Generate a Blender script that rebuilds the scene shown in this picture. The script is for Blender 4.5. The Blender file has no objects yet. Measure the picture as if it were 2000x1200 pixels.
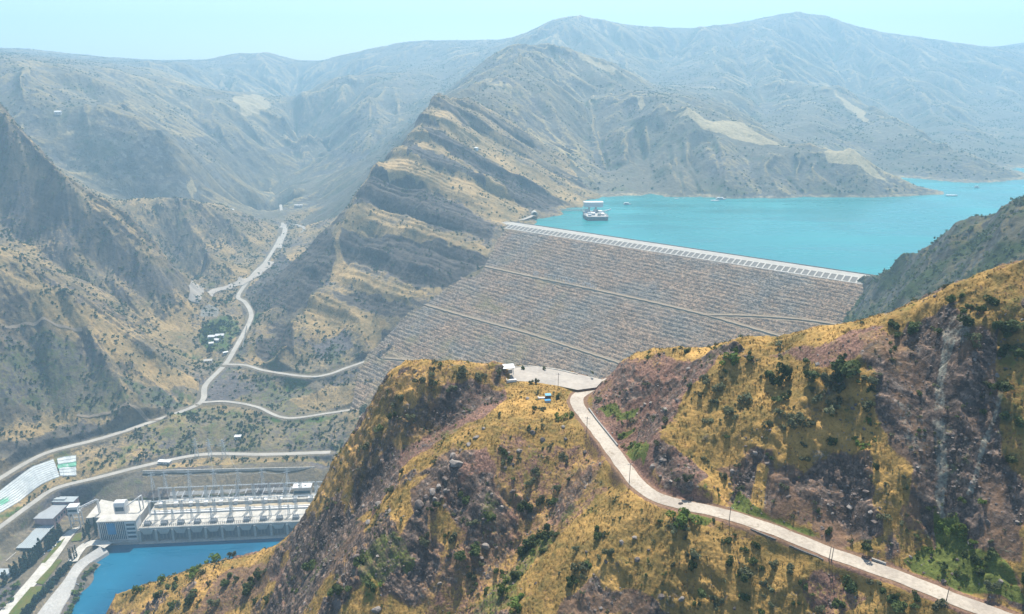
import bpy, bmesh, math, random
import numpy as np
from mathutils import Vector, Matrix

random.seed(7)
rng = np.random.default_rng(11)
Q = 1.0            # mesh density factor
sc = bpy.context.scene
COL = sc.collection
f32 = np.float32

# ------------------------------------------------------------------ camera frame
FPX = 1400.0
TH = math.radians(17.82)
CT, ST = math.cos(TH), math.sin(TH)
CAMZ = 580.0


def ray(u, v):
    b = (600.0 - v) / FPX
    return (u - 1000.0) / FPX, CT + ST * b, -ST + CT * b


def P(u, v, s=None, z=None):
    """surveyed point: sight line plus either range s or known height z"""
    a, y, k = ray(u, v)
    if s is None:
        s = (z - CAMZ) / k
    return np.array([a * s, y * s, CAMZ + k * s])


def pz(pts, z=None):
    return [P(p[0], p[1], z=(p[2] if len(p) > 2 else z)) for p in pts]


def ps(pts):
    return [P(p[0], p[1], s=p[2]) for p in pts]


cam_d = bpy.data.cameras.new("camera")
cam = bpy.data.objects.new("camera", cam_d)
COL.objects.link(cam)
cam.location = (0, 0, CAMZ)
cam.rotation_euler = (math.pi / 2 - TH, 0, 0)
cam_d.sensor_width = 36.0
cam_d.sensor_fit = 'HORIZONTAL'
cam_d.lens = FPX / 2000.0 * 36.0
cam_d.clip_start = 1.0
cam_d.clip_end = 30000.0
sc.camera = cam


# ------------------------------------------------------------------ noise
def _hash(ix, iy, seed):
    h = (ix.astype(np.int64) * 374761393 + iy.astype(np.int64) * 668265263 + seed * 974634541) & 0xFFFFFFFF
    h = ((h ^ (h >> 13)) * 1274126177) & 0xFFFFFFFF
    h = h ^ (h >> 16)
    return h


def h01(ix, iy, seed):
    return (_hash(ix, iy, seed) & 0xFFFF).astype(f32) / 65535.0


def perlin(x, y, seed=0):
    x = np.asarray(x, f32); y = np.asarray(y, f32)
    ix = np.floor(x); iy = np.floor(y)
    fx = x - ix; fy = y - iy
    ix = ix.astype(np.int64); iy = iy.astype(np.int64)
    ux = fx * fx * fx * (fx * (fx * 6 - 15) + 10)
    uy = fy * fy * fy * (fy * (fy * 6 - 15) + 10)

    def g(dx, dy):
        a = h01(ix + dx, iy + dy, seed) * f32(2 * math.pi)
        return np.cos(a) * (fx - dx) + np.sin(a) * (fy - dy)
    n00, n10, n01, n11 = g(0, 0), g(1, 0), g(0, 1), g(1, 1)
    a = n00 + ux * (n10 - n00)
    b = n01 + ux * (n11 - n01)
    return (a + uy * (b - a)) * f32(1.5)


def fbm(x, y, f, oct=4, seed=0, gain=0.5, lac=2.03):
    out = 0; a = 1.0; tot = 0
    for o in range(oct):
        out = out + a * perlin(x * f + o * 17.3, y * f - o * 9.1, seed + o * 13)
        tot += a
        a *= gain; f *= lac
    return out / tot


def ridged(x, y, f, oct=4, seed=0, gain=0.5):
    out = 0; a = 1.0; tot = 0
    for o in range(oct):
        n = 1 - np.abs(perlin(x * f + o * 7.7, y * f + o * 3.1, seed + o * 13)) * 1.6
        out = out + a * n
        tot += a
        a *= gain; f *= 2.1
    return out / tot


def cells(x, y, f, seed=0):
    """distance to nearest jittered point and its random value"""
    x = x * f; y = y * f
    ix = np.floor(x).astype(np.int64); iy = np.floor(y).astype(np.int64)
    best = np.full(x.shape, 9.0, f32); val = np.zeros(x.shape, f32)
    for dx in (-1, 0, 1):
        for dy in (-1, 0, 1):
            cx = ix + dx; cy = iy + dy
            px = cx + h01(cx, cy, seed); py = cy + h01(cx, cy, seed + 5)
            d = (px - x) ** 2 + (py - y) ** 2
            m = d < best
            best = np.where(m, d, best)
            val = np.where(m, h01(cx, cy, seed + 9), val)
    return np.sqrt(best), val


def sstep(a, b, x):
    t = np.clip((x - a) / (b - a), 0, 1)
    return t * t * (3 - 2 * t)


def erode(x, y, h, gx, gy, wl, octv, amp, seed=0, gain=0.5, slope_lo=0.05, slope_hi=0.5, detail=1.0):
    """branching gullies that run down the slope"""
    f = 1.0 / wl
    x = x.astype(f32); y = y.astype(f32)
    gx = gx.astype(f32); gy = gy.astype(f32)
    sl = np.sqrt(gx * gx + gy * gy)
    k = sstep(slope_lo, slope_hi, sl).astype(f32)
    tot = np.zeros_like(h)
    for o in range(octv):
        L = np.sqrt(gx * gx + gy * gy) + 1e-6
        dx_ = -gy / L; dy_ = gx / L
        px = x * f32(f); py = y * f32(f)
        ix = np.floor(px); iy = np.floor(py)
        ac = np.zeros_like(h); ad = np.zeros_like(h); w = np.full_like(h, 1e-4)
        ixi = ix.astype(np.int64); iyi = iy.astype(np.int64)
        for cx in (-1, 0, 1):
            for cy in (-1, 0, 1):
                jx = h01(ixi + cx, iyi + cy, seed + o * 31)
                jy = h01(ixi + cx, iyi + cy, seed + o * 31 + 7)
                vx = px - (ix + cx + jx); vy = py - (iy + cy + jy)
                wt = np.exp(-(vx * vx + vy * vy) * f32(2.2))
                ph = (vx * dx_ + vy * dy_) * f32(2 * math.pi)
                ac += np.cos(ph) * wt
                ad -= np.sin(ph) * wt
                w += wt
        val = ac / w; der = ad / w
        tot += val * f32(amp) * k
        gx = gx + der * dx_ * f32(2 * math.pi * f * amp) * k * f32(detail)
        gy = gy + der * dy_ * f32(2 * math.pi * f * amp) * k * f32(detail)
        amp *= gain; f *= 2.0
    return tot


# ------------------------------------------------------------------ interpolation through surveyed points
def densify(line, step):
    out = [np.array(line[0], float)]
    for a, b in zip(line[:-1], line[1:]):
        a = np.array(a, float); b = np.array(b, float)
        n = max(1, int(np.linalg.norm(b - a) / step))
        for i in range(1, n + 1):
            out.append(a + (b - a) * i / n)
    return out


def thin(pts, dmin):
    keep = []
    for p in pts:
        if all((p[0] - k[0]) ** 2 + (p[1] - k[1]) ** 2 > dmin * dmin for k in keep):
            keep.append(p)
    return np.array(keep)


class RBF:
    def __init__(s, pts, smooth=0.0):
        s.p = pts[:, :2]
        n = len(pts)
        d = np.sqrt(((s.p[:, None] - s.p[None]) ** 2).sum(-1))
        K = np.zeros((n + 3, n + 3))
        K[:n, :n] = -d + np.eye(n) * -smooth
        K[:n, n] = 1; K[n, :n] = 1
        K[:n, n + 1:] = s.p / 1000; K[n + 1:, :n] = s.p.T / 1000
        rhs = np.zeros(n + 3); rhs[:n] = pts[:, 2]
        s.w = np.linalg.solve(K, rhs)

    def __call__(s, x, y):
        shp = x.shape
        x = x.ravel().astype(f32); y = y.ravel().astype(f32)
        out = np.empty(x.size, f32)
        px = s.p[:, 0].astype(f32); py = s.p[:, 1].astype(f32)
        w = s.w[:-3].astype(f32); c = s.w[-3:]
        CH = 40000
        for i in range(0, x.size, CH):
            dx = x[i:i + CH, None] - px; dy = y[i:i + CH, None] - py
            out[i:i + CH] = -(np.sqrt(dx * dx + dy * dy) @ w)
        out += c[0] + c[1] * x / 1000 + c[2] * y / 1000
        return out.reshape(shp)


def upsample(c, i0, n):
    """bilinear resample rows of coarse grid to n rows"""
    t = np.linspace(0, c.shape[0] - 1, n)
    k = np.minimum(t.astype(int), c.shape[0] - 2)
    fr = (t - k).astype(f32)[:, None]
    return c[k] * (1 - fr) + c[k + 1] * fr


def blur(m, n=1):
    for _ in range(n):
        p = np.pad(m, 1, mode='edge')
        m = (p[:-2, 1:-1] + p[2:, 1:-1] + p[1:-1, :-2] + p[1:-1, 2:] + 2 * p[1:-1, 1:-1]) / 6
    return m


class Layer:
    """terrain sheet on a fan-shaped grid: columns are bearings x/y, rows are distances y"""

    def __init__(s, pts, a0, a1, na, y0, y1, ny, smooth=0.0, sub=3):
        na = int(na * Q); ny = int(ny * Q)
        s.A = np.linspace(a0, a1, na); s.Y = np.geomspace(y0, y1, ny)
        s.na, s.ny = na, ny
        s.X = (s.A[None, :] * s.Y[:, None]).astype(f32)
        s.YY = np.repeat(s.Y[:, None], na, 1).astype(f32)
        ca = np.linspace(a0, a1, na // sub); cy = np.geomspace(y0, y1, ny // sub)
        rb = RBF(pts, smooth)
        c = rb((ca[None, :] * cy[:, None]), np.repeat(cy[:, None], len(ca), 1))
        c = upsample(c, 0, ny)
        s.h = upsample(c.T.copy(), 0, na).T.copy().astype(f32)
        s.ly0 = math.log(y0); s.dly = (math.log(y1) - s.ly0) / (ny - 1)
        s.a0 = a0; s.da = (a1 - a0) / (na - 1)

    def grad(s):
        ha = np.gradient(s.h, s.A, axis=1)
        hy = np.gradient(s.h, s.Y, axis=0)
        gx = ha / s.YY
        return gx, hy - s.A[None, :] * gx

    def q(s, x, y, arr=None):
        arr = s.h if arr is None else arr
        x = np.asarray(x, float); y = np.asarray(y, float)
        yy = np.maximum(y, 1.0)
        j = (x / yy - s.a0) / s.da; i = (np.log(yy) - s.ly0) / s.dly
        j = np.clip(j, 0, s.na - 1.001); i = np.clip(i, 0, s.ny - 1.001)
        i0 = i.astype(int); j0 = j.astype(int); fi = i - i0; fj = j - j0
        return (arr[i0, j0] * (1 - fi) * (1 - fj) + arr[i0 + 1, j0] * fi * (1 - fj)
                + arr[i0, j0 + 1] * (1 - fi) * fj + arr[i0 + 1, j0 + 1] * fi * fj)

    def hit(s, u, v):
        """where the sight line first meets this sheet"""
        a, y, k = ray(u, v)
        t = np.geomspace(s.Y[0] / y * 1.001, s.Y[-1] / y * 0.999, 3000)
        d = CAMZ + k * t - s.q(a * t, y * t)
        n = np.nonzero(d < 0)[0]
        if len(n) == 0 or n[0] == 0:
            i = int(np.argmin(np.abs(d))) if len(n) == 0 else 0
            tt = t[i]
        else:
            i = n[0]
            tt = t[i - 1] + (t[i] - t[i - 1]) * d[i - 1] / (d[i - 1] - d[i])
        return np.array([a * tt, y * tt, CAMZ + k * tt])

    def line_dist(s, line, w):
        """distance (and interpolated z) to an xy(z) polyline, only within w"""
        D = np.full(s.h.shape, 1e9, f32); Z = np.zeros(s.h.shape, f32)
        for a, b in zip(line[:-1], line[1:]):
            lo = np.minimum(a[:2], b[:2]) - w; hi = np.maximum(a[:2], b[:2]) + w
            i0 = np.searchsorted(s.Y, lo[1]); i1 = np.searchsorted(s.Y, hi[1])
            if i1 <= i0:
                continue
            ylo, yhi = max(s.Y[i0], 1), s.Y[min(i1, s.ny - 1)]
            c = [lo[0] / ylo, lo[0] / yhi, hi[0] / ylo, hi[0] / yhi]
            j0 = np.searchsorted(s.A, min(c)); j1 = np.searchsorted(s.A, max(c))
            if j1 <= j0:
                continue
            x = s.X[i0:i1, j0:j1]; y = s.YY[i0:i1, j0:j1]
            vx, vy = b[0] - a[0], b[1] - a[1]
            t = np.clip(((x - a[0]) * vx + (y - a[1]) * vy) / (vx * vx + vy * vy + 1e-9), 0, 1)
            d = np.sqrt((x - a[0] - t * vx) ** 2 + (y - a[1] - t * vy) ** 2)
            z = a[2] + t * (b[2] - a[2])
            m = d < D[i0:i1, j0:j1]
            D[i0:i1, j0:j1] = np.where(m, d, D[i0:i1, j0:j1])
            Z[i0:i1, j0:j1] = np.where(m, z, Z[i0:i1, j0:j1])
        return D, Z

    def crease(s, uv, amp, w):
        """raise (or cut) a spur (gully) along a line given on the ground"""
        line = [s.hit(*p) for p in uv]
        D, _ = s.line_dist(line, w * 2.6)
        s.h += (amp * np.exp(-(D / w) ** 2)).astype(f32)

    def carve(s, line, half, soft):
        D, Z = s.line_dist(line, half + soft)
        k = 1 - sstep(half, half + soft, D)
        s.h = (s.h * (1 - k) + Z * k).astype(f32)
        return D

    def poly(s, uv, warp=0.0, wl=20.0, seed=3, soft=1):
        """mask of a patch of ground outlined on the surface"""
        pg = np.array([s.hit(*p)[:2] for p in uv])
        return s.poly_xy(pg, warp, wl, seed, soft)

    def poly_xy(s, pg, warp=0.0, wl=20.0, seed=3, soft=1):
        pg = np.asarray(pg)
        lo = pg.min(0) - warp * 1.5; hi = pg.max(0) + warp * 1.5
        out = np.zeros(s.h.shape, f32)
        i0 = np.searchsorted(s.Y, lo[1]); i1 = np.searchsorted(s.Y, hi[1])
        if i1 <= i0 + 1:
            return out
        c = [lo[0] / s.Y[i0], lo[0] / s.Y[i1 - 1], hi[0] / s.Y[i0], hi[0] / s.Y[i1 - 1]]
        j0 = np.searchsorted(s.A, min(c)); j1 = np.searchsorted(s.A, max(c))
        if j1 <= j0 + 1:
            return out
        x = s.X[i0:i1, j0:j1]; y = s.YY[i0:i1, j0:j1]
        if warp:
            x = x + warp * fbm(x, y, 1 / wl, 3, seed) * 1.5
            y = y + warp * fbm(x, y, 1 / wl, 3, seed + 50) * 1.5
        ins = np.zeros(x.shape, bool)
        n = len(pg)
        for i in range(n):
            x1, y1 = pg[i]; x2, y2 = pg[(i + 1) % n]
            c1 = (y1 > y) != (y2 > y)
            ins ^= c1 & (x < (x2 - x1) * (y - y1) / (y2 - y1 + 1e-9) + x1)
        out[i0:i1, j0:j1] = ins
        return blur(out, soft) if soft else out

    def mesh(s, name, mat, masks, crop=None, kind='structure'):
        ny, na = s.h.shape
        co = np.empty((ny * na, 3), f32)
        co[:, 0] = s.X.ravel(); co[:, 1] = s.YY.ravel(); co[:, 2] = s.h.ravel()
        idx = np.arange(ny * na, dtype=np.int32).reshape(ny, na)
        quads = np.stack([idx[:-1, :-1], idx[:-1, 1:], idx[1:, 1:], idx[1:, :-1]], -1).reshape(-1, 4)
        if crop is not None:
            k = crop[:-1, :-1] & crop[1:, 1:] & crop[:-1, 1:] & crop[1:, :-1]
            quads = quads[k.ravel()]
        o = raw_mesh(name, co, quads, mat, smooth=True)
        for nm, arr in masks.items():
            at = o.data.color_attributes.new(nm, 'FLOAT_COLOR', 'POINT')
            buf = np.ones((ny * na, 4), f32)
            for c in range(len(arr)):
                buf[:, c] = arr[c].ravel()
            at.data.foreach_set('color', buf.ravel())
        o['kind'] = kind
        return o


def raw_mesh(name, co, faces, mat, smooth=False, parent=None, mats=None, mat_idx=None):
    """faces: (n,k) index array with constant k, or list of such arrays"""
    me = bpy.data.meshes.new(name)
    fl = faces if isinstance(faces, list) else [faces]
    fl = [np.asarray(q, np.int32) for q in fl if len(q)]
    nl = sum(q.size for q in fl); nf = sum(len(q) for q in fl)
    co = np.ascontiguousarray(co, f32)
    me.vertices.add(len(co)); me.vertices.foreach_set('co', co.ravel())
    me.loops.add(nl); me.polygons.add(nf)
    me.loops.foreach_set('vertex_index', np.concatenate([q.ravel() for q in fl]))
    st = []; c = 0
    for q in fl:
        st.append(c + np.arange(len(q)) * q.shape[1]); c += q.size
    me.polygons.foreach_set('loop_start', np.concatenate(st).astype(np.int32))
    me.polygons.foreach_set('use_smooth', np.full(nf, smooth, bool))
    if mats:
        for m in mats:
            me.materials.append(m)
        if mat_idx is not None:
            me.polygons.foreach_set('material_index', np.asarray(mat_idx, np.int32))
    elif mat is not None:
        me.materials.append(mat)
    me.update(calc_edges=True)
    o = bpy.data.objects.new(name, me)
    COL.objects.link(o)
    if parent is not None:
        o.parent = parent
    return o
# ------------------------------------------------------------------ dam plane
CREST, LAKE, SLOPE = 290.0, 281.0, 2.2
DL, DR = P(980, 437, z=CREST), P(1692, 545, z=CREST)
dvec = (DR - DL)[:2]; DLEN = float(np.linalg.norm(dvec)); dvec = dvec / DLEN
dnrm = np.array([dvec[1], -dvec[0]])          # downstream
if dnrm[1] > 0:
    dnrm = -dnrm
D0 = 10.0                                       # crest half platform


def dam_z(x, y):
    q = (x - DL[0]) * dnrm[0] + (y - DL[1]) * dnrm[1]
    return CREST - np.maximum(0, q - D0) / SLOPE


def dam_pt(u, v, dz=0.0):
    a, y, k = ray(u, v)
    g = (a * dnrm[0] + y * dnrm[1]) / SLOPE
    c = CREST + D0 / SLOPE + (DL[0] * dnrm[0] + DL[1] * dnrm[1]) / SLOPE
    s = (c - CAMZ) / (k + g)
    return np.array([a * s, y * s, CAMZ + k * s + dz])


def dam_xyz(t, q):
    """t metres along crest from left end, q metres downstream"""
    p = DL[:2] + dvec * t + dnrm * q
    return np.array([p[0], p[1], CREST - max(0, q - D0) / SLOPE])


# ================================================================== near hill
ROAD_N = [P(u, v, z=446.5) for u, v in [(1205, 738), (1170, 752), (1149, 761), (1132, 772), (1126, 785), (1135, 802), (1157, 830), (1181, 860), (1203, 890), (1225, 920), (1249, 949), (1273, 966),
          (1300, 978), (1350, 990), (1421, 1006), (1517, 1038), (1621, 1080), (1758, 1128), (1862, 1170), (1980, 1213), (2150, 1275), (2400, 1345)]]
PARK = [P(u, v, z=447.6) for u, v in [(990, 716), (1040, 716), (1090, 722), (1130, 731), (1178, 742), (1165, 757), (1128, 762), (1090, 754), (1040, 746), (996, 744)]]
# foot of the bank on the uphill side of the road
near_lines = []
N_R1 = ps([(1172, 737, 323), (1210, 712, 319), (1250, 690, 312), (1280, 680, 305), (1330, 677, 296), (1400, 673, 286), (1500, 665, 272), (1600, 641, 260),
           (1700, 620, 250), (1770, 600, 243), (1850, 562, 235), (1920, 538, 230), (2000, 515, 225), (2150, 480, 218), (2500, 430, 215)])
N_K = ps([(792, 714, 337), (840, 709, 334), (900, 709, 331), (965, 713, 331), (992, 722, 335)])
N_L = ps([(792, 714, 336), (760, 735, 338), (735, 768, 340), (715, 808, 342), (690, 850, 346), (650, 905, 354), (620, 960, 362), (592, 1010, 370),
          (565, 1050, 380), (530, 1069, 390), (480, 1085, 398), (400, 1104, 408), (300, 1135, 412), (228, 1163, 412), (205, 1205, 407), (180, 1290, 398)])
N_R2 = ps([(1000, 790, 306), (950, 840, 294), (890, 895, 287), (820, 960, 283), (760, 1030, 279), (700, 1100, 277), (640, 1180, 278), (560, 1290, 280)])
N_G1 = ps([(955, 780, 316), (880, 835, 311), (800, 880, 312), (740, 935, 315), (680, 1005, 320), (620, 1085, 326), (560, 1165, 332), (500, 1260, 340)])
N_G2 = ps([(1140, 900, 275), (1085, 985, 268), (1010, 1080, 262), (935, 1160, 258), (870, 1240, 256)])
N_S3 = ps([(1205, 945, 254), (1175, 985, 248), (1120, 1060, 245), (1060, 1130, 241), (1000, 1200, 237), (930, 1290, 235)])
N_B = [ps([(1300, 1060, 227), (1300, 1130, 221), (1300, 1200, 217), (1290, 1300, 214)]),
       ps([(1500, 1090, 215), (1500, 1150, 211), (1500, 1210, 208), (1490, 1300, 204)]),
       ps([(1700, 1165, 200), (1700, 1215, 197), (1690, 1300, 193)]),
       ps([(1900, 1240, 186), (1900, 1300, 182)])]


def shift(line, dx, dy, dz):
    return [np.array(p) + np.array([dx, dy, dz]) for p in line]


near_lines += [ROAD_N, N_R1, N_K, N_L, N_R2, N_G1, N_G2, N_S3] + N_B
near_lines += [shift(ROAD_N[1:], 4.5, 2.5, 0.3), shift(ROAD_N[1:], -4.5, -2.5, -0.6)]
near_lines += [PARK + PARK[:1]]
near_lines += [shift(N_R1, -5, 45, -48), shift(N_R1[4:], 20, 150, -190)]
near_lines += [shift(N_K, -10, 40, -46), shift(N_K, -20, 140, -170)]
near_lines += [shift(N_L[1:], -25, 50, -72), shift(N_L[1:], -60, 130, -190)]
near_lines += [shift(PARK[1:5], 4, 22, -22), shift(PARK[1:5], 10, 110, -130)]
near_lines += [[np.array(p, float) for p in [(-400, 150, 120), (-250, 120, 200), (-60, 110, 330), (60, 105, 360), (160, 80, 385), (300, 60, 400)]]]
pts = []
for l in near_lines:
    pts += densify(l, 11)
pts = thin(pts, 4.0)
NEAR = Layer(pts, -1.0, 1.35, 2300, 84, 560, 1420, smooth=1.0)
# spurs and gullies below and above the road
for uv, amp, w in [
    ([(1440, 700), (1370, 760), (1310, 830), (1290, 880)], 5.5, 9),
    ([(1290, 880), (1320, 930), (1370, 960)], 4.0, 7),
    ([(1330, 730), (1260, 800), (1215, 860)], -4.0, 9),
    ([(1720, 720), (1760, 850), (1780, 960)], 4.5, 7),
    ([(1640, 690), (1600, 800), (1500, 860), (1400, 850)], 3.5, 9),
    ([(1790, 650), (1810, 780), (1830, 920), (1840, 1010)], -5.0, 7),
    ([(1900, 650), (1870, 740), (1850, 830), (1880, 940)], 3.5, 6),
    ([(1950, 680), (1930, 800), (1940, 900)], -4.0, 6),
    ([(1430, 870), (1420, 950)], -2.6, 5),
    ([(1520, 880), (1530, 980)], 2.5, 5),
    ([(1620, 900), (1640, 1000)], -2.5, 5),
    ([(1690, 900), (1700, 1010)], 2.4, 4),
    ([(960, 760), (900, 790), (850, 830)], -3.5, 7),
    ([(790, 730), (745, 830), (690, 940), (650, 1010)], 3.0, 9),
    ([(840, 730), (800, 800), (760, 870)], 3.0, 8),
    ([(900, 980), (870, 1060), (800, 1170)], -3.0, 7),
    ([(1010, 850), (960, 960), (900, 1060), (860, 1150)], 2.5, 7),
    ([(1120, 890), (1040, 1010), (960, 1120)], -2.2, 7),
    ([(560, 1090), (500, 1150), (420, 1200)], -3.5, 9),
    ([(640, 1040), (560, 1130)], 3.0, 8),
    ([(400, 1120), (360, 1180)], 2.5, 9),
    ([(1350, 1040), (1330, 1120), (1290, 1190)], 2.0, 7),
    ([(1500, 1080), (1450, 1190)], -2.0, 6),
]:
    NEAR.crease(uv, amp, w)
gx, gy = NEAR.grad()
X, Y = NEAR.X, NEAR.YY
base_h = NEAR.h.copy()
roadD, _ = NEAR.line_dist(ROAD_N, 40)
parkM = NEAR.poly_xy(np.array(PARK)[:, :2], soft=6)
keep = 1 - sstep(3.5, 11, roadD)          # 1 on the road
flat = np.maximum(keep, np.clip(blur(parkM, 20) * 1.6, 0, 1))
free = 1 - flat
sl0 = np.sqrt(gx * gx + gy * gy)
NEAR.h += erode(X, Y, base_h, gx, gy, 52.0, 4, 1.5, seed=5, gain=0.5, detail=0.5) * (0.25 + 0.75 * free) * 0.9 * (1 - keep) * sstep(-0.35, 0.25, fbm(X, Y, 1 / 60., 3, 77))
wx = X + 6 * fbm(X, Y, 1 / 30., 3, 71); wy = Y + 6 * fbm(X, Y, 1 / 30., 3, 72)
rockn = fbm(wx, wy, 1 / 22., 4, 31)                         # where rock breaks through
craggy = sstep(0.02, 0.30, rockn + 0.42 * (sl0 - 0.75))
NEAR.craggy = craggy
# bedding in the rock: stepped along tilted layers
tb = NEAR.h + 0.55 * X + 0.25 * Y + 5.0 * fbm(X, Y, 1 / 18., 4, 12)


def steps(t, per, hard=0.35):
    ph = (t / per) % 1.0
    up = ph / hard - 0.5
    dn = 0.5 - (ph - hard) / (1 - hard)
    return np.where(ph < hard, up, dn)


NEAR.h += (free * craggy * (0.75 * steps(tb, 6.2) * (0.3 + 1.4 * np.clip(fbm(X, Y, 1 / 20., 3, 13) + 0.3, 0, 1)) + 0.25 * steps(tb + 0.3 * X, 1.9))).astype(f32)
lump0, _v0 = cells(wx + 0.3 * NEAR.h, wy, 1 / 12.0, 90)
lump, _v = cells(wx + 0.4 * NEAR.h, wy, 1 / 5.0, 91)
lump2, v2 = cells(X + 0.8 * fbm(X, Y, 0.5, 2, 7), Y, 1 / 1.9, 92)
NEAR.h += (free * np.clip(craggy + 0.12, 0, 1) * (2.6 * (0.5 - lump0) * (0.3 + _v0) + 2.3 * (0.55 - lump) * (0.35 + _v) + 0.55 * (0.5 - lump2) * (0.4 + v2))).astype(f32)
NEAR.h += (free * (1.1 * fbm(X, Y, 1 / 9., 4, 61) + 0.42 * fbm(X, Y, 1 / 1.6, 3, 62) + 0.5 * (ridged(X, Y, 1 / 12., 3, 63) - 0.6))).astype(f32)
# trodden terracettes on the grass
NEAR.h += (free * (1 - craggy) * 0.14 * steps(NEAR.h + 0.8 * fbm(X, Y, 1 / 8., 2, 17), 0.9, 0.5)).astype(f32)
roadD = NEAR.carve([p + np.array([0, 0, 0.0]) for p in ROAD_N], 3.5, 2.6)
NEAR.h = np.where(parkM > 0.5, 447.5, NEAR.h).astype(f32)
tmp = blur(NEAR.h, 3); NEAR.h = np.where((parkM > 0.02) & (parkM < 0.98), tmp, NEAR.h).astype(f32)

# ================================================================== valley and the hills either side
ROAD_V = pz([(-160, 1045, 46), (-80, 985, 50), (0, 935, 54), (50, 905, 56), (100, 882, 58), (200, 856, 62), (300, 823, 66), (390, 788, 72), (402, 752, 78), (440, 712, 85),
             (460, 680, 92), (487, 630, 98), (490, 610, 100), (478, 590, 103), (465, 580, 105), (480, 555, 109), (500, 530, 115), (520, 510, 120), (545, 468, 130), (552, 440, 140), (548, 400, 165)])
ROAD_V2 = pz([(440, 712, 85), (480, 714, 86), (520, 725, 90), (600, 736, 95), (640, 732, 97), (680, 718, 100), (742, 697, 108)])
ROAD_V3 = pz([(392, 787, 72), (440, 785, 71), (500, 795, 68), (558, 817, 65), (640, 808, 65), (716, 796, 66)])
ROAD_V4 = pz([(-80, 1085, 33), (0, 1030, 36), (60, 986, 38), (110, 954, 40), (200, 931, 42), (300, 906, 44), (400, 888, 46), (520, 888, 46), (645, 884, 46)])
V = []
V += [ROAD_V, ROAD_V2, ROAD_V3, ROAD_V4]
C_RIDGE = ps([(490, 588, 1600), (550, 530, 1600), (600, 490, 1605), (650, 440, 1615), (690, 390, 1645), (730, 335, 1685), (780, 290, 1740), (830, 230, 1800),
              (860, 180, 1880), (885, 195, 1960), (905, 193, 2060)])
C_RIGHT = ps([(860, 180, 1880), (900, 225, 1870), (950, 270, 1860), (1000, 305, 1855), (1060, 340, 1852), (1110, 366, 1850), (1165, 388, 1845), (1200, 398, 1835)])
CONTACT = [dam_pt(u, v, 1.0) for u, v in [(985, 441), (962, 478), (950, 512), (890, 553), (828, 594), (802, 640), (765, 680), (742, 700), (722, 745), (714, 795), (700, 840), (655, 885), (640, 915)]]
under = [np.array([p[0] + 75 * dvec[0], p[1] + 75 * dvec[1], dam_z(p[0] + 75 * dvec[0], p[1] + 75 * dvec[1]) - 35]) for p in CONTACT]
under2 = [np.array([p[0] + 240 * dvec[0], p[1] + 240 * dvec[1], dam_z(p[0] + 240 * dvec[0], p[1] + 240 * dvec[1]) - 70]) for p in CONTACT]
V += [C_RIDGE, C_RIGHT, CONTACT, under, under2]
# abutment platform and shore round to the tunnel
SHORE = pz([(985, 436, 289), (1010, 432, 290), (1040, 420, 290), (1065, 424, 283), (1095, 420, 280), (1100, 412, 280), (1140, 408, 279), (1175, 405, 279)])
V += [SHORE]
V += [pz([(1060, 432, 278), (1110, 428, 270), (1180, 420, 262), (1230, 410, 262)])]
V += [[np.array(p, float) for p in [(60, 1560, 255), (200, 1700, 240), (300, 1850, 240), (330, 2000, 250)]]]
# behind the central mountain
V += [shift(C_RIDGE[2:], -60, 60, -70), shift(C_RIDGE[4:], -150, 160, -190)]
# hillside above the valley, left
E1 = ps([(-250, 60, 1560), (-120, 110, 1540), (0, 210, 1500), (60, 270, 1470), (130, 350, 1450), (180, 388, 1460), (250, 432, 1480), (330, 502, 1500), (400, 560, 1530), (436, 596, 1556)])
EG = ps([(-100, 370, 1440), (0, 420, 1420), (100, 500, 1380), (200, 560, 1368), (300, 642, 1366), (375, 700, 1335), (410, 712, 1322)])
E2 = ps([(-200, 430, 1130), (-60, 470, 1150), (0, 506, 1160), (70, 524, 1180), (130, 573, 1190), (200, 622, 1200), (300, 688, 1210), (360, 735, 1215)])
EB = pz([(-120, 880, 92), (0, 846, 90), (60, 830, 90), (130, 815, 90), (250, 808, 85), (330, 806, 77)])
V += [E1, EG, E2, EB]
V += [pz([(0, 895, 72), (100, 850, 76), (200, 835, 74)])]
V += [shift(E1[:-2], -30, 110, -110), shift(E1[:-2], -60, 260, -200)]
# slope above the road beyond, falling to the river
V += [ps([(222, 388, 1900), (350, 388, 1930), (440, 402, 2060), (500, 425, 2180)]), shift(ps([(222, 388, 1900), (350, 388, 1930), (440, 402, 2060)]), -60, 130, -80),
      ps([(300, 470, 1760), (400, 500, 1760), (470, 540, 1720)])]
# flats by the village and the river bed
V += [pz([(372, 590, 108), (400, 600, 106), (440, 610, 101), (430, 640, 98), (420, 670, 92), (400, 700, 86)]), pz([(378, 585, 108), (430, 560, 110), (470, 545, 112)])]
# between the terrace roads
V += [pz([(470, 745, 78), (560, 770, 72), (640, 770, 74), (700, 750, 86)])]
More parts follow.
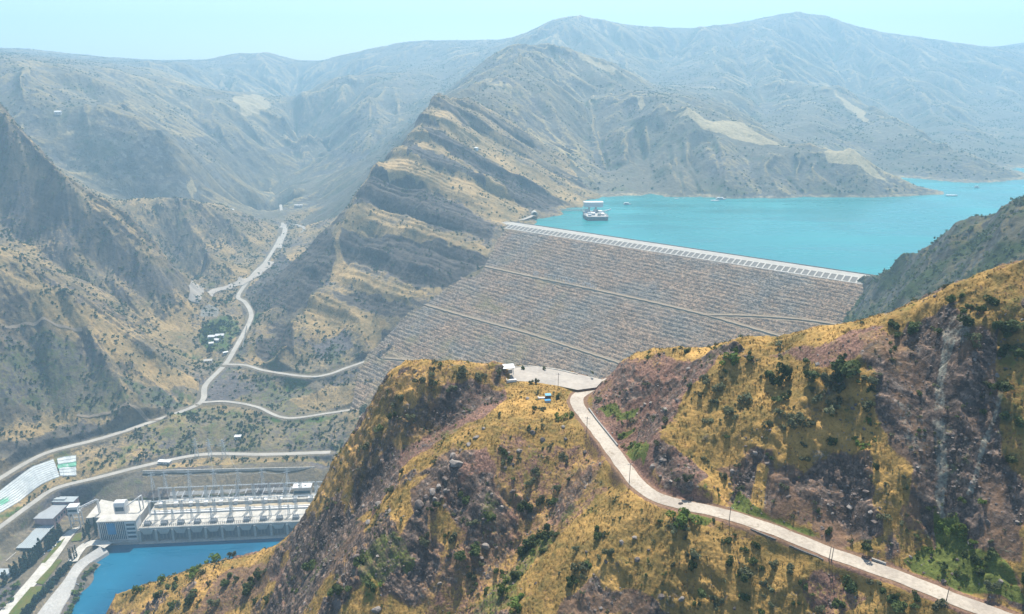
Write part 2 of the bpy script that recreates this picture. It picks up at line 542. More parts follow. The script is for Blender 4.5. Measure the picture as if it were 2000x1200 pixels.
# ground behind the station
V += [pz([(150, 915, 46), (250, 885, 53), (350, 862, 56), (480, 850, 56), (600, 848, 56)])]
V += [pz([(275, 917, 43), (400, 914, 43.5), (520, 912, 44), (610, 912, 44), (650, 905, 45)]), pz([(280, 964, 26), (400, 960, 26), (520, 956, 26), (620, 952, 26)])]
V += [pz([(190, 985, 16), (150, 985, 14), (130, 985, 14), (70, 985, 20), (45, 1030, 16), (10, 1080, 14), (-60, 1150, 14)])]
V += [pz([(185, 1045, 9), (140, 1040, 9), (90, 1090, 9), (40, 1150, 9), (0, 1195, 9), (-60, 1260, 9)]), pz([(195, 1072, 8), (150, 1130, 8), (105, 1185, 8), (60, 1240, 8)]),
      pz([(30, 1130, 9), (0, 1150, 9), (-60, 1200, 10)])]
V += [pz([(222, 1082, -1.5), (190, 1120, -1.5), (165, 1160, -1.5), (140, 1200, -1.5), (100, 1270, -1.5)]), pz([(250, 1085, -9), (400, 1075, -9), (580, 1062, -9), (300, 1150, -10), (200, 1250, -10), (450, 1180, -10)])]
V += [[np.array(p, float) for p in [(-150, 800, 20), (-100, 900, 30), (-60, 700, 60), (-150, 600, 40), (0, 900, 60)]]]
pts = []
for l in V:
    pts += densify(l, 34)
VAL = Layer(thin(pts, 11.0), -1.08, 0.22, 1480, 520, 2500, 1050, smooth=2.0)
for uv, amp, w in [
    ([(735, 345), (700, 420), (650, 500), (625, 560), (605, 620), (560, 700)], 24, 34),
    ([(700, 470), (610, 560), (540, 640), (520, 690)], -16, 26),
    ([(810, 300), (840, 400), (850, 480), (840, 540)], 10, 34),
    ([(640, 580), (700, 640), (720, 690)], 9, 22),
    ([(560, 600), (500, 640), (500, 680)], 8, 20),
    ([(60, 300), (110, 420), (200, 500), (330, 600)], -14, 40),
    ([(130, 380), (220, 470), (330, 560), (390, 620)], 12, 36),
    ([(60, 540), (60, 640), (90, 760)], -12, 36),
    ([(150, 590), (190, 690), (260, 780)], 12, 34),
    ([(20, 560), (10, 680), (20, 800)], 10, 34),
    ([(280, 690), (330, 760), (370, 785)], -6, 20),
    ([(570, 790), (620, 770), (700, 760)], 7, 18),
]:
    VAL.crease(uv, amp, w)
X, Y = VAL.X, VAL.YY
gx, gy = VAL.grad()
rx = np.interp(Y[:, 0], [p[1] for p in sorted(ROAD_V, key=lambda p: p[1])], [p[0] for p in sorted(ROAD_V, key=lambda p: p[1])])[:, None]
cside = sstep(15, 80, X - rx) * sstep(1180, 1290, Y + 0.25 * (X + 300))       # central mountain
roadDs = [VAL.line_dist(l, 60)[0] for l in (ROAD_V, ROAD_V2, ROAD_V3, ROAD_V4)]
rD = np.minimum.reduce(roadDs)
plant = np.clip(blur(VAL.poly_xy(np.array([P(u, v, z=12)[:2] for u, v in [(-200, 1400), (-120, 1130), (40, 1050), (120, 985), (270, 955), (660, 935), (680, 1060), (560, 1300)]]), soft=1), 14), 0, 1)
calm = (1 - sstep(4, 26, rD)) * 0.9
calm = np.maximum(calm, plant)
low = sstep(60, 160, VAL.h)
er = erode(X, Y, VAL.h, gx, gy, 175.0, 5, 12.0, seed=21, gain=0.52, slope_lo=0.12, slope_hi=0.7, detail=0.7)
VAL.h += er * (1 - calm) * (0.35 + 0.65 * low) * (1 - 0.5 * cside)
_A = []; _B = []
for p_, q_ in (((723, 340), (889, 410)), ((840, 227), (1000, 316)), ((664, 420), (952, 490)), ((640, 567), (800, 605)), ((679, 408), (900, 466)), ((787, 283), (900, 330))):
    h1, h2 = VAL.hit(*p_), VAL.hit(*q_)
    _A.append([h1[0] - h2[0], h1[1] - h2[1]]); _B.append(h2[2] - h1[2])
_al, _be = np.linalg.lstsq(np.array(_A), np.array(_B), rcond=None)[0]
print('bedding', _al, _be)
tb = VAL.h + _al * X + _be * Y + 7 * fbm(X, Y, 1 / 130., 3, 33)
VAL.tb = tb
tbw = tb + 9 * fbm(X, Y, 1 / 90., 3, 34)
VAL.tb = tbw
local = np.clip(0.55 + 1.3 * fbm(X, Y, 1 / 160., 3, 36), 0.15, 1.2)
terr = (25.0 * steps(tbw, 92.0, 0.24) + 6.0 * steps(tbw, 24.0, 0.3) + 1.6 * steps(tb, 8.0, 0.35)) * local * sstep(2, 45, VAL.h - np.where(Y > 940, dam_z(X, Y), -99) + 14)
VAL.h += (cside * (1 - calm) * sstep(8, 50, rD) * terr * sstep(0.15, 0.5, np.sqrt(gx * gx + gy * gy))).astype(f32)
VAL.h += ((1 - calm) * (3.2 * fbm(X, Y, 1 / 42., 4, 43) + 1.1 * fbm(X, Y, 1 / 9., 3, 44) + 3.0 * (ridged(X, Y, 1 / 55., 3, 45) - 0.6))).astype(f32)
VAL.h += (plant * 0.25 * fbm(X, Y, 1 / 12., 2, 4)).astype(f32)
for l, wd in ((ROAD_V, 7), (ROAD_V2, 6), (ROAD_V3, 5.5), (ROAD_V4, 6)):
    VAL.carve(l, wd, 7)
VAL.h = np.where((X > 5) & (Y > 1300), np.minimum(VAL.h, 900), VAL.h).astype(f32)
rD = np.minimum.reduce([VAL.line_dist(l, 60)[0] for l in (ROAD_V, ROAD_V2, ROAD_V3, ROAD_V4)])

# level ground under the station buildings
_s0 = P(197, 1062, z=2.0); _s1 = P(580, 1045, z=2.0); _d = (_s1 - _s0)[:2] / np.linalg.norm((_s1 - _s0)[:2]); _w = np.array([-_d[1], _d[0]])
_lx = (VAL.X - _s0[0]) * _d[0] + (VAL.YY - _s0[1]) * _d[1]; _ly = (VAL.X - _s0[0]) * _w[0] + (VAL.YY - _s0[1]) * _w[1]
_in = (_lx > -6) & (_lx < 330) & (_ly < 70) & (_ly > 3)
VAL.h = np.where(_in, np.minimum(VAL.h, 6.0), VAL.h).astype(f32)
VAL.h = np.where((_lx > -2) & (_lx < 330) & (_ly <= 3) & (_ly > -40), np.minimum(VAL.h, -3.0), VAL.h).astype(f32)
# ================================================================== right abutment ridge
B_R = ps([(1690, 541, 1075), (1725, 527, 1030), (1762, 510, 985), (1800, 487, 940), (1850, 455, 890), (1900, 430, 850), (1950, 410, 820), (2000, 390, 795), (2120, 350, 750), (2400, 300, 700)])
B_C = [dam_pt(u, v, 2.0) for u, v in [(1686, 552), (1680, 580), (1672, 605), (1650, 632), (1600, 655), (1540, 690)]]
bl = [B_R, B_C, shift(B_R, 40, 70, -60), shift(B_R, 90, 170, -170)]
bl += [[np.array([p[0] - 70 * dvec[0], p[1] - 70 * dvec[1], dam_z(p[0] - 70 * dvec[0], p[1] - 70 * dvec[1]) - 45]) for p in B_C]]
bl += [ps([(1740, 570, 950), (1700, 612, 950), (1660, 660, 930)]), ps([(1850, 510, 800), (1760, 600, 800), (1700, 660, 800)]), ps([(2000, 450, 690), (1900, 560, 690), (1800, 640, 690)]),
       ps([(2200, 480, 560), (2050, 600, 560), (1850, 700, 560)])]
pts = []
for l in bl:
    pts += densify(l, 26)
RGT = Layer(thin(pts, 9.0), 0.28, 1.25, 880, 470, 1330, 620, smooth=2.0)
for uv, amp, w in [([(1760, 515), (1720, 560), (1690, 610)], 5, 14), ([(1850, 462), (1820, 520), (1780, 570)], 9, 18), ([(1930, 425), (1890, 490), (1850, 540)], -8, 16), ([(1990, 400), (1960, 470), (1920, 530)], 7, 16)]:
    RGT.crease(uv, amp, w)
X, Y = RGT.X, RGT.YY
gx, gy = RGT.grad()
RGT.h += erode(X, Y, RGT.h, gx, gy, 95.0, 4, 7.0, seed=61, gain=0.5, slope_lo=0.1, slope_hi=0.6) * 0.8
tb = RGT.h - 0.4 * X - 0.1 * Y + 5 * fbm(X, Y, 1 / 60., 3, 35)
RGT.h += (4.5 * steps(tb, 26.0, 0.36) + 1.8 * steps(tb, 9.0, 0.4) + 3.0 * fbm(X, Y, 1 / 26., 4, 53) + 1.0 * fbm(X, Y, 1 / 5., 3, 54)).astype(f32)
RGT.tb = tb

# ================================================================== mountains round the lake and up the valley
_ps0 = ps


def ps(pts):                                # survey ranges of the far ranges
    return [P(p[0], p[1], s=p[2] + 0.75 * max(0.0, p[2] - 2350.0)) for p in pts]


F_ = []
F_ += [ps([(870, 205, 2000), (900, 195, 2120), (930, 180, 2220), (975, 150, 2400), (1020, 110, 2600), (1045, 92, 2700), (1068, 85, 2750), (1110, 104, 2750), (1150, 125, 2700), (1180, 142, 2660), (1215, 160, 2600)]),
       ps([(1215, 160, 2600), (1250, 190, 2430), (1310, 222, 2280), (1400, 243, 2210), (1470, 264, 2150), (1535, 287, 2105), (1572, 284, 2080), (1602, 279, 2062), (1660, 308, 2030), (1750, 350, 1975), (1800, 370, 1930), (1848, 389, 1890)]),
       pz([(1150, 392, 272), (1180, 385, 279), (1300, 388, 279), (1400, 389, 279), (1500, 390, 279), (1600, 390, 278), (1700, 390, 276), (1850, 391, 272)]),
       [np.array(p, float) for p in [(150, 1780, 240), (400, 1780, 240), (800, 1790, 235), (1200, 1820, 235)]]]
# lit spurs on the front face of that range
F_ += [ps([(1180, 150, 2660), (1200, 250, 2350), (1230, 330, 2120)]), ps([(1068, 95, 2740), (1090, 200, 2400), (1110, 300, 2150), (1130, 360, 1960)])]
# behind the spur, an arm of water and the big mountain
F_ += [pz([(1640, 350, 275), (1750, 368, 272), (1860, 380, 277), (1895, 366, 279), (1940, 353, 279), (2010, 345, 277), (2200, 338, 275)])]
F_ += [ps([(1040, 72, 3550), (1080, 45, 3700), (1130, 30, 3800), (1165, 38, 3800), (1200, 46, 3800), (1300, 58, 3800), (1380, 58, 3820), (1450, 45, 3900), (1510, 34, 3960), (1560, 25, 4000), (1600, 30, 4000), (1640, 40, 3980),
            (1720, 64, 3900), (1800, 80, 3800), (1900, 102, 3700), (1960, 120, 3620), (2050, 150, 3500), (2300, 200, 3300)]),
       ps([(1560, 25, 4000), (1520, 80, 3650), (1505, 130, 3400), (1545, 175, 3150), (1640, 185, 2950), (1700, 230, 2740), (1800, 278, 2520), (1900, 330, 2300), (1930, 347, 2200)]),
       ps([(1505, 130, 3400), (1560, 200, 2900), (1580, 250, 2600)]),
       ps([(1380, 58, 3820), (1400, 120, 3450), (1420, 180, 3000), (1430, 215, 2650)]),
       ps([(1300, 100, 3650), (1260, 150, 3200)]),
       ps([(1720, 64, 3900), (1760, 150, 3450), (1850, 230, 3000), (1950, 288, 2600)]),
       ps([(1620, 110, 3650), (1680, 190, 3250), (1760, 260, 2800), (1860, 325, 2400)]),
       ps([(1900, 102, 3700), (1960, 200, 3200), (2050, 268, 2800)]),
       ps([(1930, 107, 4600), (2000, 112, 4600), (2100, 118, 4600)])]
F_ += [pz([(1932, 347, 287), (1960, 336, 295), (2050, 324, 308), (2200, 312, 318)])]
# left skyline
F_ += [ps([(-400, 90, 3900), (-100, 95, 3800), (0, 97, 3600), (70, 97, 3580), (130, 110, 3500), (180, 121, 3420), (225, 121, 3400), (290, 122, 3400), (330, 130, 3450), (360, 132, 3600), (400, 125, 3800), (435, 112, 3950), (470, 105, 4000), (510, 104, 4000), (560, 116, 4000),
            (610, 121, 4000), (650, 117, 4000), (700, 104, 4000), (760, 88, 4000), (800, 82, 4000), (840, 79, 4000), (880, 80, 4000), (930, 78, 3950), (985, 86, 3800), (1040, 76, 3600)])]
F_ += [ps([(-300, 100, 2600), (-50, 110, 2520), (60, 121, 2500), (100, 138, 2480), (130, 152, 2450), (190, 187, 2400), (245, 214, 2350), (256, 238, 2270), (320, 263, 2250), (350, 300, 2280), (380, 330, 2310), (430, 392, 2360), (500, 425, 2460), (545, 436, 2500)]),
       ps([(256, 238, 2270), (215, 300, 2050), (190, 360, 1950)]), ps([(130, 152, 2450), (60, 230, 2150), (30, 300, 2000)])]
F_ += [ps([(225, 130, 3200), (330, 150, 2980), (420, 182, 2920), (500, 206, 2900), (560, 232, 2860), (600, 275, 2830)]),
       ps([(360, 190, 2760), (420, 260, 2640), (480, 330, 2620), (530, 390, 2600)]),
       ps([(330, 240, 2500), (400, 270, 2520), (440, 330, 2500), (500, 385, 2480), (550, 420, 2450)])]
F_ += [ps([(600, 196, 3050), (640, 170, 3080), (680, 150, 3120), (760, 142, 3200), (840, 150, 3200), (930, 150, 3100)]), ps([(600, 196, 3050), (575, 260, 2980), (590, 320, 2880)]),
       ps([(700, 200, 2900), (680, 280, 2700), (640, 350, 2560)]), ps([(760, 142, 3200), (780, 220, 2850), (760, 290, 2600)])]
F_ += [pz([(548, 440, 140), (560, 400, 165), (575, 365, 185), (610, 325, 225), (640, 300, 255)]), ps([(460, 225, 3350), (560, 205, 3500), (600, 180, 3650)])]
F_ += [pz([(590, 440, 150), (620, 420, 175), (660, 395, 210), (700, 350, 260)])]
F_ += [ps([(120, 330, 1850), (200, 370, 1800), (300, 400, 1850)]) and shift(ps([(120, 330, 1850), (200, 370, 1800), (300, 400, 1850)]), 0, 30, -45)]
F_ += [[np.array(p, float) for p in [(-700, 1780, 100), (-900, 1760, 150), (-1300, 1760, 220), (-300, 1800, 150), (-60, 1800, 200)]]]
F_ += [[np.array(p, float) for p in [(-6000, 6900, 300), (-3500, 6950, 300), (0, 6950, 300), (3500, 6950, 400), (6000, 6900, 400)]]]
pts = []
for l in F_:
    pts += densify(l, 95)
ps = _ps0
MTN = Layer(thin(pts, 42.0), -0.92, 0.92, 1560, 1740, 7000, 800, smooth=4.0)
_hb = blur(MTN.h, 40); _d = MTN.h - _hb
MTN.h = (_hb + np.where(np.abs(_d) > 14, np.sign(_d) * (14 + 0.35 * (np.abs(_d) - 14)), _d)).astype(f32)
for uv, amp, w in [
    ([(1555, 40), (1515, 95), (1505, 135), (1545, 175), (1640, 190), (1700, 232), (1800, 280), (1890, 330)], 55, 110),
    ([(1505, 140), (1560, 205), (1590, 255)], 45, 90), ([(1390, 75), (1400, 130), (1420, 190)], 40, 110), ([(1310, 75), (1280, 140), (1250, 165)], -45, 110),
    ([(1450, 70), (1455, 130), (1480, 190), (1500, 250)], -45, 100), ([(1610, 60), (1620, 120), (1680, 170)], -50, 110), ([(1720, 80), (1760, 160), (1850, 240), (1930, 310)], 45, 110),
    ([(1680, 90), (1720, 180), (1800, 240)], -45, 100), ([(1850, 110), (1900, 200), (1960, 280)], -40, 110), ([(1140, 60), (1180, 100), (1230, 140)], -35, 110),
    ([(1068, 95), (1085, 180), (1105, 270), (1125, 350)], 28, 55), ([(1180, 165), (1200, 240), (1235, 330)], 26, 55), ([(1120, 130), (1150, 220), (1180, 320)], -26, 50), ([(1000, 150), (1010, 230), (1040, 300)], 18, 50),
    ([(1310, 230), (1300, 300), (1330, 370)], 20, 40), ([(1400, 255), (1390, 310), (1420, 370)], 18, 36), ([(1350, 250), (1350, 310), (1370, 370)], -18, 34), ([(1250, 220), (1270, 290), (1280, 370)], -20, 40),
    ([(1535, 290), (1500, 330), (1520, 375)], 14, 26), ([(1600, 285), (1590, 330), (1640, 375)], 14, 26), ([(1570, 290), (1550, 340), (1580, 378)], -12, 22),
    ([(60, 125), (50, 180), (80, 250)], 30, 80), ([(130, 155), (110, 220), (120, 290)], -28, 70), ([(190, 190), (170, 250), (180, 320)], 26, 60), ([(255, 240), (290, 300), (330, 360)], 26, 60), ([(256, 238), (215, 300), (190, 360)], 24, 55),
    ([(330, 155), (350, 210), (400, 250)], -28, 80), ([(420, 185), (440, 240), (480, 300)], 26, 70), ([(500, 208), (500, 260), (520, 330)], -24, 60), ([(640, 172), (620, 240), (600, 310)], 30, 80), ([(700, 160), (690, 240), (660, 320)], -26, 70), ([(760, 145), (740, 220), (700, 290)], 26, 70), ([(470, 110), (460, 150), (480, 190)], 35, 120), ([(570, 120), (590, 160), (600, 190)], -30, 110), ([(720, 102), (730, 130), (760, 140)], 30, 110), ([(850, 85), (870, 130), (890, 170)], -35, 110)]:
    MTN.crease(uv[1:] if len(uv) > 3 else [((uv[0][0] + uv[1][0]) / 2, (uv[0][1] + uv[1][1]) / 2)] + uv[1:], amp * 0.55, w * 1.1)
X, Y = MTN.X, MTN.YY
gx, gy = MTN.grad()
dry = sstep(282, 360, MTN.h) + sstep(0, 200, -X - 200)
dry = np.clip(dry, 0, 1)
er = erode(X, Y, MTN.h, gx, gy, 420.0, 6, 27.0, seed=81, gain=0.46, slope_lo=0.05, slope_hi=0.45, detail=0.9) * (1 + 0.5 * sstep(2600, 4500, Y))
MTN.h += (er * (0.25 + 0.75 * dry) + 8 * fbm(X, Y, 1 / 150., 4, 83) * dry + 2.0 * fbm(X, Y, 1 / 25., 3, 84)).astype(f32)
_w = (1 - sstep(2050, 2330, Y)) * sstep(-120, -260, X)
_v = VAL.q(X, Y)
MTN.h = (MTN.h * (1 - _w) + np.minimum(MTN.h, _v - 7) * _w).astype(f32)
# ================================================================== materials
class NT:
    def __init__(s, name):
        s.m = bpy.data.materials.new(name); s.m.use_nodes = True
        s.t = s.m.node_tree
        for n in list(s.t.nodes):
            s.t.nodes.remove(n)
        s.out = s.t.nodes.new('ShaderNodeOutputMaterial')
        s.b = s.t.nodes.new('ShaderNodeBsdfPrincipled')
        s.t.links.new(s.b.outputs[0], s.out.inputs[0])
        s._pos = None

    def n(s, typ, **kw):
        nd = s.t.nodes.new(typ)
        for k, v in kw.items():
            setattr(nd, k, v)
        return nd

    def put(s, sock, v):
        if hasattr(v, 'is_output'):
            s.t.links.new(v, sock)
        else:
            if isinstance(v, (tuple, list)) and len(v) == 3 and sock.type == 'RGBA':
                v = (*v, 1)
            sock.default_value = v

    def pos(s):
        if s._pos is None:
            s._pos = s.n('ShaderNodeTexCoord').outputs['Object']
        return s._pos

    def noise(s, scale, detail=3.0, rough=0.55, vec=None, dist=0.0):
        nd = s.n('ShaderNodeTexNoise')
        s.put(nd.inputs['Vector'], vec if vec is not None else s.pos())
        nd.inputs['Scale'].default_value = scale
        nd.inputs['Detail'].default_value = detail
        nd.inputs['Roughness'].default_value = rough
        nd.inputs['Distortion'].default_value = dist
        return nd.outputs['Fac']

    def voro(s, scale, vec=None, out='Color', feature='F1'):
        nd = s.n('ShaderNodeTexVoronoi', feature=feature)
        s.put(nd.inputs['Vector'], vec if vec is not None else s.pos())
        nd.inputs['Scale'].default_value = scale
        return nd.outputs[out]

    def scalev(s, v3):
        nd = s.n('ShaderNodeMapping')
        s.put(nd.inputs['Vector'], s.pos())
        nd.inputs['Scale'].default_value = v3
        return nd.outputs[0]

    def math(s, op, a, b=None, c=None, clamp=False):
        nd = s.n('ShaderNodeMath', operation=op, use_clamp=clamp)
        s.put(nd.inputs[0], a)
        if b is not None:
            s.put(nd.inputs[1], b)
        if c is not None:
            s.put(nd.inputs[2], c)
        return nd.outputs[0]

    def mix(s, f, a, b, mode='MIX'):
        nd = s.n('ShaderNodeMix', data_type='RGBA', blend_type=mode)
        s.put(nd.inputs['Factor'], f)
        s.put(nd.inputs[6], a)
        s.put(nd.inputs[7], b)
        return nd.outputs[2]

    def rng(s, v, a, b, c=0.0, d=1.0):
        nd = s.n('ShaderNodeMapRange')
        s.put(nd.inputs[0], v)
        for i, x in enumerate((a, b, c, d)):
            nd.inputs[1 + i].default_value = x
        return nd.outputs[0]

    def attr(s, name):
        nd = s.n('ShaderNodeAttribute', attribute_name=name)
        sp = s.n('ShaderNodeSeparateColor')
        s.t.links.new(nd.outputs['Color'], sp.inputs[0])
        return sp.outputs

    def brk(s, mask, noise, k=0.7, sharp=4.0):
        """mask with its edge broken up by noise"""
        a = s.math('MULTIPLY_ADD', noise, k, mask)
        return s.math('MULTIPLY_ADD', s.math('SUBTRACT', a, 0.5 + k / 2), sharp, 0.5, clamp=True)

    def gain(s, col, fac, lo, hi):
        g = s.rng(fac, 0.25, 0.75, lo, hi)
        cb = s.n('ShaderNodeCombineXYZ')
        for i in range(3):
            s.put(cb.inputs[i], g)
        return s.mix(1.0, col, cb.outputs[0], 'MULTIPLY')

    def bump(s, h, strength=0.5, dist=0.3):
        nd = s.n('ShaderNodeBump')
        nd.inputs['Strength'].default_value = strength
        nd.inputs['Distance'].default_value = dist
        s.put(nd.inputs['Height'], h)
        s.t.links.new(nd.outputs[0], s.b.inputs['Normal'])

    def done(s, col, rough=0.9, spec=0.2, metal=0.0):
        s.put(s.b.inputs['Base Color'], col)
        s.put(s.b.inputs['Roughness'], rough)
        s.b.inputs['Specular IOR Level'].default_value = spec
        s.b.inputs['Metallic'].default_value = metal
        return s.m


def ground_mat(name, k, c, kb=1.5):
    """k: noise scale in 1/m for the fine grain.  zone = (grass, rock, green), zone2 = (scree, pale, tint)"""
    t = NT(name)
    z = t.attr('zone'); z2 = t.attr('zone2')
    n_f = t.noise(k, 4.0, 0.65)
    n_m = t.noise(k * 0.22, 4.0, 0.6, dist=0.6)
    n_c = t.noise(k * 0.045, 3.0, 0.55)
    wv = t.n('ShaderNodeVectorMath', operation='ADD')
    nz = t.n('ShaderNodeTexNoise'); nz.inputs['Scale'].default_value = k * 0.8; nz.inputs['Detail'].default_value = 2.0
    t.put(nz.inputs['Vector'], t.pos()); ms = t.n('ShaderNodeVectorMath', operation='SCALE'); t.put(ms.inputs[0], nz.outputs['Color']); ms.inputs['Scale'].default_value = 0.9 / k
    t.put(wv.inputs[0], t.pos()); t.put(wv.inputs[1], ms.outputs[0])
    sp = t.voro(k * 1.5, vec=wv.outputs[0])
    spv = t.n('ShaderNodeSeparateColor'); t.t.links.new(sp, spv.inputs[0])
    sp2 = t.voro(k * 0.45, vec=wv.outputs[0])
    spb = t.n('ShaderNodeSeparateColor'); t.t.links.new(sp2, spb.inputs[0])
    soil = t.mix(n_m, c['soil'], c['soil2'])
    col = t.mix(t.brk(z2[0], n_m), soil, t.mix(t.rng(spv.outputs[1], 0.15, 0.9), c['scree2'], c['scree']))
    gr = t.mix(t.rng(n_m, 0.35, 0.65), c['grass'], c['grass2'])
    gr = t.mix(t.rng(n_c, 0.45, 0.7), gr, c['grass3'])
    gr = t.mix(t.rng(n_f, 0.58, 0.74), gr, c['tuft'])
    n_x = t.math('MULTIPLY_ADD', n_f, 0.55, t.math('MULTIPLY', n_m, 0.45))
    col = t.mix(t.brk(z[0], n_x, kb, 4.5), col, gr)
    rk = t.mix(spv.outputs[0], c['rock'], c['rock2'])
    rk = t.gain(rk, spb.outputs[1], 0.6, 1.45)
    rk = t.mix(t.rng(n_m, 0.58, 0.78), rk, c['rock3'])
    rk = t.mix(t.math('MULTIPLY', z2[2], 0.85), rk, c['layer'])
    col = t.mix(t.brk(z[1], n_x, kb, 4.5), col, rk)
    col = t.mix(t.brk(z2[1], n_x, 1.6, 2.2), col, t.mix(n_f, c['pale'], c['pale2']))
    col = t.mix(t.brk(z[2], n_x, 1.4, 3.0), col, t.mix(n_f, c['green'], c['green2']))
    col = t.gain(col, n_f, 0.62, 1.38)
    col = t.gain(col, n_c, 0.84, 1.16)
    t.bump(n_f, 0.6, 0.6 / k)
    return t.done(col, 0.95, 0.12)


M = {}
M['near'] = ground_mat('dry_hillside', 1.15, dict(
    soil=(0.20, 0.125, 0.075), soil2=(0.14, 0.085, 0.058), scree=(0.25, 0.143, 0.102), scree2=(0.125, 0.072, 0.056),
    grass=(0.325, 0.195, 0.060), grass2=(0.155, 0.118, 0.040), grass3=(0.42, 0.248, 0.078), tuft=(0.085, 0.072, 0.026),
    rock=(0.070, 0.050, 0.041), rock2=(0.215, 0.150, 0.110), rock3=(0.30, 0.255, 0.21), layer=(0.06, 0.05, 0.045), pale=(0.33, 0.32, 0.25), pale2=(0.19, 0.185, 0.15),
    green=(0.070, 0.100, 0.022), green2=(0.13, 0.135, 0.036)))
M['valley'] = ground_mat('valley_slopes', 0.22, dict(
    soil=(0.168, 0.136, 0.092), soil2=(0.108, 0.095, 0.072), scree=(0.124, 0.107, 0.100), scree2=(0.084, 0.078, 0.076),
    grass=(0.293, 0.202, 0.094), grass2=(0.152, 0.124, 0.066), grass3=(0.361, 0.244, 0.110), tuft=(0.052, 0.056, 0.026),
    rock=(0.025, 0.021, 0.020), rock2=(0.056, 0.046, 0.040), rock3=(0.152, 0.124, 0.088), layer=(0.096, 0.081, 0.064), pale=(0.240, 0.222, 0.192), pale2=(0.168, 0.165, 0.144),
    green=(0.036, 0.071, 0.018), green2=(0.068, 0.100, 0.029)))
M['ridge'] = ground_mat('ridge_slopes', 0.34, dict(
    soil=(0.083, 0.075, 0.047), soil2=(0.055, 0.052, 0.036), scree=(0.072, 0.064, 0.055), scree2=(0.055, 0.049, 0.044),
    grass=(0.160, 0.124, 0.047), grass2=(0.094, 0.078, 0.030), grass3=(0.171, 0.130, 0.052), tuft=(0.025, 0.032, 0.011),
    rock=(0.025, 0.029, 0.029), rock2=(0.061, 0.064, 0.058), rock3=(0.094, 0.092, 0.077), layer=(0.088, 0.087, 0.066), pale=(0.154, 0.150, 0.127), pale2=(0.110, 0.110, 0.094),
    green=(0.017, 0.032, 0.010), green2=(0.034, 0.049, 0.014)))
M['mountain'] = ground_mat('mountain_slopes', 0.10, dict(
    soil=(0.141, 0.123, 0.089), soil2=(0.089, 0.085, 0.067), scree=(0.118, 0.108, 0.096), scree2=(0.081, 0.077, 0.074),
    grass=(0.252, 0.192, 0.096), grass2=(0.163, 0.131, 0.070), grass3=(0.311, 0.239, 0.122), tuft=(0.044, 0.054, 0.026),
    rock=(0.052, 0.054, 0.056), rock2=(0.096, 0.092, 0.081), rock3=(0.163, 0.146, 0.115), layer=(0.148, 0.131, 0.096), pale=(0.340, 0.277, 0.163), pale2=(0.281, 0.223, 0.126),
    green=(0.030, 0.050, 0.022), green2=(0.056, 0.073, 0.033)))


def plain(name, col, rough=0.8, spec=0.3, var=0.12, scale=0.5, metal=0.0, col2=None, streak=False):
    t = NT(name)
    n1 = t.noise(scale, 4.0, 0.6)
    n2 = t.noise(scale * 7, 3.0, 0.6)
    c = t.mix(t.rng(n1, 0.35, 0.7), col, col2 if col2 else tuple(x * (1 - var) for x in col))
    if streak:
        n3 = t.noise(scale * 5, 3.0, 0.6, vec=t.scalev((1, 1, 0.06)))
        c = t.gain(c, n3, 1 - var * 1.6, 1 + var * 0.6)
    c = t.gain(c, n2, 1 - var, 1 + var)
    return t.done(c, rough, spec, metal)


M['crest'] = plain('crest_paving', (0.36, 0.335, 0.29), 0.9, 0.2, 0.12, 0.08, col2=(0.29, 0.27, 0.235))
M['apron'] = plain('apron_paving', (0.17, 0.155, 0.135), 0.9, 0.2, 0.18, 0.15)
def road_mat(name, a, b, dirt):
    t = NT(name)
    n1 = t.noise(0.10, 4.0, 0.6); n2 = t.noise(1.1, 4.0, 0.7); n3 = t.noise(0.45, 4.0, 0.65, dist=1.0)
    c = t.mix(t.rng(n1, 0.35, 0.68), a, b)
    c = t.mix(t.math('MULTIPLY', t.rng(n3, 0.56, 0.66), 0.6), c, dirt)
    c = t.gain(c, n2, 0.78, 1.2)
    t.bump(n2, 0.3, 0.1)
    return t.done(c, 0.92, 0.15)


M['road'] = road_mat('pale_road', (0.40, 0.35, 0.285), (0.30, 0.26, 0.215), (0.23, 0.185, 0.135))
M['road_v'] = plain('valley_road', (0.37, 0.34, 0.29), 0.9, 0.2, 0.12, 0.05, col2=(0.28, 0.26, 0.225))
M['lot'] = plain('gravel_lot', (0.36, 0.32, 0.27), 0.95, 0.15, 0.12, 0.10, col2=(0.27, 0.245, 0.215))
M['concrete'] = plain('concrete', (0.42, 0.40, 0.365), 0.85, 0.25, 0.14, 0.10, streak=True)
M['concrete_pale'] = plain('pale_concrete', (0.56, 0.52, 0.45), 0.85, 0.25, 0.14, 0.08, col2=(0.38, 0.35, 0.30), streak=True)
M['concrete_dark'] = plain('weathered_concrete', (0.24, 0.235, 0.225), 0.9, 0.2, 0.2, 0.15, streak=True)
M['culvert_wall'] = plain('dark_wall_concrete', (0.13, 0.12, 0.11), 0.9, 0.2, 0.25, 0.3)
M['white'] = plain('white_paint', (0.62, 0.61, 0.585), 0.6, 0.4, 0.07, 0.2, streak=True)
M['steel'] = plain('galvanised_steel', (0.50, 0.52, 0.53), 0.45, 0.5, 0.1, 0.3)
M['steel_dark'] = plain('dark_steel', (0.10, 0.11, 0.12), 0.5, 0.5, 0.15, 0.4)
M['glass_dark'] = plain('tinted_glazing', (0.035, 0.075, 0.105), 0.12, 0.5, 0.25, 0.25)
M['blue_panel'] = plain('blue_panel', (0.02, 0.22, 0.42), 0.5, 0.4, 0.2, 0.2)
M['pink_wall'] = plain('pinkish_render', (0.43, 0.30, 0.295), 0.85, 0.2, 0.1, 0.1, streak=True)
M['grey_roof'] = plain('grey_roofing', (0.30, 0.31, 0.31), 0.8, 0.3, 0.14, 0.12)
M['slate_roof'] = plain('corrugated_roofing', (0.33, 0.36, 0.36), 0.6, 0.4, 0.12, 0.15)
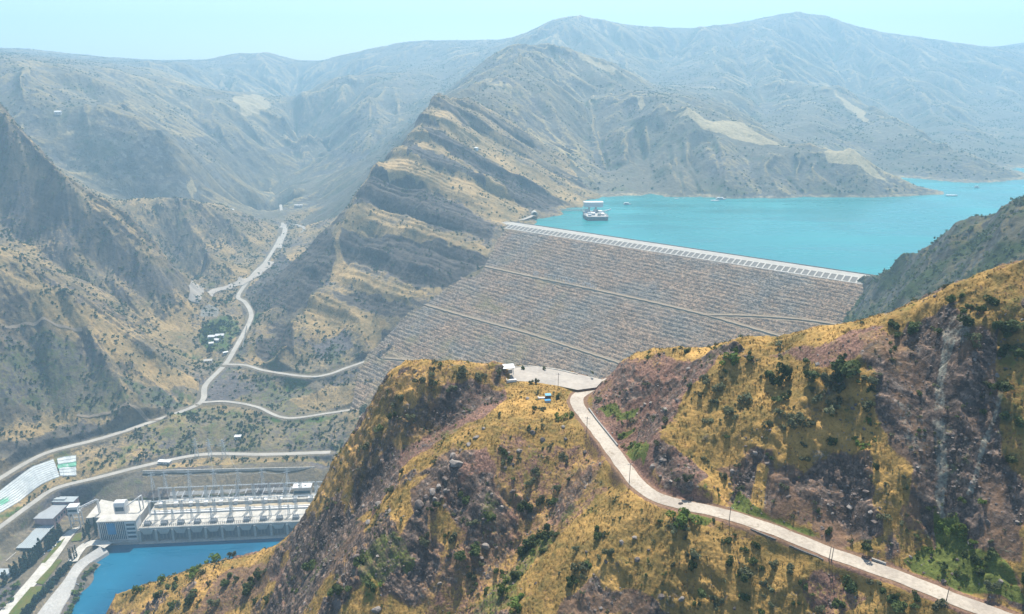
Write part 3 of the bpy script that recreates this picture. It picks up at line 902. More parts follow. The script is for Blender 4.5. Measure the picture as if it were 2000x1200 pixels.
M['rust'] = plain('rusty_metal', (0.25, 0.12, 0.06), 0.7, 0.3, 0.25, 0.5)
M['blue_roof'] = plain('blue_roofing', (0.10, 0.30, 0.42), 0.6, 0.4, 0.1, 0.5)
M['red_roof'] = plain('brown_roofing', (0.22, 0.12, 0.09), 0.7, 0.3, 0.15, 0.4)
M['stone'] = plain('stone_parapet', (0.30, 0.285, 0.26), 0.9, 0.2, 0.25, 0.8)
M['boulder'] = plain('boulder_rock', (0.175, 0.142, 0.122), 0.92, 0.2, 0.30, 0.6, col2=(0.10, 0.080, 0.070))
M['boulder_pale'] = plain('pale_boulder_rock', (0.27, 0.235, 0.205), 0.92, 0.2, 0.3, 0.6, col2=(0.15, 0.128, 0.112))
M['wood'] = plain('weathered_wood', (0.17, 0.14, 0.115), 0.85, 0.2, 0.2, 1.5)
M['bark'] = plain('bark', (0.10, 0.08, 0.06), 0.9, 0.2, 0.2, 1.5)
M['lawn'] = plain('lawn_grass', (0.075, 0.105, 0.02), 0.95, 0.1, 0.25, 0.12, col2=(0.13, 0.11, 0.03))
M['lining_green'] = plain('green_paint', (0.16, 0.40, 0.26), 0.7, 0.3, 0.15, 0.15)
M['lining'] = plain('pale_lining', (0.56, 0.58, 0.55), 0.85, 0.25, 0.14, 0.10, col2=(0.42, 0.44, 0.43), streak=True)
M['berm'] = plain('berm_dust', (0.27, 0.21, 0.145), 0.95, 0.1, 0.25, 0.10, col2=(0.20, 0.158, 0.115))
M['car_white'] = plain('white_car_paint', (0.7, 0.7, 0.69), 0.3, 0.5, 0.03, 0.5)
M['car_blue'] = plain('blue_car_paint', (0.10, 0.22, 0.36), 0.3, 0.5, 0.05, 0.5)
M['rubber'] = plain('tyre_rubber', (0.03, 0.03, 0.03), 0.9, 0.2, 0.1, 2.0)
M['dirt_path'] = plain('dirt_path', (0.40, 0.33, 0.225), 0.95, 0.1, 0.18, 0.15, col2=(0.32, 0.26, 0.185))
M['wire'] = plain('wire_metal', (0.42, 0.45, 0.46), 0.5, 0.4, 0.05, 0.3)


def leaf_mat(name, a, b, trans=0.35):
    t = NT(name)
    oi = t.n('ShaderNodeObjectInfo')
    n = t.noise(0.9, 3.0, 0.6)
    n2 = t.noise(0.06, 2.0, 0.5)
    n3 = t.noise(3.5, 2.0, 0.6)
    c = t.mix(t.rng(n, 0.35, 0.7), a, b)
    c = t.gain(c, n2, 0.75, 1.25)
    c = t.gain(c, n3, 0.7, 1.35)
    c = t.gain(c, oi.outputs['Random'], 0.75, 1.25)
    m = t.done(c, 0.75, 0.15)
    tr = t.n('ShaderNodeBsdfTranslucent'); t.put(tr.inputs[0], c)
    mx = t.n('ShaderNodeMixShader'); mx.inputs[0].default_value = trans
    t.t.links.new(t.b.outputs[0], mx.inputs[1]); t.t.links.new(tr.outputs[0], mx.inputs[2]); t.t.links.new(mx.outputs[0], t.out.inputs[0])
    return m


M['leaf_dark'] = leaf_mat('dark_green_leaves', (0.058, 0.086, 0.028), (0.11, 0.132, 0.048))
M['leaf_grey'] = leaf_mat('grey_green_leaves', (0.105, 0.118, 0.062), (0.17, 0.175, 0.095))
M['leaf_bright'] = leaf_mat('fresh_green_leaves', (0.085, 0.135, 0.022), (0.15, 0.195, 0.045))
M['leaf_cypress'] = leaf_mat('cypress_foliage', (0.018, 0.045, 0.030), (0.034, 0.070, 0.042))
M['leaf_far'] = leaf_mat('hillside_leaves', (0.044, 0.072, 0.026), (0.082, 0.108, 0.042))
M['straw'] = leaf_mat('dry_grass_blades', (0.32, 0.198, 0.062), (0.19, 0.135, 0.045))


def water_mat(name, deep, light, k, rough, bumpk, foam=None):
    t = NT(name)
    n1 = t.noise(k, 4.0, 0.5, vec=t.scalev((1, 0.35, 1)), dist=0.8)
    n4 = t.noise(k * 2.2, 4.0, 0.6, vec=t.scalev((0.35, 1.6, 1)), dist=0.5)
    n2 = t.noise(k * 60, 3.0, 0.6)
    c = t.mix(t.rng(n1, 0.35, 0.65), deep, light)
    c = t.gain(c, n4, 0.84, 1.16)
    if foam:
        n5 = t.noise(0.10, 5.0, 0.7, vec=t.scalev((0.6, 1.0, 1)), dist=1.5)
        c = t.mix(t.math('MULTIPLY', t.rng(n5, 0.60, 0.76), 0.55), c, foam)
    t.bump(n2, bumpk, 0.4)
    t.put(t.b.inputs['Roughness'], t.rng(n4, 0.3, 0.7, rough * 0.7, rough * 1.4))
    return t.done(c, t.rng(n4, 0.3, 0.7, rough * 0.7, rough * 1.4), 0.25)


M['lake'] = water_mat('turquoise_water', (0.006, 0.160, 0.165), (0.014, 0.212, 0.214), 0.0032, 0.25, 0.15)
M['river'] = water_mat('deep_blue_water', (0.000, 0.058, 0.12), (0.000, 0.108, 0.19), 0.008, 0.3, 0.3, foam=(0.06, 0.21, 0.30))


def rockfill_mat():
    t = NT('rockfill')
    sp = t.n('ShaderNodeSeparateColor'); t.t.links.new(t.voro(0.62), sp.inputs[0])
    sp2 = t.n('ShaderNodeSeparateColor'); t.t.links.new(t.voro(0.26), sp2.inputs[0])
    n = t.noise(0.6, 4.0, 0.65)
    z = t.attr('zone')
    n_c = t.noise(0.016, 4.0, 0.6)
    c = t.mix(sp.outputs[0], (0.11, 0.075, 0.050), (0.33, 0.222, 0.142))
    c = t.mix(t.rng(n_c, 0.44, 0.62), c, t.mix(sp.outputs[1], (0.085, 0.076, 0.066), (0.225, 0.195, 0.16)))
    c = t.gain(c, sp2.outputs[0], 0.72, 1.3)
    c = t.mix(t.math('MULTIPLY', t.rng(z[2], 0.52, 0.8), 0.75), c, (0.31, 0.24, 0.165))
    c = t.mix(t.math('MULTIPLY', t.rng(z[2], 0.46, 0.22), 0.6), c, (0.055, 0.047, 0.042))  # dark streaks and the painted shade of the gaps
    c = t.mix(t.brk(z[0], n, 0.6, 3.0), c, (0.27, 0.205, 0.135))
    c = t.mix(t.brk(z[1], n, 0.8, 3.0), c, t.mix(n, (0.27, 0.205, 0.10), (0.14, 0.13, 0.05)))
    c = t.gain(c, n, 0.6, 1.4)
    t.bump(n, 0.6, 1.0)
    return t.done(c, 0.95, 0.12)


M['rockfill'] = rockfill_mat()
# ================================================================== zones and terrain meshes
def zstack(*a):
    return [np.clip(x, 0, 1) for x in a]


# ---- near hill
L = NEAR
X, Y = L.X, L.YY
gx, gy = L.grad(); sl = np.sqrt(gx * gx + gy * gy)
bs = blur(sl, 6)
rock = craggy * sstep(0.35, 0.9, sl + 0.25 * rockn)
rock = np.clip(rock * 0.9 + 0.35 * craggy, 0, 1)
gn = fbm(X, Y, 1 / 35., 4, 101)
grass = np.clip(0.86 - 0.55 * craggy + 0.55 * gn - 0.35 * sstep(1.0, 1.9, bs), 0, 1)
scree = np.clip(0.5 + 0.9 * fbm(X, Y, 1 / 45., 3, 102), 0, 1)
pale = np.zeros_like(sl); green = np.clip(0.70 * fbm(X, Y, 1 / 18., 4, 103) + 0.02, 0, 1) * 1.2


def paint(arr, uv, amt, warp=5.0, wl=18.0, soft=4, seed=3, lay=None):
    m = (lay or L).poly(uv, warp, wl, seed, soft)
    return arr + amt * m, m


def setz(uv, g=None, r=None, s=None, p=None, gr=None, warp=5.0, wl=18.0, soft=4, seed=3, k=1.0):
    """declare the cover of one patch of ground"""
    global grass, rock, scree, pale, green
    m = L.poly(uv, warp, wl, seed, soft) * k
    if g is not None: grass = grass * (1 - m) + g * m
    if r is not None: rock = rock * (1 - m) + np.clip(r + 0.5 * (rock - 0.4), 0, 1) * m
    if s is not None: scree = scree * (1 - m) + s * m
    if p is not None: pale = pale * (1 - m) + p * m
    if gr is not None: green = green * (1 - m) + gr * m


# reddish scree slopes
setz([(1175, 745), (1250, 700), (1290, 690), (1440, 690), (1340, 790), (1280, 860), (1290, 900), (1240, 930), (1160, 820), (1150, 770)], g=0.22, s=1.0, r=0.45, warp=4)
setz([(1000, 850), (1130, 880), (1200, 930), (1100, 1040), (960, 1200), (820, 1200), (900, 1080), (880, 990), (960, 900)], g=0.55, s=1.0, r=0.40, warp=6)
setz([(900, 740), (985, 750), (1000, 790), (940, 820), (880, 850), (870, 800)], g=0.12, s=1.0, r=0.5)
setz([(780, 830), (880, 800), (870, 860), (800, 900), (760, 960), (720, 1010), (720, 900)], g=0.22, s=1.0, r=0.65)
setz([(860, 920), (950, 870), (960, 930), (880, 1000)], g=0.15, s=1.0, r=0.25)
setz([(520, 1120), (620, 1050), (660, 1060), (640, 1120), (540, 1170)], g=0.1, s=0.6, r=0.6)
setz([(440, 1110), (530, 1095), (520, 1150), (440, 1200), (380, 1200)], g=0.3, s=0.4, r=0.3, gr=0.25)
# golden crests and meadows
setz([(1180, 730), (1215, 706), (1285, 676), (1400, 670), (1500, 663), (1640, 630), (1760, 604), (1850, 562), (2000, 516), (2000, 545), (1880, 585), (1800, 622), (1660, 650), (1500, 678), (1300, 690)], g=1.0, r=0.0, s=0.2, warp=2)
setz([(1000, 755), (1120, 770), (1140, 850), (1090, 830), (1000, 815), (940, 860), (900, 880), (960, 800)], g=1.0, r=0.12, s=0.4, warp=4)
setz([(800, 715), (960, 715), (900, 745), (830, 790), (740, 850), (720, 800)], g=0.98, r=0.12)
setz([(1335, 810), (1419, 690), (1699, 695), (1725, 793), (1767, 895), (1771, 1013), (1737, 1047), (1722, 946), (1648, 890), (1547, 905), (1530, 962), (1500, 900), (1450, 880), (1440, 940), (1415, 985), (1370, 960), (1310, 930), (1293, 850)], g=0.98, r=0.06, gr=0.14)
setz([(1210, 950), (1290, 1000), (1480, 1045), (1700, 1115), (1980, 1210), (1900, 1230), (1500, 1230), (1150, 1230), (1060, 1200), (1130, 1060)], g=0.98, r=0.06, gr=0.16)
setz([(225, 1160), (320, 1130), (420, 1100), (530, 1068), (520, 1085), (420, 1122), (300, 1155), (240, 1180)], g=1.0, r=0.0, gr=0.25, warp=3)
setz([(590, 1010), (650, 900), (720, 810), (760, 760), (770, 800), (700, 900), (640, 1000)], g=0.95, r=0.2)
setz([(790, 720), (960, 720), (985, 760), (900, 800), (800, 870), (720, 980), (640, 1080), (580, 1080), (640, 960), (700, 850), (740, 770)], g=0.72, r=0.42, s=0.5, gr=0.10, warp=6)
setz([(860, 770), (960, 745), (990, 770), (930, 800), (880, 830), (850, 810)], g=0.15, r=0.85, s=0.9, warp=4)
setz([(700, 940), (760, 880), (800, 900), (730, 990), (690, 1010)], g=0.25, r=0.9, warp=4)
# dark rocky faces
setz([(1700, 690), (1760, 640), (1860, 600), (1960, 700), (2000, 900), (2000, 1100), (1880, 1080), (1800, 1040), (1760, 900)], g=0.18, r=0.75, s=0.3, warp=5)
setz([(1480, 880), (1700, 880), (1740, 1000), (1700, 1060), (1540, 1010), (1440, 980), (1400, 900)], g=0.30, r=0.62, s=0.45, warp=6)
setz([(1265, 870), (1320, 865), (1380, 930), (1360, 960), (1290, 920)], g=0.05, r=0.85, s=0.7, warp=3)
setz([(1500, 690), (1660, 650), (1740, 640), (1700, 690), (1560, 720)], g=0.25, r=0.5, s=0.9, warp=4)
setz([(880, 940), (960, 920), (990, 1000), (930, 1060), (880, 1010)], g=0.05, r=0.95, warp=3)
setz([(600, 1030), (680, 960), (720, 1040), (640, 1130), (560, 1160)], g=0.2, r=0.85, warp=5)
setz([(800, 960), (900, 880), (930, 880), (850, 1000), (820, 1010)], g=0.2, r=0.95, warp=3)
setz([(1080, 1180), (1180, 1140), (1280, 1180), (1260, 1230), (1080, 1230)], g=0.3, r=0.7, warp=5)
setz([(1474, 905), (1500, 905), (1496, 990), (1466, 990)], g=0.95, r=0.0, warp=2)
setz([(1960, 560), (2000, 540), (2060, 700), (2060, 960), (1985, 940), (1950, 760)], g=0.85, r=0.1, gr=0.35, warp=4)
setz([(1700, 650), (1800, 640), (1790, 720), (1720, 760)], g=0.45, r=0.5, warp=5)
setz([(1880, 560), (1960, 560), (1950, 680), (1890, 640)], g=0.8, r=0.15, warp=4)
# pale streaks and crusts on the big face
setz([(1830, 640), (1870, 640), (1850, 720), (1840, 800), (1820, 810), (1835, 720)], p=1.0, warp=2, soft=3)
setz([(1810, 830), (1840, 830), (1850, 1000), (1835, 1050), (1820, 960)], p=0.95, warp=2.5, soft=3)
setz([(1955, 740), (1968, 740), (1940, 850), (1900, 960), (1885, 960), (1925, 850)], p=0.95, warp=2.5, soft=3)
setz([(1840, 620), (1900, 610), (1880, 680), (1850, 680)], p=0.75, warp=3, soft=3)
setz([(1760, 800), (1800, 800), (1800, 880), (1770, 880)], p=0.6, warp=3, soft=3)
setz([(1580, 850), (1680, 850), (1680, 900), (1580, 900)], p=0.35, warp=3)
# green ground
for uvp in ([(1225, 872), (1262, 864), (1258, 895), (1235, 905), (1220, 890)], [(1215, 808), (1250, 795), (1235, 818), (1210, 825)], [(1160, 800), (1210, 790), (1225, 805), (1190, 815)], [(1205, 850), (1235, 838), (1230, 850), (1210, 862)],
            [(1320, 995), (1400, 1010), (1380, 1025), (1325, 1012)], [(1440, 960), (1520, 1000), (1600, 1040), (1500, 1030), (1420, 1000)],
            [(1740, 1075), (1860, 1040), (1960, 1090), (2000, 1180), (1900, 1165), (1790, 1120)], [(1820, 1010), (1870, 1000), (1900, 1060), (1830, 1070)]):
    setz(uvp, gr=0.95, g=0.7, r=0.05, warp=2.5, soft=3)
setz([(700, 1080), (780, 1040), (800, 1120), (700, 1180)], gr=0.5, warp=5)
setz([(960, 1150), (1040, 1050), (1080, 1060), (1000, 1180), (940, 1220)], gr=0.55, warp=5)
setz([(1560, 1140), (1640, 1120), (1700, 1180), (1620, 1210)], gr=0.3, r=0.35, g=0.4, warp=4)
rv = 1 - sstep(3.0, 5.0, roadD)
NEAR.rd = np.minimum(roadD, 60).astype(f32)
parkM_ = np.clip(parkM, 0, 1)
grass = grass * (1 - rv) ; rock = rock * (1 - rv); green = green * (1 - rv); scree *= (1 - 0.5 * rv)
NEAR.z_grass, NEAR.z_green, NEAR.z_rock = np.clip(grass, 0, 1), np.clip(green, 0, 1), np.clip(rock, 0, 1)
tbn = L.h + 0.55 * X + 0.25 * Y + 5.0 * fbm(X, Y, 1 / 18., 4, 12)
lay_ = sstep(0.1, 0.5, np.abs((tbn / 3.1) % 1.0 - 0.5) * 2 + 0.5 * fbm(X, Y, 1 / 6., 3, 141)) * 0.8
grass = np.clip(0.20 + 0.56 * grass + 0.16 * fbm(X, Y, 1 / 7., 3, 142), 0, 1) * (1 - rv); rock = np.clip(0.14 + 0.58 * rock + 0.16 * fbm(X, Y, 1 / 6., 3, 143), 0, 1) * (1 - rv)
hill = L.mesh('hillside', M['near'], {'zone': zstack(grass, rock, green), 'zone2': zstack(scree, pale * 0.52, lay_)})

# ---- valley, left slopes, central mountain
L = VAL
X, Y = L.X, L.YY
gx, gy = L.grad(); sl = np.sqrt(gx * gx + gy * gy)
ph1 = (VAL.tb / 92.0) % 1.0; ph2 = (VAL.tb / 24.0) % 1.0
hard = ((ph1 < 0.38).astype(f32) * 0.8 + (ph2 < 0.40).astype(f32) * 0.3) * np.clip(0.7 + 0.9 * fbm(X, Y, 1 / 140., 3, 115), 0, 1.1)
gn = fbm(X, Y, 1 / 120., 4, 111)
asp = np.clip(gx * -0.75 - gy * 0.3, -1, 1)                # slopes that face the sun are grassier
rock = cside * hard * sstep(0.25, 0.6, sl) + (1 - cside) * np.clip(sstep(0.75, 1.15, sl) * 0.7 + 0.5 * gn - 0.1, 0, 1)
grass = np.clip(0.55 + 0.7 * gn + 0.25 * asp * (1 - cside) + 0.12 * cside, 0, 1) * (1 - 0.3 * rock)
green = np.clip((1 - cside) * (0.10 - 0.3 * asp + 0.6 * fbm(X, Y, 1 / 70., 4, 113)) * sstep(150, 60, L.h) * 1.3, 0, 1) + (1 - cside) * np.clip(0.14 + 0.45 * fbm(X, Y, 1 / 50., 4, 114), 0, 1)
scree = np.clip(0.45 + fbm(X, Y, 1 / 90., 3, 112), 0, 1); pale = np.zeros_like(sl)
WS = dict(warp=12.0, wl=50.0)
# left flank
setz([(60, 530), (130, 575), (180, 640), (120, 660), (60, 610)], g=1.0, r=0.0, gr=0.0, **WS)
setz([(150, 590), (300, 690), (390, 760), (330, 760), (200, 680)], g=0.95, r=0.05, gr=0.0, **WS)
setz([(0, 640), (130, 660), (220, 740), (250, 800), (100, 810), (0, 790)], gr=0.42, g=0.45, r=0.25, **WS)
setz([(220, 740), (330, 760), (370, 790), (280, 800)], g=0.25, r=0.6, gr=0.45, **WS)
setz([(0, 850), (200, 820), (220, 850), (60, 890), (0, 910)], g=0.2, r=0.85, gr=0.1, **WS)
setz([(0, 845), (130, 815), (200, 808), (140, 830), (0, 868)], g=0.9, gr=0.1, r=0.0, **WS)
# terrace slopes
setz([(470, 740), (560, 760), (640, 770), (560, 812), (480, 790)], gr=0.42, g=0.4, r=0.1, **WS)
setz([(570, 780), (640, 750), (730, 740), (700, 790), (600, 805)], g=0.7, r=0.6, gr=0.0, **WS)
setz([(400, 760), (460, 730), (500, 760), (440, 785), (400, 785)], g=0.15, s=1.0, r=0.1, gr=0.0, **WS)
setz([(240, 850), (400, 800), (540, 825), (640, 825), (640, 880), (400, 880), (300, 895)], gr=0.4, g=0.5, r=0.3, **WS)
setz([(300, 912), (640, 892), (650, 905), (500, 915), (300, 920)], g=0.95, gr=0.35, r=0.0, **WS)
setz([(275, 922), (640, 915), (640, 945), (280, 958)], g=0.05, r=0.95, gr=0.35, s=0.3, warp=5, wl=40)
setz([(0, 1075), (60, 1000), (140, 960), (270, 925), (280, 960), (180, 975), (70, 985), (30, 1060), (0, 1100)], gr=0.75, g=0.25, r=0.45, warp=5, wl=40)
setz([(370, 600), (430, 560), (500, 545), (470, 600), (480, 660), (400, 700), (380, 680)], g=0.6, s=0.6, r=0.0, gr=0.15, warp=6, wl=40)
setz([(385, 655), (450, 615), (470, 640), (440, 690), (400, 685)], gr=0.6, warp=6, wl=40)
setz([(395, 605), (430, 603), (425, 620), (390, 618)], p=1.0, warp=3, wl=30)
rv = 1 - sstep(5.0, 10.0, rD)
grass = np.where(plant > 0.5, 0.25, grass); green = np.where(plant > 0.6, green * 0.5, green); rock = rock * (1 - 0.9 * plant)
grass *= (1 - rv); rock *= (1 - rv); green *= (1 - rv); scree *= 1 - 0.6 * rv
cside_ = np.clip(cside, 0, 1).astype(f32); plant_ = plant
VAL.z_grass, VAL.z_green, VAL.z_rock, VAL.rv = np.clip(grass, 0, 1), np.clip(green, 0, 1), np.clip(rock, 0, 1), rv
qd = (X - DL[0]) * dnrm[0] + (Y - DL[1]) * dnrm[1]
td = (X - DL[0]) * dvec[0] + (Y - DL[1]) * dvec[1]
crop = (Y < 2340) & ~((L.h < dam_z(X, Y) - 14) & (qd > 10) & (qd < 590) & (td > 60)) & ~((X > 0) & (Y < 1000))
lay_ = sstep(0.25, 0.85, 0.5 + 0.5 * np.sin((VAL.tb + 5 * fbm(X, Y, 1 / 30., 3, 144)) * 6.283 / 13.0) * 0.7 + 0.5 * fbm(X, Y, 1 / 45., 3, 145)) * 0.8
grass = (0.22 + 0.52 * grass + 0.14 * fbm(X, Y, 1 / 22., 3, 146)); rock = (0.12 + 0.60 * rock + 0.14 * fbm(X, Y, 1 / 20., 3, 147))
W2 = dict(warp=7.0, wl=30.0, soft=2)


def bed(uv, dark, k=0.92):
    if dark: setz(uv, g=0.16, r=0.80, gr=0.0, k=k, **W2)
    else: setz(uv, g=0.86, r=0.02, gr=0.0, k=k, **W2)


bed([(708, 337), (743, 318), (791, 279), (880, 300), (1031, 410), (985, 438), (904, 398), (840, 371), (782, 340)], 0)
bed([(787, 281), (821, 288), (904, 322), (950, 350), (940, 360), (899, 337), (840, 322), (796, 298)], 1)
bed([(816, 249), (879, 269), (1055, 371), (1100, 400), (1055, 412), (1031, 396), (938, 337), (850, 279)], 1)
bed([(835, 222), (870, 232), (1000, 306), (1140, 388), (1100, 392), (1055, 368), (879, 264)], 0, 0.8)
bed([(723, 340), (782, 344), (840, 376), (904, 401), (967, 440), (962, 474), (894, 453), (840, 444), (772, 412), (690, 400)], 1)
bed([(679, 405), (703, 420), (840, 449), (952, 486), (957, 508), (840, 469), (723, 461), (669, 440)], 0, 0.75)
bed([(664, 449), (723, 465), (840, 472), (957, 513), (889, 557), (816, 567), (723, 518), (669, 508)], 1)
bed([(645, 513), (664, 518), (772, 567), (812, 600), (743, 586), (645, 547)], 0)
bed([(645, 567), (703, 571), (806, 606), (796, 632), (733, 610), (664, 588)], 1)
bed([(640, 576), (664, 592), (733, 614), (760, 640), (713, 668), (674, 640), (625, 655), (572, 620)], 0)
bed([(474, 581), (547, 493), (645, 449), (655, 508), (616, 567), (567, 615), (498, 615)], 1, 0.8)
bed([(498, 664), (567, 625), (577, 694), (508, 708)], 1)
bed([(743, 645), (796, 645), (762, 683)], 1)
setz([(606, 669), (674, 645), (689, 679), (625, 703)], g=0.12, r=0.15, s=1.0, **W2)
grass = grass * (1 - rv); rock = rock * (1 - rv)
valley = L.mesh('valley_terrain', M['valley'], {'zone': zstack(grass, rock, green), 'zone2': zstack(scree, pale, lay_)}, crop=crop)

# ---- right abutment ridge
L = RGT
X, Y = L.X, L.YY
gx, gy = L.grad(); sl = np.sqrt(gx * gx + gy * gy)
gn = fbm(X, Y, 1 / 55., 4, 121)
rock = np.clip(sstep(0.6, 1.1, sl) * 0.9 + 0.4 * gn, 0, 1)
grass = np.clip(0.45 + 0.9 * gn, 0, 1); green = np.clip(0.30 + 0.9 * fbm(X, Y, 1 / 40., 4, 122), 0, 1)
scree = np.clip(0.4 + gn, 0, 1); pale = np.zeros_like(sl)
RGT.z_green, RGT.z_rock = green, rock
grass = 0.2 + 0.5 * grass; rock = 0.15 + 0.5 * rock; green = 0.22 + 0.7 * green
ridge = L.mesh('ridge_terrain', M['ridge'], {'zone': zstack(grass, rock, green), 'zone2': zstack(scree, pale, pale)})

# ---- mountains
L = MTN
X, Y = L.X, L.YY
gx, gy = L.grad(); sl = np.sqrt(gx * gx + gy * gy)
gn = fbm(X, Y, 1 / 260., 4, 131)
asp = np.clip(gx * -0.8 - gy * 0.2, -1, 1)
conv = np.clip((L.h - blur(L.h, 14)) / 4.0, -1, 1)  # crest minus hollow; paints sunlit tan crest lines into the cover below
rock = np.clip(sstep(0.6, 1.0, sl) * 0.75 + 0.5 * gn, 0, 1)
grass = np.clip(0.28 + 0.5 * gn + 0.45 * asp + 0.75 * conv, 0, 1)
green = np.clip(0.28 - 0.4 * asp - 0.35 * conv + 0.7 * fbm(X, Y, 1 / 120., 4, 132), 0, 1)
scree = np.clip(0.4 + gn, 0, 1); pale = np.zeros_like(sl)
for uvp in ([(455, 190), (500, 185), (530, 205), (510, 225), (470, 225)], [(1305, 222), (1380, 235), (1450, 240), (1535, 286), (1470, 280), (1380, 255)], [(1610, 283), (1680, 310), (1745, 355), (1690, 340), (1620, 310)],
            [(1130, 105), (1200, 135), (1205, 150), (1150, 125)], [(120, 262), (150, 255), (145, 268), (125, 268)], [(1630, 180), (1690, 220), (1700, 240), (1650, 205)], [(365, 365), (380, 350), (385, 375), (365, 385)], [(1230, 180), (1262, 205), (1250, 215)]):
    setz(uvp, p=1.0, g=0.8, gr=0.0, r=0.0, warp=18, wl=90, soft=2)  # bare golden ground, with sunlit crests and upward faces painted pale
shore = (L.h < 288) & (L.h > 270)
rock = np.where(shore, 0.0, rock); grass = np.where(shore, 0.2, grass); green = np.where(shore, 0.0, green); pale = np.maximum(pale, 0.42 * ((L.h < 286) & (L.h > 276) & (X > -100)))
MTN.z_green, MTN.z_rock, MTN.z_grass, MTN.z_pale = green, rock, grass, pale
grass = 0.24 + 0.50 * grass + 0.14 * fbm(X, Y, 1 / 60., 3, 148); rock = 0.14 + 0.5 * rock; green = 0.15 + 0.45 * green
mount = L.mesh('mountains', M['mountain'], {'zone': zstack(grass, rock, green), 'zone2': zstack(scree, pale, pale * 0)})


# ================================================================== water
def sheet(name, pts2, z, mat, kind='structure'):
    bm = bmesh.new()
    f = bm.faces.new([bm.verts.new((p[0], p[1], z)) for p in pts2])
    if f.normal.z < 0:
        f.normal_flip()
    f.normal_update()
    if f.normal.z < 0:
        f.normal_flip()
    bmesh.ops.triangulate(bm, faces=bm.faces[:])
    me = bpy.data.meshes.new(name); bm.to_mesh(me); bm.free()
    me.materials.append(mat)
    o = bpy.data.objects.new(name, me); COL.objects.link(o)
    if kind:
        o['kind'] = kind
    return o


e0, e1 = dam_xyz(-10, -27), dam_xyz(DLEN + 160, -27)
sheet('lake_water', [(e0[0], e0[1]), (e1[0], e1[1]), (1500, 700), (3000, 1200), (3200, 2900), (1500, 2900), (900, 2350), (300, 2250), (100, 2150), (-40, 2000), (-90, 1800), (-70, 1620)], LAKE, M['lake'])
sheet('river_water', [(-900, 520), (-100, 520), (-60, 830), (-300, 850), (-560, 850), (-900, 780)], 0.0, M['river'])

# ================================================================== sky, sun, air
SUN_EL, SUN_AZ = math.radians(61), math.radians(10)      # azimuth from +Y towards +X
w = bpy.data.worlds.new('World'); sc.world = w; w.use_nodes = True
wt = w.node_tree
bg = wt.nodes['Background']
sky = wt.nodes.new('ShaderNodeTexSky'); sky.sky_type = 'NISHITA'
sky.sun_disc = False; sky.sun_elevation = SUN_EL; sky.sun_rotation = SUN_AZ
sky.altitude = 900; sky.air_density = 1.0; sky.dust_density = 1.5; sky.ozone_density = 1.5
wt.links.new(sky.outputs[0], bg.inputs[0]); bg.inputs[1].default_value = 0.11
sd = bpy.data.lights.new('sun', 'SUN'); sd.energy = 5.0; sd.angle = math.radians(0.5); sd.color = (1.0, 0.95, 0.86)
so = bpy.data.objects.new('sun', sd); COL.objects.link(so)
sv = Vector((math.sin(SUN_AZ) * math.cos(SUN_EL), math.cos(SUN_AZ) * math.cos(SUN_EL), math.sin(SUN_EL)))
so.rotation_euler = sv.to_track_quat('Z', 'Y').to_euler()
so.location = (0, 0, 1500)


def haze_box(dens, col, aniso):
    me = bpy.data.meshes.new('haze')
    bm = bmesh.new(); bmesh.ops.create_cube(bm, size=1.0); bm.to_mesh(me); bm.free()
    o = bpy.data.objects.new('haze', me); COL.objects.link(o)
    lo = np.array([-7400.0, -700.0, -60.0]); hi = np.array([7400.0, 8300.0, 1200.0])
    o.location = (lo + hi) / 2; o.scale = hi - lo
    m = bpy.data.materials.new('haze_air'); m.use_nodes = True
    t = m.node_tree
    for n in list(t.nodes):
        t.nodes.remove(n)
    out = t.nodes.new('ShaderNodeOutputMaterial'); v = t.nodes.new('ShaderNodeVolumePrincipled')
    v.inputs['Color'].default_value = (*col, 1); v.inputs['Density'].default_value = dens; v.inputs['Anisotropy'].default_value = aniso
    t.links.new(v.outputs[0], out.inputs['Volume'])
    me.materials.append(m)
    o['kind'] = 'stuff'
    return o


haze_box(1 / 5000.0, (0.415, 0.66, 0.83), 0.2)

sc.view_settings.view_transform = 'Standard'; sc.view_settings.look = 'None'
sc.view_settings.exposure = 0.93; sc.view_settings.gamma = 1.0
sc.cycles.use_denoising = True
try:
    sc.cycles.denoiser = 'OPENIMAGEDENOISE'; sc.cycles.denoising_input_passes = 'RGB_ALBEDO_NORMAL'
except Exception:
    pass
sc.cycles.max_bounces = 5; sc.cycles.diffuse_bounces = 2; sc.cycles.glossy_bounces = 2
sc.cycles.volume_bounces = 2; sc.cycles.transparent_max_bounces = 4
sc.cycles.caustics_reflective = False; sc.cycles.caustics_refractive = False
# ================================================================== dam
def tag(o, label=None, cat=None, group=None, kind=None):
    if label: o['label'] = label
    if cat: o['category'] = cat
    if group: o['group'] = group
    if kind: o['kind'] = kind
    return o


def empty(name, loc=(0, 0, 0), rz=0.0, label=None, cat=None, group=None):
    o = bpy.data.objects.new(name, None); COL.objects.link(o)
    o.location = loc; o.rotation_euler = (0, 0, rz)
    o.empty_display_size = 1.0
    return tag(o, label, cat, group)


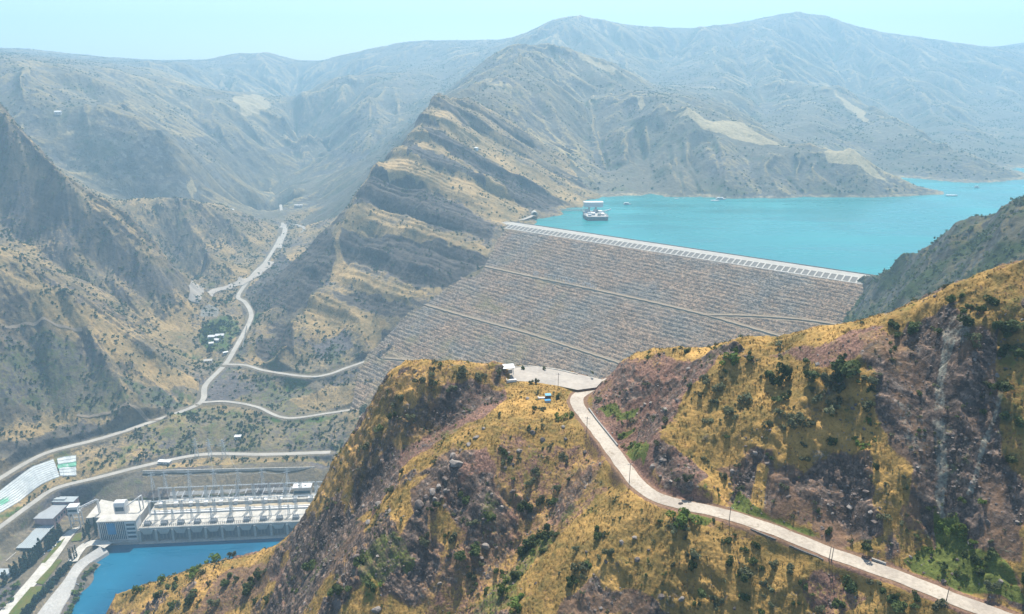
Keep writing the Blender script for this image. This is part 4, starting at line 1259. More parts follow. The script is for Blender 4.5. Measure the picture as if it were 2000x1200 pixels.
class MB:
    """collects simple solids into one mesh"""

    def __init__(s):
        s.v = []; s.f = []

    def add(s, vs, fs):
        k = len(s.v); s.v += [tuple(map(float, p)) for p in vs]; s.f += [tuple(k + i for i in q) for q in fs]

    def box(s, x0, x1, y0, y1, z0, z1, taper=0.0):
        t = taper
        s.add([(x0, y0, z0), (x1, y0, z0), (x1, y1, z0), (x0, y1, z0), (x0 + t, y0 + t, z1), (x1 - t, y0 + t, z1), (x1 - t, y1 - t, z1), (x0 + t, y1 - t, z1)],
              [(0, 3, 2, 1), (4, 5, 6, 7), (0, 1, 5, 4), (1, 2, 6, 5), (2, 3, 7, 6), (3, 0, 4, 7)])

    def bar(s, a, b, r, n=4, r2=None):
        a = Vector(a); b = Vector(b); d = (b - a)
        if d.length < 1e-6: return
        q = d.to_track_quat('Z', 'Y'); r2 = r if r2 is None else r2
        vs = []
        for p, rr in ((a, r), (b, r2)):
            for i in range(n):
                an = 2 * math.pi * (i + 0.5) / n
                vs.append(p + q @ Vector((math.cos(an) * rr, math.sin(an) * rr, 0)))
        fs = [(i, (i + 1) % n, n + (i + 1) % n, n + i) for i in range(n)]
        fs += [tuple(range(n - 1, -1, -1)), tuple(range(n, 2 * n))]
        s.add(vs, fs)

    def prism(s, prof, x0, x1):
        """profile in (y,z) swept along x"""
        n = len(prof)
        vs = [(x0, p[0], p[1]) for p in prof] + [(x1, p[0], p[1]) for p in prof]
        fs = [(i, (i + 1) % n, n + (i + 1) % n, n + i) for i in range(n)] + [tuple(range(n - 1, -1, -1)), tuple(range(n, 2 * n))]
        s.add(vs, fs)

    def strip(s, rows):
        """quad strip grid from list of point rows"""
        k = len(s.v); n = len(rows[0])
        for r in rows:
            s.v += [tuple(map(float, p)) for p in r]
        for i in range(len(rows) - 1):
            for j in range(n - 1):
                s.f.append((k + i * n + j, k + i * n + j + 1, k + (i + 1) * n + j + 1, k + (i + 1) * n + j))

    def data(s, name, mat, smooth=False):
        me = bpy.data.meshes.new(name)
        me.from_pydata(s.v, [], s.f)
        bm = bmesh.new(); bm.from_mesh(me)
        bmesh.ops.recalc_face_normals(bm, faces=bm.faces[:])
        bm.to_mesh(me); bm.free()
        if smooth:
            me.polygons.foreach_set('use_smooth', [True] * len(me.polygons))
        me.materials.append(mat)
        return me

    def build(s, name, mat, parent=None, smooth=False, loc=None, rz=None):
        o = bpy.data.objects.new(name, s.data(name, mat, smooth)); COL.objects.link(o)
        if parent is not None: o.parent = parent
        if loc is not None: o.location = loc
        if rz is not None: o.rotation_euler = (0, 0, rz)
        return o


def linkdup(o, parent=None, loc=None, rz=None, scale=None):
    c = o.copy(); COL.objects.link(c)
    if parent is not None: c.parent = parent
    if loc is not None: c.location = loc
    if rz is not None: c.rotation_euler = (0, 0, rz)
    if scale is not None: c.scale = (scale,) * 3 if not isinstance(scale, (tuple, list)) else scale
    return c


KIDS = {}


def copy_tree(o, parent=None):
    c = o.copy(); COL.objects.link(c)
    if parent is not None: c.parent = parent
    for ch in [k for k in o.children]:
        copy_tree(ch, c)
    return c


def smooth_line(line, step):
    """Catmull-Rom through points, resampled"""
    p = [np.array(q, float) for q in line]
    p = [2 * p[0] - p[1]] + p + [2 * p[-1] - p[-2]]
    out = []
    for i in range(1, len(p) - 2):
        n = max(2, int(np.linalg.norm(p[i + 1] - p[i]) / step))
        for k in range(n):
            t = k / n
            out.append(0.5 * (2 * p[i] + (p[i + 1] - p[i - 1]) * t + (2 * p[i - 1] - 5 * p[i] + 4 * p[i + 1] - p[i + 2]) * t * t + (3 * p[i] - p[i - 1] - 3 * p[i + 1] + p[i + 2]) * t ** 3))
    out.append(p[-2])
    return out


def offsets(line):
    out = []
    for i in range(len(line)):
        a = line[max(0, i - 1)]; b = line[min(len(line) - 1, i + 1)]
        d = (b - a)[:2]; d = d / (np.linalg.norm(d) + 1e-9)
        out.append(np.array([-d[1], d[0], 0.0]))
    return out


def ribbon(name, line, half, lift, mat, step=3.0, zfun=None, cross=5, jitter=0.0, kind='structure', parent=None, thick=0.0):
    ln = smooth_line(line, step); of = offsets(ln)
    mb = MB(); rows = []
    for i, (p, o) in enumerate(zip(ln, of)):
        r = []
        for k in range(cross):
            t = -1 + 2 * k / (cross - 1)
            hw = half * (1 + jitter * math.sin(i * 0.9 + 2 * t) * (0.6 + 0.4 * math.sin(i * 2.3)))
            q = p + o * hw * t
            z = (zfun(q[0], q[1]) if zfun else q[2]) + lift
            r.append((q[0], q[1], z))
        if thick:
            r = [(r[0][0], r[0][1], r[0][2] - thick)] + r + [(r[-1][0], r[-1][1], r[-1][2] - thick)]
        rows.append(r)
    mb.strip(rows)
    o = mb.build(name, mat, parent, smooth=not thick)
    if kind: o['kind'] = kind
    return o


dam = empty('rockfill_dam', (0, 0, 0), 0, 'huge grey-brown rockfill dam with horizontal courses, holding back the turquoise lake', 'dam')
# rockfill face
nt, nq = int(900 * Q), int(700 * Q)
T = np.linspace(-70, DLEN + 150, nt)[None, :]; QQ = np.linspace(19.0, 640, nq)[:, None]
T = np.repeat(T, nq, 0); QQ = np.repeat(QQ, nt, 1)
bx_ = DL[0] + dvec[0] * T + dnrm[0] * QQ; by_ = DL[1] + dvec[1] * T + dnrm[1] * QQ
bz = CREST - (QQ - D0) / SLOPE
DAM_P1 = [dam_pt(u, v) for u, v in [(930, 517), (948, 521), (1040, 541), (1160, 566), (1280, 592), (1380, 616), (1440, 633), (1500, 650), (1560, 668)]]
DAM_P1B = [dam_pt(u, v) for u, v in [(1380, 616), (1430, 616), (1500, 619), (1570, 625), (1630, 634), (1680, 645)]]
DAM_P2 = [dam_pt(u, v) for u, v in [(815, 590), (835, 597), (930, 624), (1030, 651), (1120, 680), (1215, 711), (1280, 735)]]
DAM_P3 = [dam_pt(u, v) for u, v in [(742, 699), (790, 703), (830, 706)]]
DAM_P4 = [dam_pt(u, v) for u, v in [(760, 688), (800, 700), (850, 716)]]


def pdist(lines):
    D = np.full(T.shape, 1e9, f32)
    for ln in lines:
        for a, b in zip(ln[:-1], ln[1:]):
            vx, vy = b[0] - a[0], b[1] - a[1]
            t = np.clip(((bx_ - a[0]) * vx + (by_ - a[1]) * vy) / (vx * vx + vy * vy), 0, 1)
            D = np.minimum(D, np.sqrt((bx_ - a[0] - t * vx) ** 2 + (by_ - a[1] - t * vy) ** 2))
    return D


pd = pdist([DAM_P1, DAM_P1B, DAM_P2, DAM_P3])
pd4 = pdist([DAM_P4])
rows_ = (QQ - 0.055 * T) + 3.2 * fbm(T, QQ, 1 / 90., 3, 5) + 1.0 * fbm(T, QQ, 1 / 12., 3, 6)
pat = np.clip(0.75 + 0.8 * fbm(T, QQ, 1 / 45., 3, 10), 0.3, 1.3)
course = steps(rows_, 7.9, 0.28) * pat + 0.5 * steps(rows_ * 1.0 + 2.0 * fbm(T, QQ, 1 / 25., 2, 12), 4.3, 0.3) * (1.25 - pat)
c1, v1 = cells(T + 2 * fbm(T, QQ, 0.1, 2, 8), QQ, 1 / 3.3, 41)
c2, v2_ = cells(T, QQ, 1 / 1.7, 43)
amp = sstep(2.5, 6.0, pd)
dz = sstep(19, 27, QQ) * (1.65 * course + 1.9 * (0.5 - c1) * (0.2 + v1) + 1.0 * (0.5 - c2) * (0.3 + v2_) + 1.2 * fbm(T, QQ, 1 / 30., 3, 11)) * amp
streak = np.clip(0.5 + 0.40 * fbm(T / 28.0, rows_ / 3.2, 1.0, 3, 14) + 0.35 * fbm(T / 7.0, rows_ / 1.5, 1.0, 2, 18) + 0.24 * np.sin(6.283 * (rows_ / 7.9 - 0.05)) * pat, 0, 1)  # random streaks; the sine term paints shade into gaps between courses
bz2 = bz + dz - 0.3
co = np.stack([bx_, by_, bz2], -1).reshape(-1, 3)
idx = np.arange(nq * nt).reshape(nq, nt)
qd_ = np.stack([idx[:-1, :-1], idx[1:, :-1], idx[1:, 1:], idx[:-1, 1:]], -1).reshape(-1, 4)
_cq = np.array([(p[0] - DL[0]) * dnrm[0] + (p[1] - DL[1]) * dnrm[1] for p in CONTACT]); _ct = np.array([(p[0] - DL[0]) * dvec[0] + (p[1] - DL[1]) * dvec[1] for p in CONTACT])
_o = np.argsort(_cq)
okv = (T > np.interp(QQ, _cq[_o], _ct[_o]) - 32) & (bz > 14)
qd_ = qd_[okv.ravel()[qd_].all(1)]
face = raw_mesh('rockfill_face', co, qd_, M['rockfill'], smooth=False, parent=dam)
at = face.data.color_attributes.new('zone', 'FLOAT_COLOR', 'POINT')
buf = np.ones((nq * nt, 4), f32)
buf[:, 0] = np.clip((1 - sstep(2.0, 6.5, pd)) + 0.6 * (1 - sstep(2, 6, pd4)), 0, 1).ravel()
tuft = np.clip(0.30 + 1.1 * fbm(T, QQ, 1 / 60., 4, 15) + 0.10 * course - 0.15 * sstep(300, 100, QQ), 0, 1)
buf[:, 1] = (tuft * 0.55 * sstep(500, 250, T) + 0.12).ravel(); buf[:, 2] = streak.ravel()
at.data.foreach_set('color', buf.ravel())
# crest
CR = math.atan2(dvec[1], dvec[0])
cr = MB(); x0, x1 = -30.0, DLEN + 60
cr.prism([(0.6, CREST - 3), (0.6, CREST), (26.5, CREST), (26.5, CREST - 3)], x0, x1)


def dam_local(o):
    o.location = (DL[0], DL[1], 0); o.rotation_euler = (0, 0, CR)
    return o


dam_local(cr.build('crest_road', M['crest'], dam))
pp = MB(); pp.prism([(26.5, CREST - 12), (26.5, CREST + 1.3), (27.3, CREST + 1.3), (28.2, CREST - 12)], x0, x1)
dam_local(pp.build('upstream_parapet', M['concrete_dark'], dam))
k1 = MB(); k1.prism([(-0.9, CREST - 2), (-0.9, CREST + 0.55), (0.6, CREST + 0.55), (0.6, CREST - 2)], x0, x1)
dam_local(k1.build('crest_kerb', M['concrete_pale'], dam))
AZ0, AZ1 = CREST + 0.2, CREST - 4.2
ap = MB(); ap.prism([(-0.9, AZ0 - 3), (-0.9, AZ0), (-17.5, AZ1), (-17.5, AZ1 - 4)], x0, x1)
dam_local(ap.build('apron', M['apron'], dam))
k2 = MB(); k2.prism([(-17.5, AZ1 - 4), (-17.5, AZ1 + 0.7), (-19.2, AZ1 + 0.2), (-19.2, AZ1 - 4)], x0, x1)
dam_local(k2.build('apron_kerb', M['concrete_pale'], dam))
rb = MB(); rb.prism([(-0.95, AZ0 + 0.02), (-0.95, AZ0 + 0.6), (-17.45, AZ1 + 0.6), (-17.45, AZ1 + 0.02)], -1.0, 1.0)
rib0 = rb.build('rib', M['concrete_pale'], dam)
NR = 72
for i in range(NR):
    r = rib0 if i == 0 else linkdup(rib0, dam)
    t_ = -6 + i * (DLEN + 16) / (NR - 1)
    r.location = (DL[0] + dvec[0] * t_, DL[1] + dvec[1] * t_, 0); r.rotation_euler = (0, 0, CR)
# berm tracks
for nm, ln, wd in (('berm_track', DAM_P1, 2.6), ('berm_track', DAM_P1B, 2.0), ('berm_track', DAM_P2, 2.6), ('berm_track', DAM_P3, 2.4)):
    ribbon(nm, ln, wd * 0.85, 0.55, M['berm'], 3.0, jitter=0.3, kind=None, parent=dam, thick=1.6)

# ================================================================== roads
ribbon('hill_road', ROAD_N, 2.85, 0.10, M['road'], 1.5, kind='structure', cross=7, jitter=0.07)
sheet('car_park', [(p[0], p[1]) for p in PARK], 447.62, M['lot'])
ribbon('valley_road', ROAD_V, 4.6, 0.35, M['road_v'], 6.0)
ribbon('terrace_road', ROAD_V2, 3.3, 0.5, M['road_v'], 5.0, jitter=0.08)
ribbon('terrace_road', ROAD_V3, 2.9, 0.65, M['road_v'], 5.0, jitter=0.08)
ribbon('station_road', ROAD_V4, 4.2, 0.35, M['road_v'], 6.0)
ab = pz([(978, 436, 290.4), (1000, 431, 290.4), (1022, 429, 290.4), (1042, 421, 290.4)])
ribbon('crest_access_road', ab, 4.0, 0.4, M['road_v'], 4.0)
# ================================================================== power station by the river
S0 = P(197, 1062, z=2.0); S1 = P(580, 1045, z=2.0)
SA = math.atan2(S1[1] - S0[1], S1[0] - S0[0])
su = np.array([math.cos(SA), math.sin(SA)]); sw = np.array([-su[1], su[0]])


def SL(u, v, z):
    p = P(u, v, z=z)[:2] - S0[:2]
    return float(p @ su), float(p @ sw)


def SW(lx, ly, z=0.0):
    p = S0[:2] + su * lx + sw * ly
    return (float(p[0]), float(p[1]), z)


def sobj(mb, name, mat, parent, smooth=False):
    return mb.build(name, mat, parent, smooth)


def LY(v, z, u=430):
    return SL(u, v, z)[1]


# --- office block
OW = SL(272, 1058, 2)[0]
off = empty('office_building', SW(0, 0, 0), SA, 'white office block with tall window fins standing at the river edge', 'building')
b = MB(); b.box(0, OW, 0.6, 15, -2, 33.6); b.build('wall', M['white'], off)
b = MB(); b.box(-0.6, OW + 0.6, -0.4, 15.6, 33.6, 34.6); b.box(0.5, OW - 0.5, 1.0, 14.5, 34.6, 34.8); b.build('roof', M['concrete_pale'], off)
b = MB(); b.box(1.5, OW * 0.72, 0.35, 0.6, 7.0, 32.4); b.build('window', M['glass_dark'], off)
b = MB()
for i in range(4):
    b.box(OW * 0.74, OW - 2.0, 0.38, 0.6, 8.5 + i * 6, 11.5 + i * 6)
b.build('window', M['glass_dark'], off)
fm = MB(); fm.box(-0.35, 0.35, -0.25, 0.35, 5.2, 33.4)
fin = None
for i in range(15):
    x = 1.6 + i * (OW * 0.72 - 1.8) / 14
    if fin is None:
        fin = fm.build('fin', M['white'], off); fin.location = (x, 0, 0)
    else:
        linkdup(fin, off, (x, 0, 0))
b = MB(); b.box(OW * 0.24, OW * 0.46, -0.42, -0.27, 15.0, 31.8); b.build('banner', M['blue_panel'], off)
b = MB(); b.box(-4, OW + 1.5, -3.2, 0.34, 3.8, 5.0); b.box(-2, OW + 1.0, -2.0, 0.34, -2, 3.8); b.build('podium', M['concrete'], off)
b = MB(); b.box(OW - 1.6, OW + 0.25, 0.2, 0.58, -2, 33.5); b.build('stair_tower', M['concrete_pale'], off)

# --- machine hall with its deck
DZ = 20.5
HX0, HX1 = OW + 0.9, 300.0
LYB = LY(972, DZ)
hall = empty('machine_hall', SW(0, 0, 0), SA, 'long low concrete machine hall with gate bays along the blue river', 'power station')
b = MB(); b.box(HX0, HX1, 2.6, LYB - 0.5, -3, DZ - 1.2); b.build('wall', M['concrete_dark'], hall)
b = MB(); b.box(HX0, HX1, 1.2, LYB, DZ - 1.2, DZ); b.build('deck', M['concrete_pale'], hall)
b = MB(); b.box(HX0, HX1, -2.6, 2.4, -3, 1.6); b.build('ledge', M['concrete_pale'], hall)
NU = 12; UW = (HX1 - HX0) / NU
pm = MB(); pm.box(-1.5, 1.5, -0.4, 2.5, 1.6, DZ - 1.25); pm.box(-1.2, 1.2, -1.4, -0.4, 1.6, 8.0)
hm = MB(); hm.add([(2.2, 0.2, DZ - 1.3), (UW - 2.2, 0.2, DZ - 1.3), (UW - 6.0, 0.2, DZ - 8.0), (6.0, 0.2, DZ - 8.0), (2.2, 2.5, DZ - 1.3), (UW - 2.2, 2.5, DZ - 1.3), (UW - 6.0, 2.5, DZ - 8.0), (6.0, 2.5, DZ - 8.0)],
                  [(0, 1, 2, 3), (7, 6, 5, 4), (0, 4, 5, 1), (1, 5, 6, 2), (2, 6, 7, 3), (3, 7, 4, 0)])
gm = MB()
for k in range(3):
    gm.box(4.2 + k * 4.4, 7.2 + k * 4.4, 2.35, 2.58, 4.0, 11.0)
pier = hood = gate = None
for i in range(NU):
    x = HX0 + i * UW
    if pier is None:
        pier = pm.build('pier', M['concrete'], hall); pier.location = (x + 1.6, 0, 0)
        hood = hm.build('shading_hood', M['concrete'], hall); hood.location = (x + 0.8, 0, 0)  # added hoods, shaped to give the front its zigzag shadows
        gate = gm.build('gate', M['steel_dark'], hall); gate.location = (x + 0.8, 0, 0)
    else:
        linkdup(pier, hall, (x + 1.6, 0, 0)); linkdup(hood, hall, (x + 0.8, 0, 0)); linkdup(gate, hall, (x + 0.8, 0, 0))
b = MB(); b.box(HX0 + 1, HX1, 1.3, 1.9, DZ, DZ + 1.1); b.build('parapet', M['concrete_pale'], hall)
b = MB()
b.box(HX0 + 4, HX1, LY(1000, DZ), LY(1000, DZ) + 2.2, DZ, DZ + 2.0); b.box(HX0 + 4, HX1, LY(996, DZ), LY(996, DZ) + 1.6, DZ, DZ + 1.6)
b.build('cable_duct', M['white'], hall)
b = MB(); b.box(HX0 + 2, HX1, LY(986, DZ), LY(986, DZ) + 5.0, DZ, DZ + 4.2); b.build('gallery', M['concrete_pale'], hall)
b = MB()
for i in range(1):
    b.box(HX0 + 8 + i * 20, HX0 + 13 + i * 20, LY(986, DZ) - 1, LY(986, DZ) + 6.0, DZ, DZ + 5.6)
gc0 = b.build('gallery_cap', M['white'], hall)
for i in range(1, 12):
    linkdup(gc0, hall, (i * 20, 0, 0))
b = MB(); b.box(HX0 + 3, HX1, LY(993, DZ), LY(987.5, DZ), DZ, DZ + 0.25); b.build('gravel_strip', M['dirt_path'], hall)
# rear apron stepping up to the yard
b = MB(); b.prism([(LYB + 0.1, 2), (LYB + 0.1, DZ - 0.2), (LYB + 8.5, 27.5), (LYB + 8.5, 2)], HX0 + 14, HX1 - 12); b.build('rear_apron', M['concrete'], hall)

# transformers in a row along the river side of the deck
tf = empty('transformer', (0, 0, 0), SA)
b = MB(); b.box(-4.2, 4.2, -1.6, 1.6, 0.4, 4.6); b.box(-4.6, 4.6, -1.9, 1.9, 0, 0.4); b.build('tank', M['steel_dark'], tf)
b = MB()
for k in range(9):
    b.box(-4.0 + k * 0.95, -3.5 + k * 0.95, -2.7, -1.65, 0.9, 4.2)
b.build('radiator', M['steel'], tf)
bm_ = MB(); bm_.bar((0, 0, 4.6), (0, 0, 7.0), 0.32, 6, 0.16)
b0 = bm_.build('bushing', M['concrete_dark'], tf); b0.location = (-2.6, 0.4, 0)
linkdup(b0, tf, (0, 0.4, 0)); linkdup(b0, tf, (2.6, 0.4, 0))
NTF = 12
ordn = ['first', 'second', 'third', 'fourth', 'fifth', 'sixth', 'seventh', 'eighth', 'ninth', 'tenth', 'eleventh', 'twelfth', 'thirteenth', 'fourteenth', 'fifteenth', 'sixteenth', 'seventeenth', 'eighteenth', 'nineteenth', 'twentieth']
for i in range(NTF):
    t = tf if i == 0 else copy_tree(tf)
    t.location = SW(HX0 + 9 + i * (HX1 - HX0 - 18) / (NTF - 1), 10.5, DZ)
    tag(t, f'dark finned transformer on the white deck, {ordn[i]} along from the office block', 'transformer', 'transformers on the machine hall deck')
fn = MB()
for i in range(int((HX1 - HX0) / 2.6)):
    x = HX0 + 2 + i * 2.6
    fn.box(x - 0.22, x + 0.22, 5.4, 5.8, DZ, DZ + 3.6)
fn.box(HX0 + 2, HX1 - 1, 5.5, 5.7, DZ + 3.3, DZ + 3.6); fn.box(HX0 + 2, HX1 - 1, 5.5, 5.7, DZ + 1.2, DZ + 1.4)
fence = fn.build('deck_fence', M['steel_dark']); fence.location = SW(0, 0); fence.rotation_euler = (0, 0, SA)
tag(fence, 'dark post fence running in front of the transformers on the deck', 'fence')


# lattice masts
def lattice(mb, w0, w1, h, n, r, z0=0.0):
    c = lambda w, z, k: (w * (1 if k in (0, 1) else -1), w * (1 if k in (0, 3) else -1), z)
    for i in range(n):
        za, zb = z0 + h * i / n, z0 + h * (i + 1) / n
        wa = w0 + (w1 - w0) * i / n; wb = w0 + (w1 - w0) * (i + 1) / n
        for k in range(4):
            mb.bar(c(wa, za, k), c(wb, zb, k), r)
            mb.bar(c(wa, za, k), c(wb, zb, (k + 1) % 4), r * 0.6)
            mb.bar(c(wb, zb, k), c(wb, zb, (k + 1) % 4), r * 0.6)


def pylon(name, h, w0, arms, r=0.2):
    e = empty(name, (0, 0, 0))
    b = MB(); lattice(b, w0, 0.45, h, 7, r); b.build('mast', M['wire'], e)
    am = MB()
    for az, al in arms:
        am.bar((-al, 0, az), (al, 0, az), r * 1.0); am.bar((-al, 0, az), (0, 0, az + 1.6), r * 0.7); am.bar((al, 0, az), (0, 0, az + 1.6), r * 0.7)
    am.build('cross_arm', M['wire'], e)
    im = MB(); im.bar((0, 0, 0), (0, 0, -1.9), 0.2, 6, 0.12)
    first = None
    for az, al in arms:
        for sgn in (-1, 1):
            if first is None:
                first = im.build('insulator', M['concrete_dark'], e); first.location = (sgn * al * 0.93, 0, az)
            else:
                linkdup(first, e, (sgn * al * 0.93, 0, az))
    return e


wires = []


def wire(a, b, sag, name='power_line', n=10, r=0.13):
    a = np.array(a, float); b = np.array(b, float); mb = MB(); pr = None
    for i in range(n + 1):
        t = i / n; p = a + (b - a) * t; p[2] -= sag * 4 * t * (1 - t)
        if pr is not None: mb.bar(pr, p, r, 3)
        pr = p
    return mb.build(name, M['wire'])


yu = [300, 325, 372, 421, 468, 515, 563]
py = pylon('yard_pylon', 27.0, 2.6, [(22.0, 5.0), (26.0, 3.2)])
tops = []
for i, u in enumerate(yu):
    g = P(u, 958 - (u - 300) * 0.03, z=27)
    t = py if i == 0 else copy_tree(py)
    zg = float(VAL.q(g[0], g[1])); t.location = (g[0], g[1], zg - 0.3); t.rotation_euler = (0, 0, SA + 0.35)
    tops.append((g[0], g[1], zg))
    tag(t, f'grey lattice pylon under the bank behind the deck, {ordn[i]} from the office block', 'pylon', 'pylons behind the machine hall')
gp = pylon('deck_portal', 17.0, 1.6, [(16.0, 6.5)])
gt = []
for i, u in enumerate([310, 342, 378, 415, 452, 490, 527, 563]):
    lx, ly = SL(u, 1012, DZ)
    t = gp if i == 0 else copy_tree(gp)
    t.location = SW(lx, LY(1013, DZ), DZ); t.rotation_euler = (0, 0, SA)
    gt.append(SW(lx, LY(1013, DZ), DZ + 16))
    tag(t, f'slim lattice line portal on the pale deck, {ordn[i]} from the office block', 'line portal', 'line portals on the deck')
tp = pylon('suspension_tower', 30.0, 2.8, [(20.0, 5.5), (24.0, 4.5), (28.0, 3.2)])
tt = []
for i, (u, v) in enumerate([(385, 892), (411, 893), (438, 894)]):
    g = VAL.hit(u, v)
    t = tp if i == 0 else copy_tree(tp)
    t.location = (g[0], g[1], g[2] - 0.3); t.rotation_euler = (0, 0, 0.3)
    tt.append(tuple(g))
    tag(t, ['tall lattice tower beside the station road, left one of three', 'tall lattice tower beside the station road, middle one of three', 'tall lattice tower beside the station road, right one of three'][i], 'pylon', 'lattice towers beside the station road')
for i in range(len(tops) - 1):
    a, c = tops[i], tops[i + 1]
    if i == 0: continue
    w_ = wire((a[0], a[1], a[2] + 22), (c[0], c[1], c[2] + 22), 2.5)
    tag(w_, f'sagging line between the {ordn[i]} and {ordn[i+1]} pylons behind the deck', 'power line', 'power lines of the switchyard')
for i in range(len(gt)):
    a = tops[min(i, 6)]
    w_ = wire((a[0], a[1], a[2] + 25), gt[i], 2.0)
    tag(w_, f'line dropping from a yard pylon to the {ordn[i]} portal on the deck', 'power line', 'power lines of the switchyard')
for i in range(3):
    a = tt[i]; c = tops[i + 2]
    w_ = wire((a[0], a[1], a[2] + 28), (c[0], c[1], c[2] + 25), 2.0)
    tag(w_, f'line from the {["left", "middle", "right"][i]} roadside tower down to the yard pylons', 'power line', 'power lines of the switchyard')
# tall gantry frames of the switchyard on the rear edge of the deck
gf = empty('switchyard_frame', (0, 0, 0), SA)
b = MB(); lattice(b, 0.9, 0.5, 22.0, 6, 0.17); c_ = b.build('column', M['wire'], gf); c_.location = (-9.5, 0, 0); linkdup(c_, gf, (9.5, 0, 0))
b = MB()
for k in range(6):
    b.bar((-9.5 + k * 3.17, -0.5, 21.2), (-6.33 + k * 3.17, 0.5, 21.2), 0.1); b.bar((-9.5 + k * 3.17, 0.5, 22.2), (-6.33 + k * 3.17, -0.5, 22.2), 0.1)
for yy, zz in ((-0.5, 21.2), (0.5, 21.2), (-0.5, 22.2), (0.5, 22.2)):
    b.bar((-9.5, yy, zz), (9.5, yy, zz), 0.14)
b.build('beam', M['wire'], gf)
im = MB(); im.bar((0, 0, 21.2), (0, 0, 18.6), 0.2, 6, 0.12)
i0 = im.build('insulator', M['concrete_dark'], gf); i0.location = (-5, 0, 0); linkdup(i0, gf, (0, 0, 0)); linkdup(i0, gf, (5, 0, 0))
k_ = 0
for rowi, vv in enumerate((1002, 975)):
    for i in range(11):
        t = gf if k_ == 0 else copy_tree(gf); k_ += 1
        t.location = SW(HX0 + 14 + i * 21.4, LY(vv, DZ) - (1.0 if rowi else 0), DZ); t.rotation_euler = (0, 0, SA)
        tag(t, f'grey lattice busbar frame in the {["front", "rear"][rowi]} row on the deck, {ordn[i]} from the office block', 'busbar frame', 'busbar frames on the deck')
# light channels on the rear apron
cm = MB(); cm.add([(0, LYB + 0.4, DZ + 0.1), (1.3, LYB + 0.4, DZ + 0.1), (4.3, LYB + 8.4, 27.7), (3.0, LYB + 8.4, 27.7), (0, LYB + 0.4, DZ + 0.9), (1.3, LYB + 0.4, DZ + 0.9), (4.3, LYB + 8.4, 28.5), (3.0, LYB + 8.4, 28.5)],
                  [(0, 1, 2, 3), (7, 6, 5, 4), (0, 4, 5, 1), (1, 5, 6, 2), (2, 6, 7, 3), (3, 7, 4, 0)])
ch0 = None
for i in range(18):
    x = HX0 + 18 + i * 12.2 + (3.0 if i % 3 == 0 else 0)
    if ch0 is None:
        ch0 = cm.build('cable_chute', M['white'], hall); ch0.location = (x, 0, 0)
    else:
        linkdup(ch0, hall, (x, 0, 0))
# yard retaining wall at the top of the bank
rw = MB(); prev = None
rows = []
for u in range(278, 625, 12):
    g = P(u, 921 - (u - 278) * 0.022, z=43.5)
    rows.append([(g[0], g[1], 38.0), (g[0], g[1], 44.5), (g[0] + 0.2, g[1] + 1.0, 44.5), (g[0] + 0.2, g[1] + 1.0, 37.5)])
rw.strip(rows)
tag(rw.build('bank_wall', M['concrete_pale']), 'thin pale wall along the top of the dark bank above the pylons', 'wall')
lp = MB(); a = P(262, 924, z=40); a[2] = VAL.q(a[0], a[1]); lp.bar((a[0], a[1], a[2] - 1), (a[0] + 6, a[1] - 22, 20), 0.55, 6)
tag(lp.build('penstock_pipe', M['lining_green']), 'thin green pipe running down the dark bank behind the office', 'pipe')
# small pale control hut at the right end of the yard
hx, hy = SL(590, 962, 27)
hut = empty('control_hut', SW(hx, hy, 0), SA, 'cream flat-roofed control hut at the far right end of the deck', 'building')
b = MB(); b.box(-12, 12, 0, 10, 8, 34); b.build('wall', M['concrete_pale'], hut)
b = MB(); b.box(-12.8, 12.8, -0.8, 10.8, 34, 35); b.box(-6, -3, 4, 7, 35, 36.5); b.box(3, 6, 4, 7, 35, 36.5); b.build('roof', M['white'], hut)
b = MB(); b.box(-11, 11, -0.25, -0.02, 25.5, 29.5); b.build('window', M['glass_dark'], hut)
# white plant house and gantry on the office roof level
cx_, cy_ = SL(236, 1001, 24)
ph = empty('crane_house', SW(cx_, cy_ + 4, 0), SA, 'white rounded crane house with a braced arm behind the office block', 'crane')
b = MB(); b.prism([(-6, 20), (-6, 35), (-4.5, 38.5), (0, 40), (4.5, 38.5), (6, 35), (6, 20)], -7, 7); b.build('cab', M['white'], ph)
b = MB(); b.prism([(-6.05, 27), (-6.05, 33), (-6.25, 33), (-6.25, 27)], -5.5, 5.5); b.build('window', M['glass_dark'], ph)
b = MB()
b.bar((7, 0, 31), (22, 4, 41), 0.9); b.bar((9, 5, 31), (24, 9, 41), 0.9); b.bar((22, 4, 41), (24, 9, 41), 0.8); b.bar((22, 4, 41), (22, 4, 20), 0.8); b.bar((24, 9, 41), (24, 9, 20), 0.8)
b.build('arm', M['white'], ph)
b = MB(); b.box(-36, 34, -12, 34, 0, 20.2); yard = b.build('yard_slab', M['concrete_pale'])
yard.location = SW(cx_ - 8, cy_ + 8, 0); yard.rotation_euler = (0, 0, SA)
tag(yard, 'pale concrete yard slab behind the white office block', 'platform')

# --- pink warehouse and sheds
wa = P(66, 1013, z=28); wb = P(103, 1013, z=28); wc = P(131, 985, z=28)
wh = empty('warehouse', (0, 0, 0), 0, 'tall pinkish warehouse with flat grey roof beside the cypress row', 'building')
x0, x1, y0, y1 = wa[0], wb[0], wb[1], wc[1]
b = MB(); b.box(x0, x1, y0, y1, 6, 27.4); b.build('wall', M['pink_wall'], wh)
b = MB(); b.box(x0 - 0.5, x1 + 0.5, y0 - 0.5, y1, 27.4, 28.1); b.build('roof', M['grey_roof'], wh)
b = MB(); b.box(x0 + 1, x1 + 8, y1 + 0.2, y1 + 12, 6, 31.2); b.build('end_block', M['pink_wall'], wh)
b = MB(); b.box(x0, x1 + 8.6, y1 - 0.4, y1 + 12.5, 31.2, 32.0); b.box(x0 + 3, x0 + 20, y1 + 3, y1 + 8, 32.0, 33.6); b.build('end_roof', M['slate_roof'], wh)
b = MB()
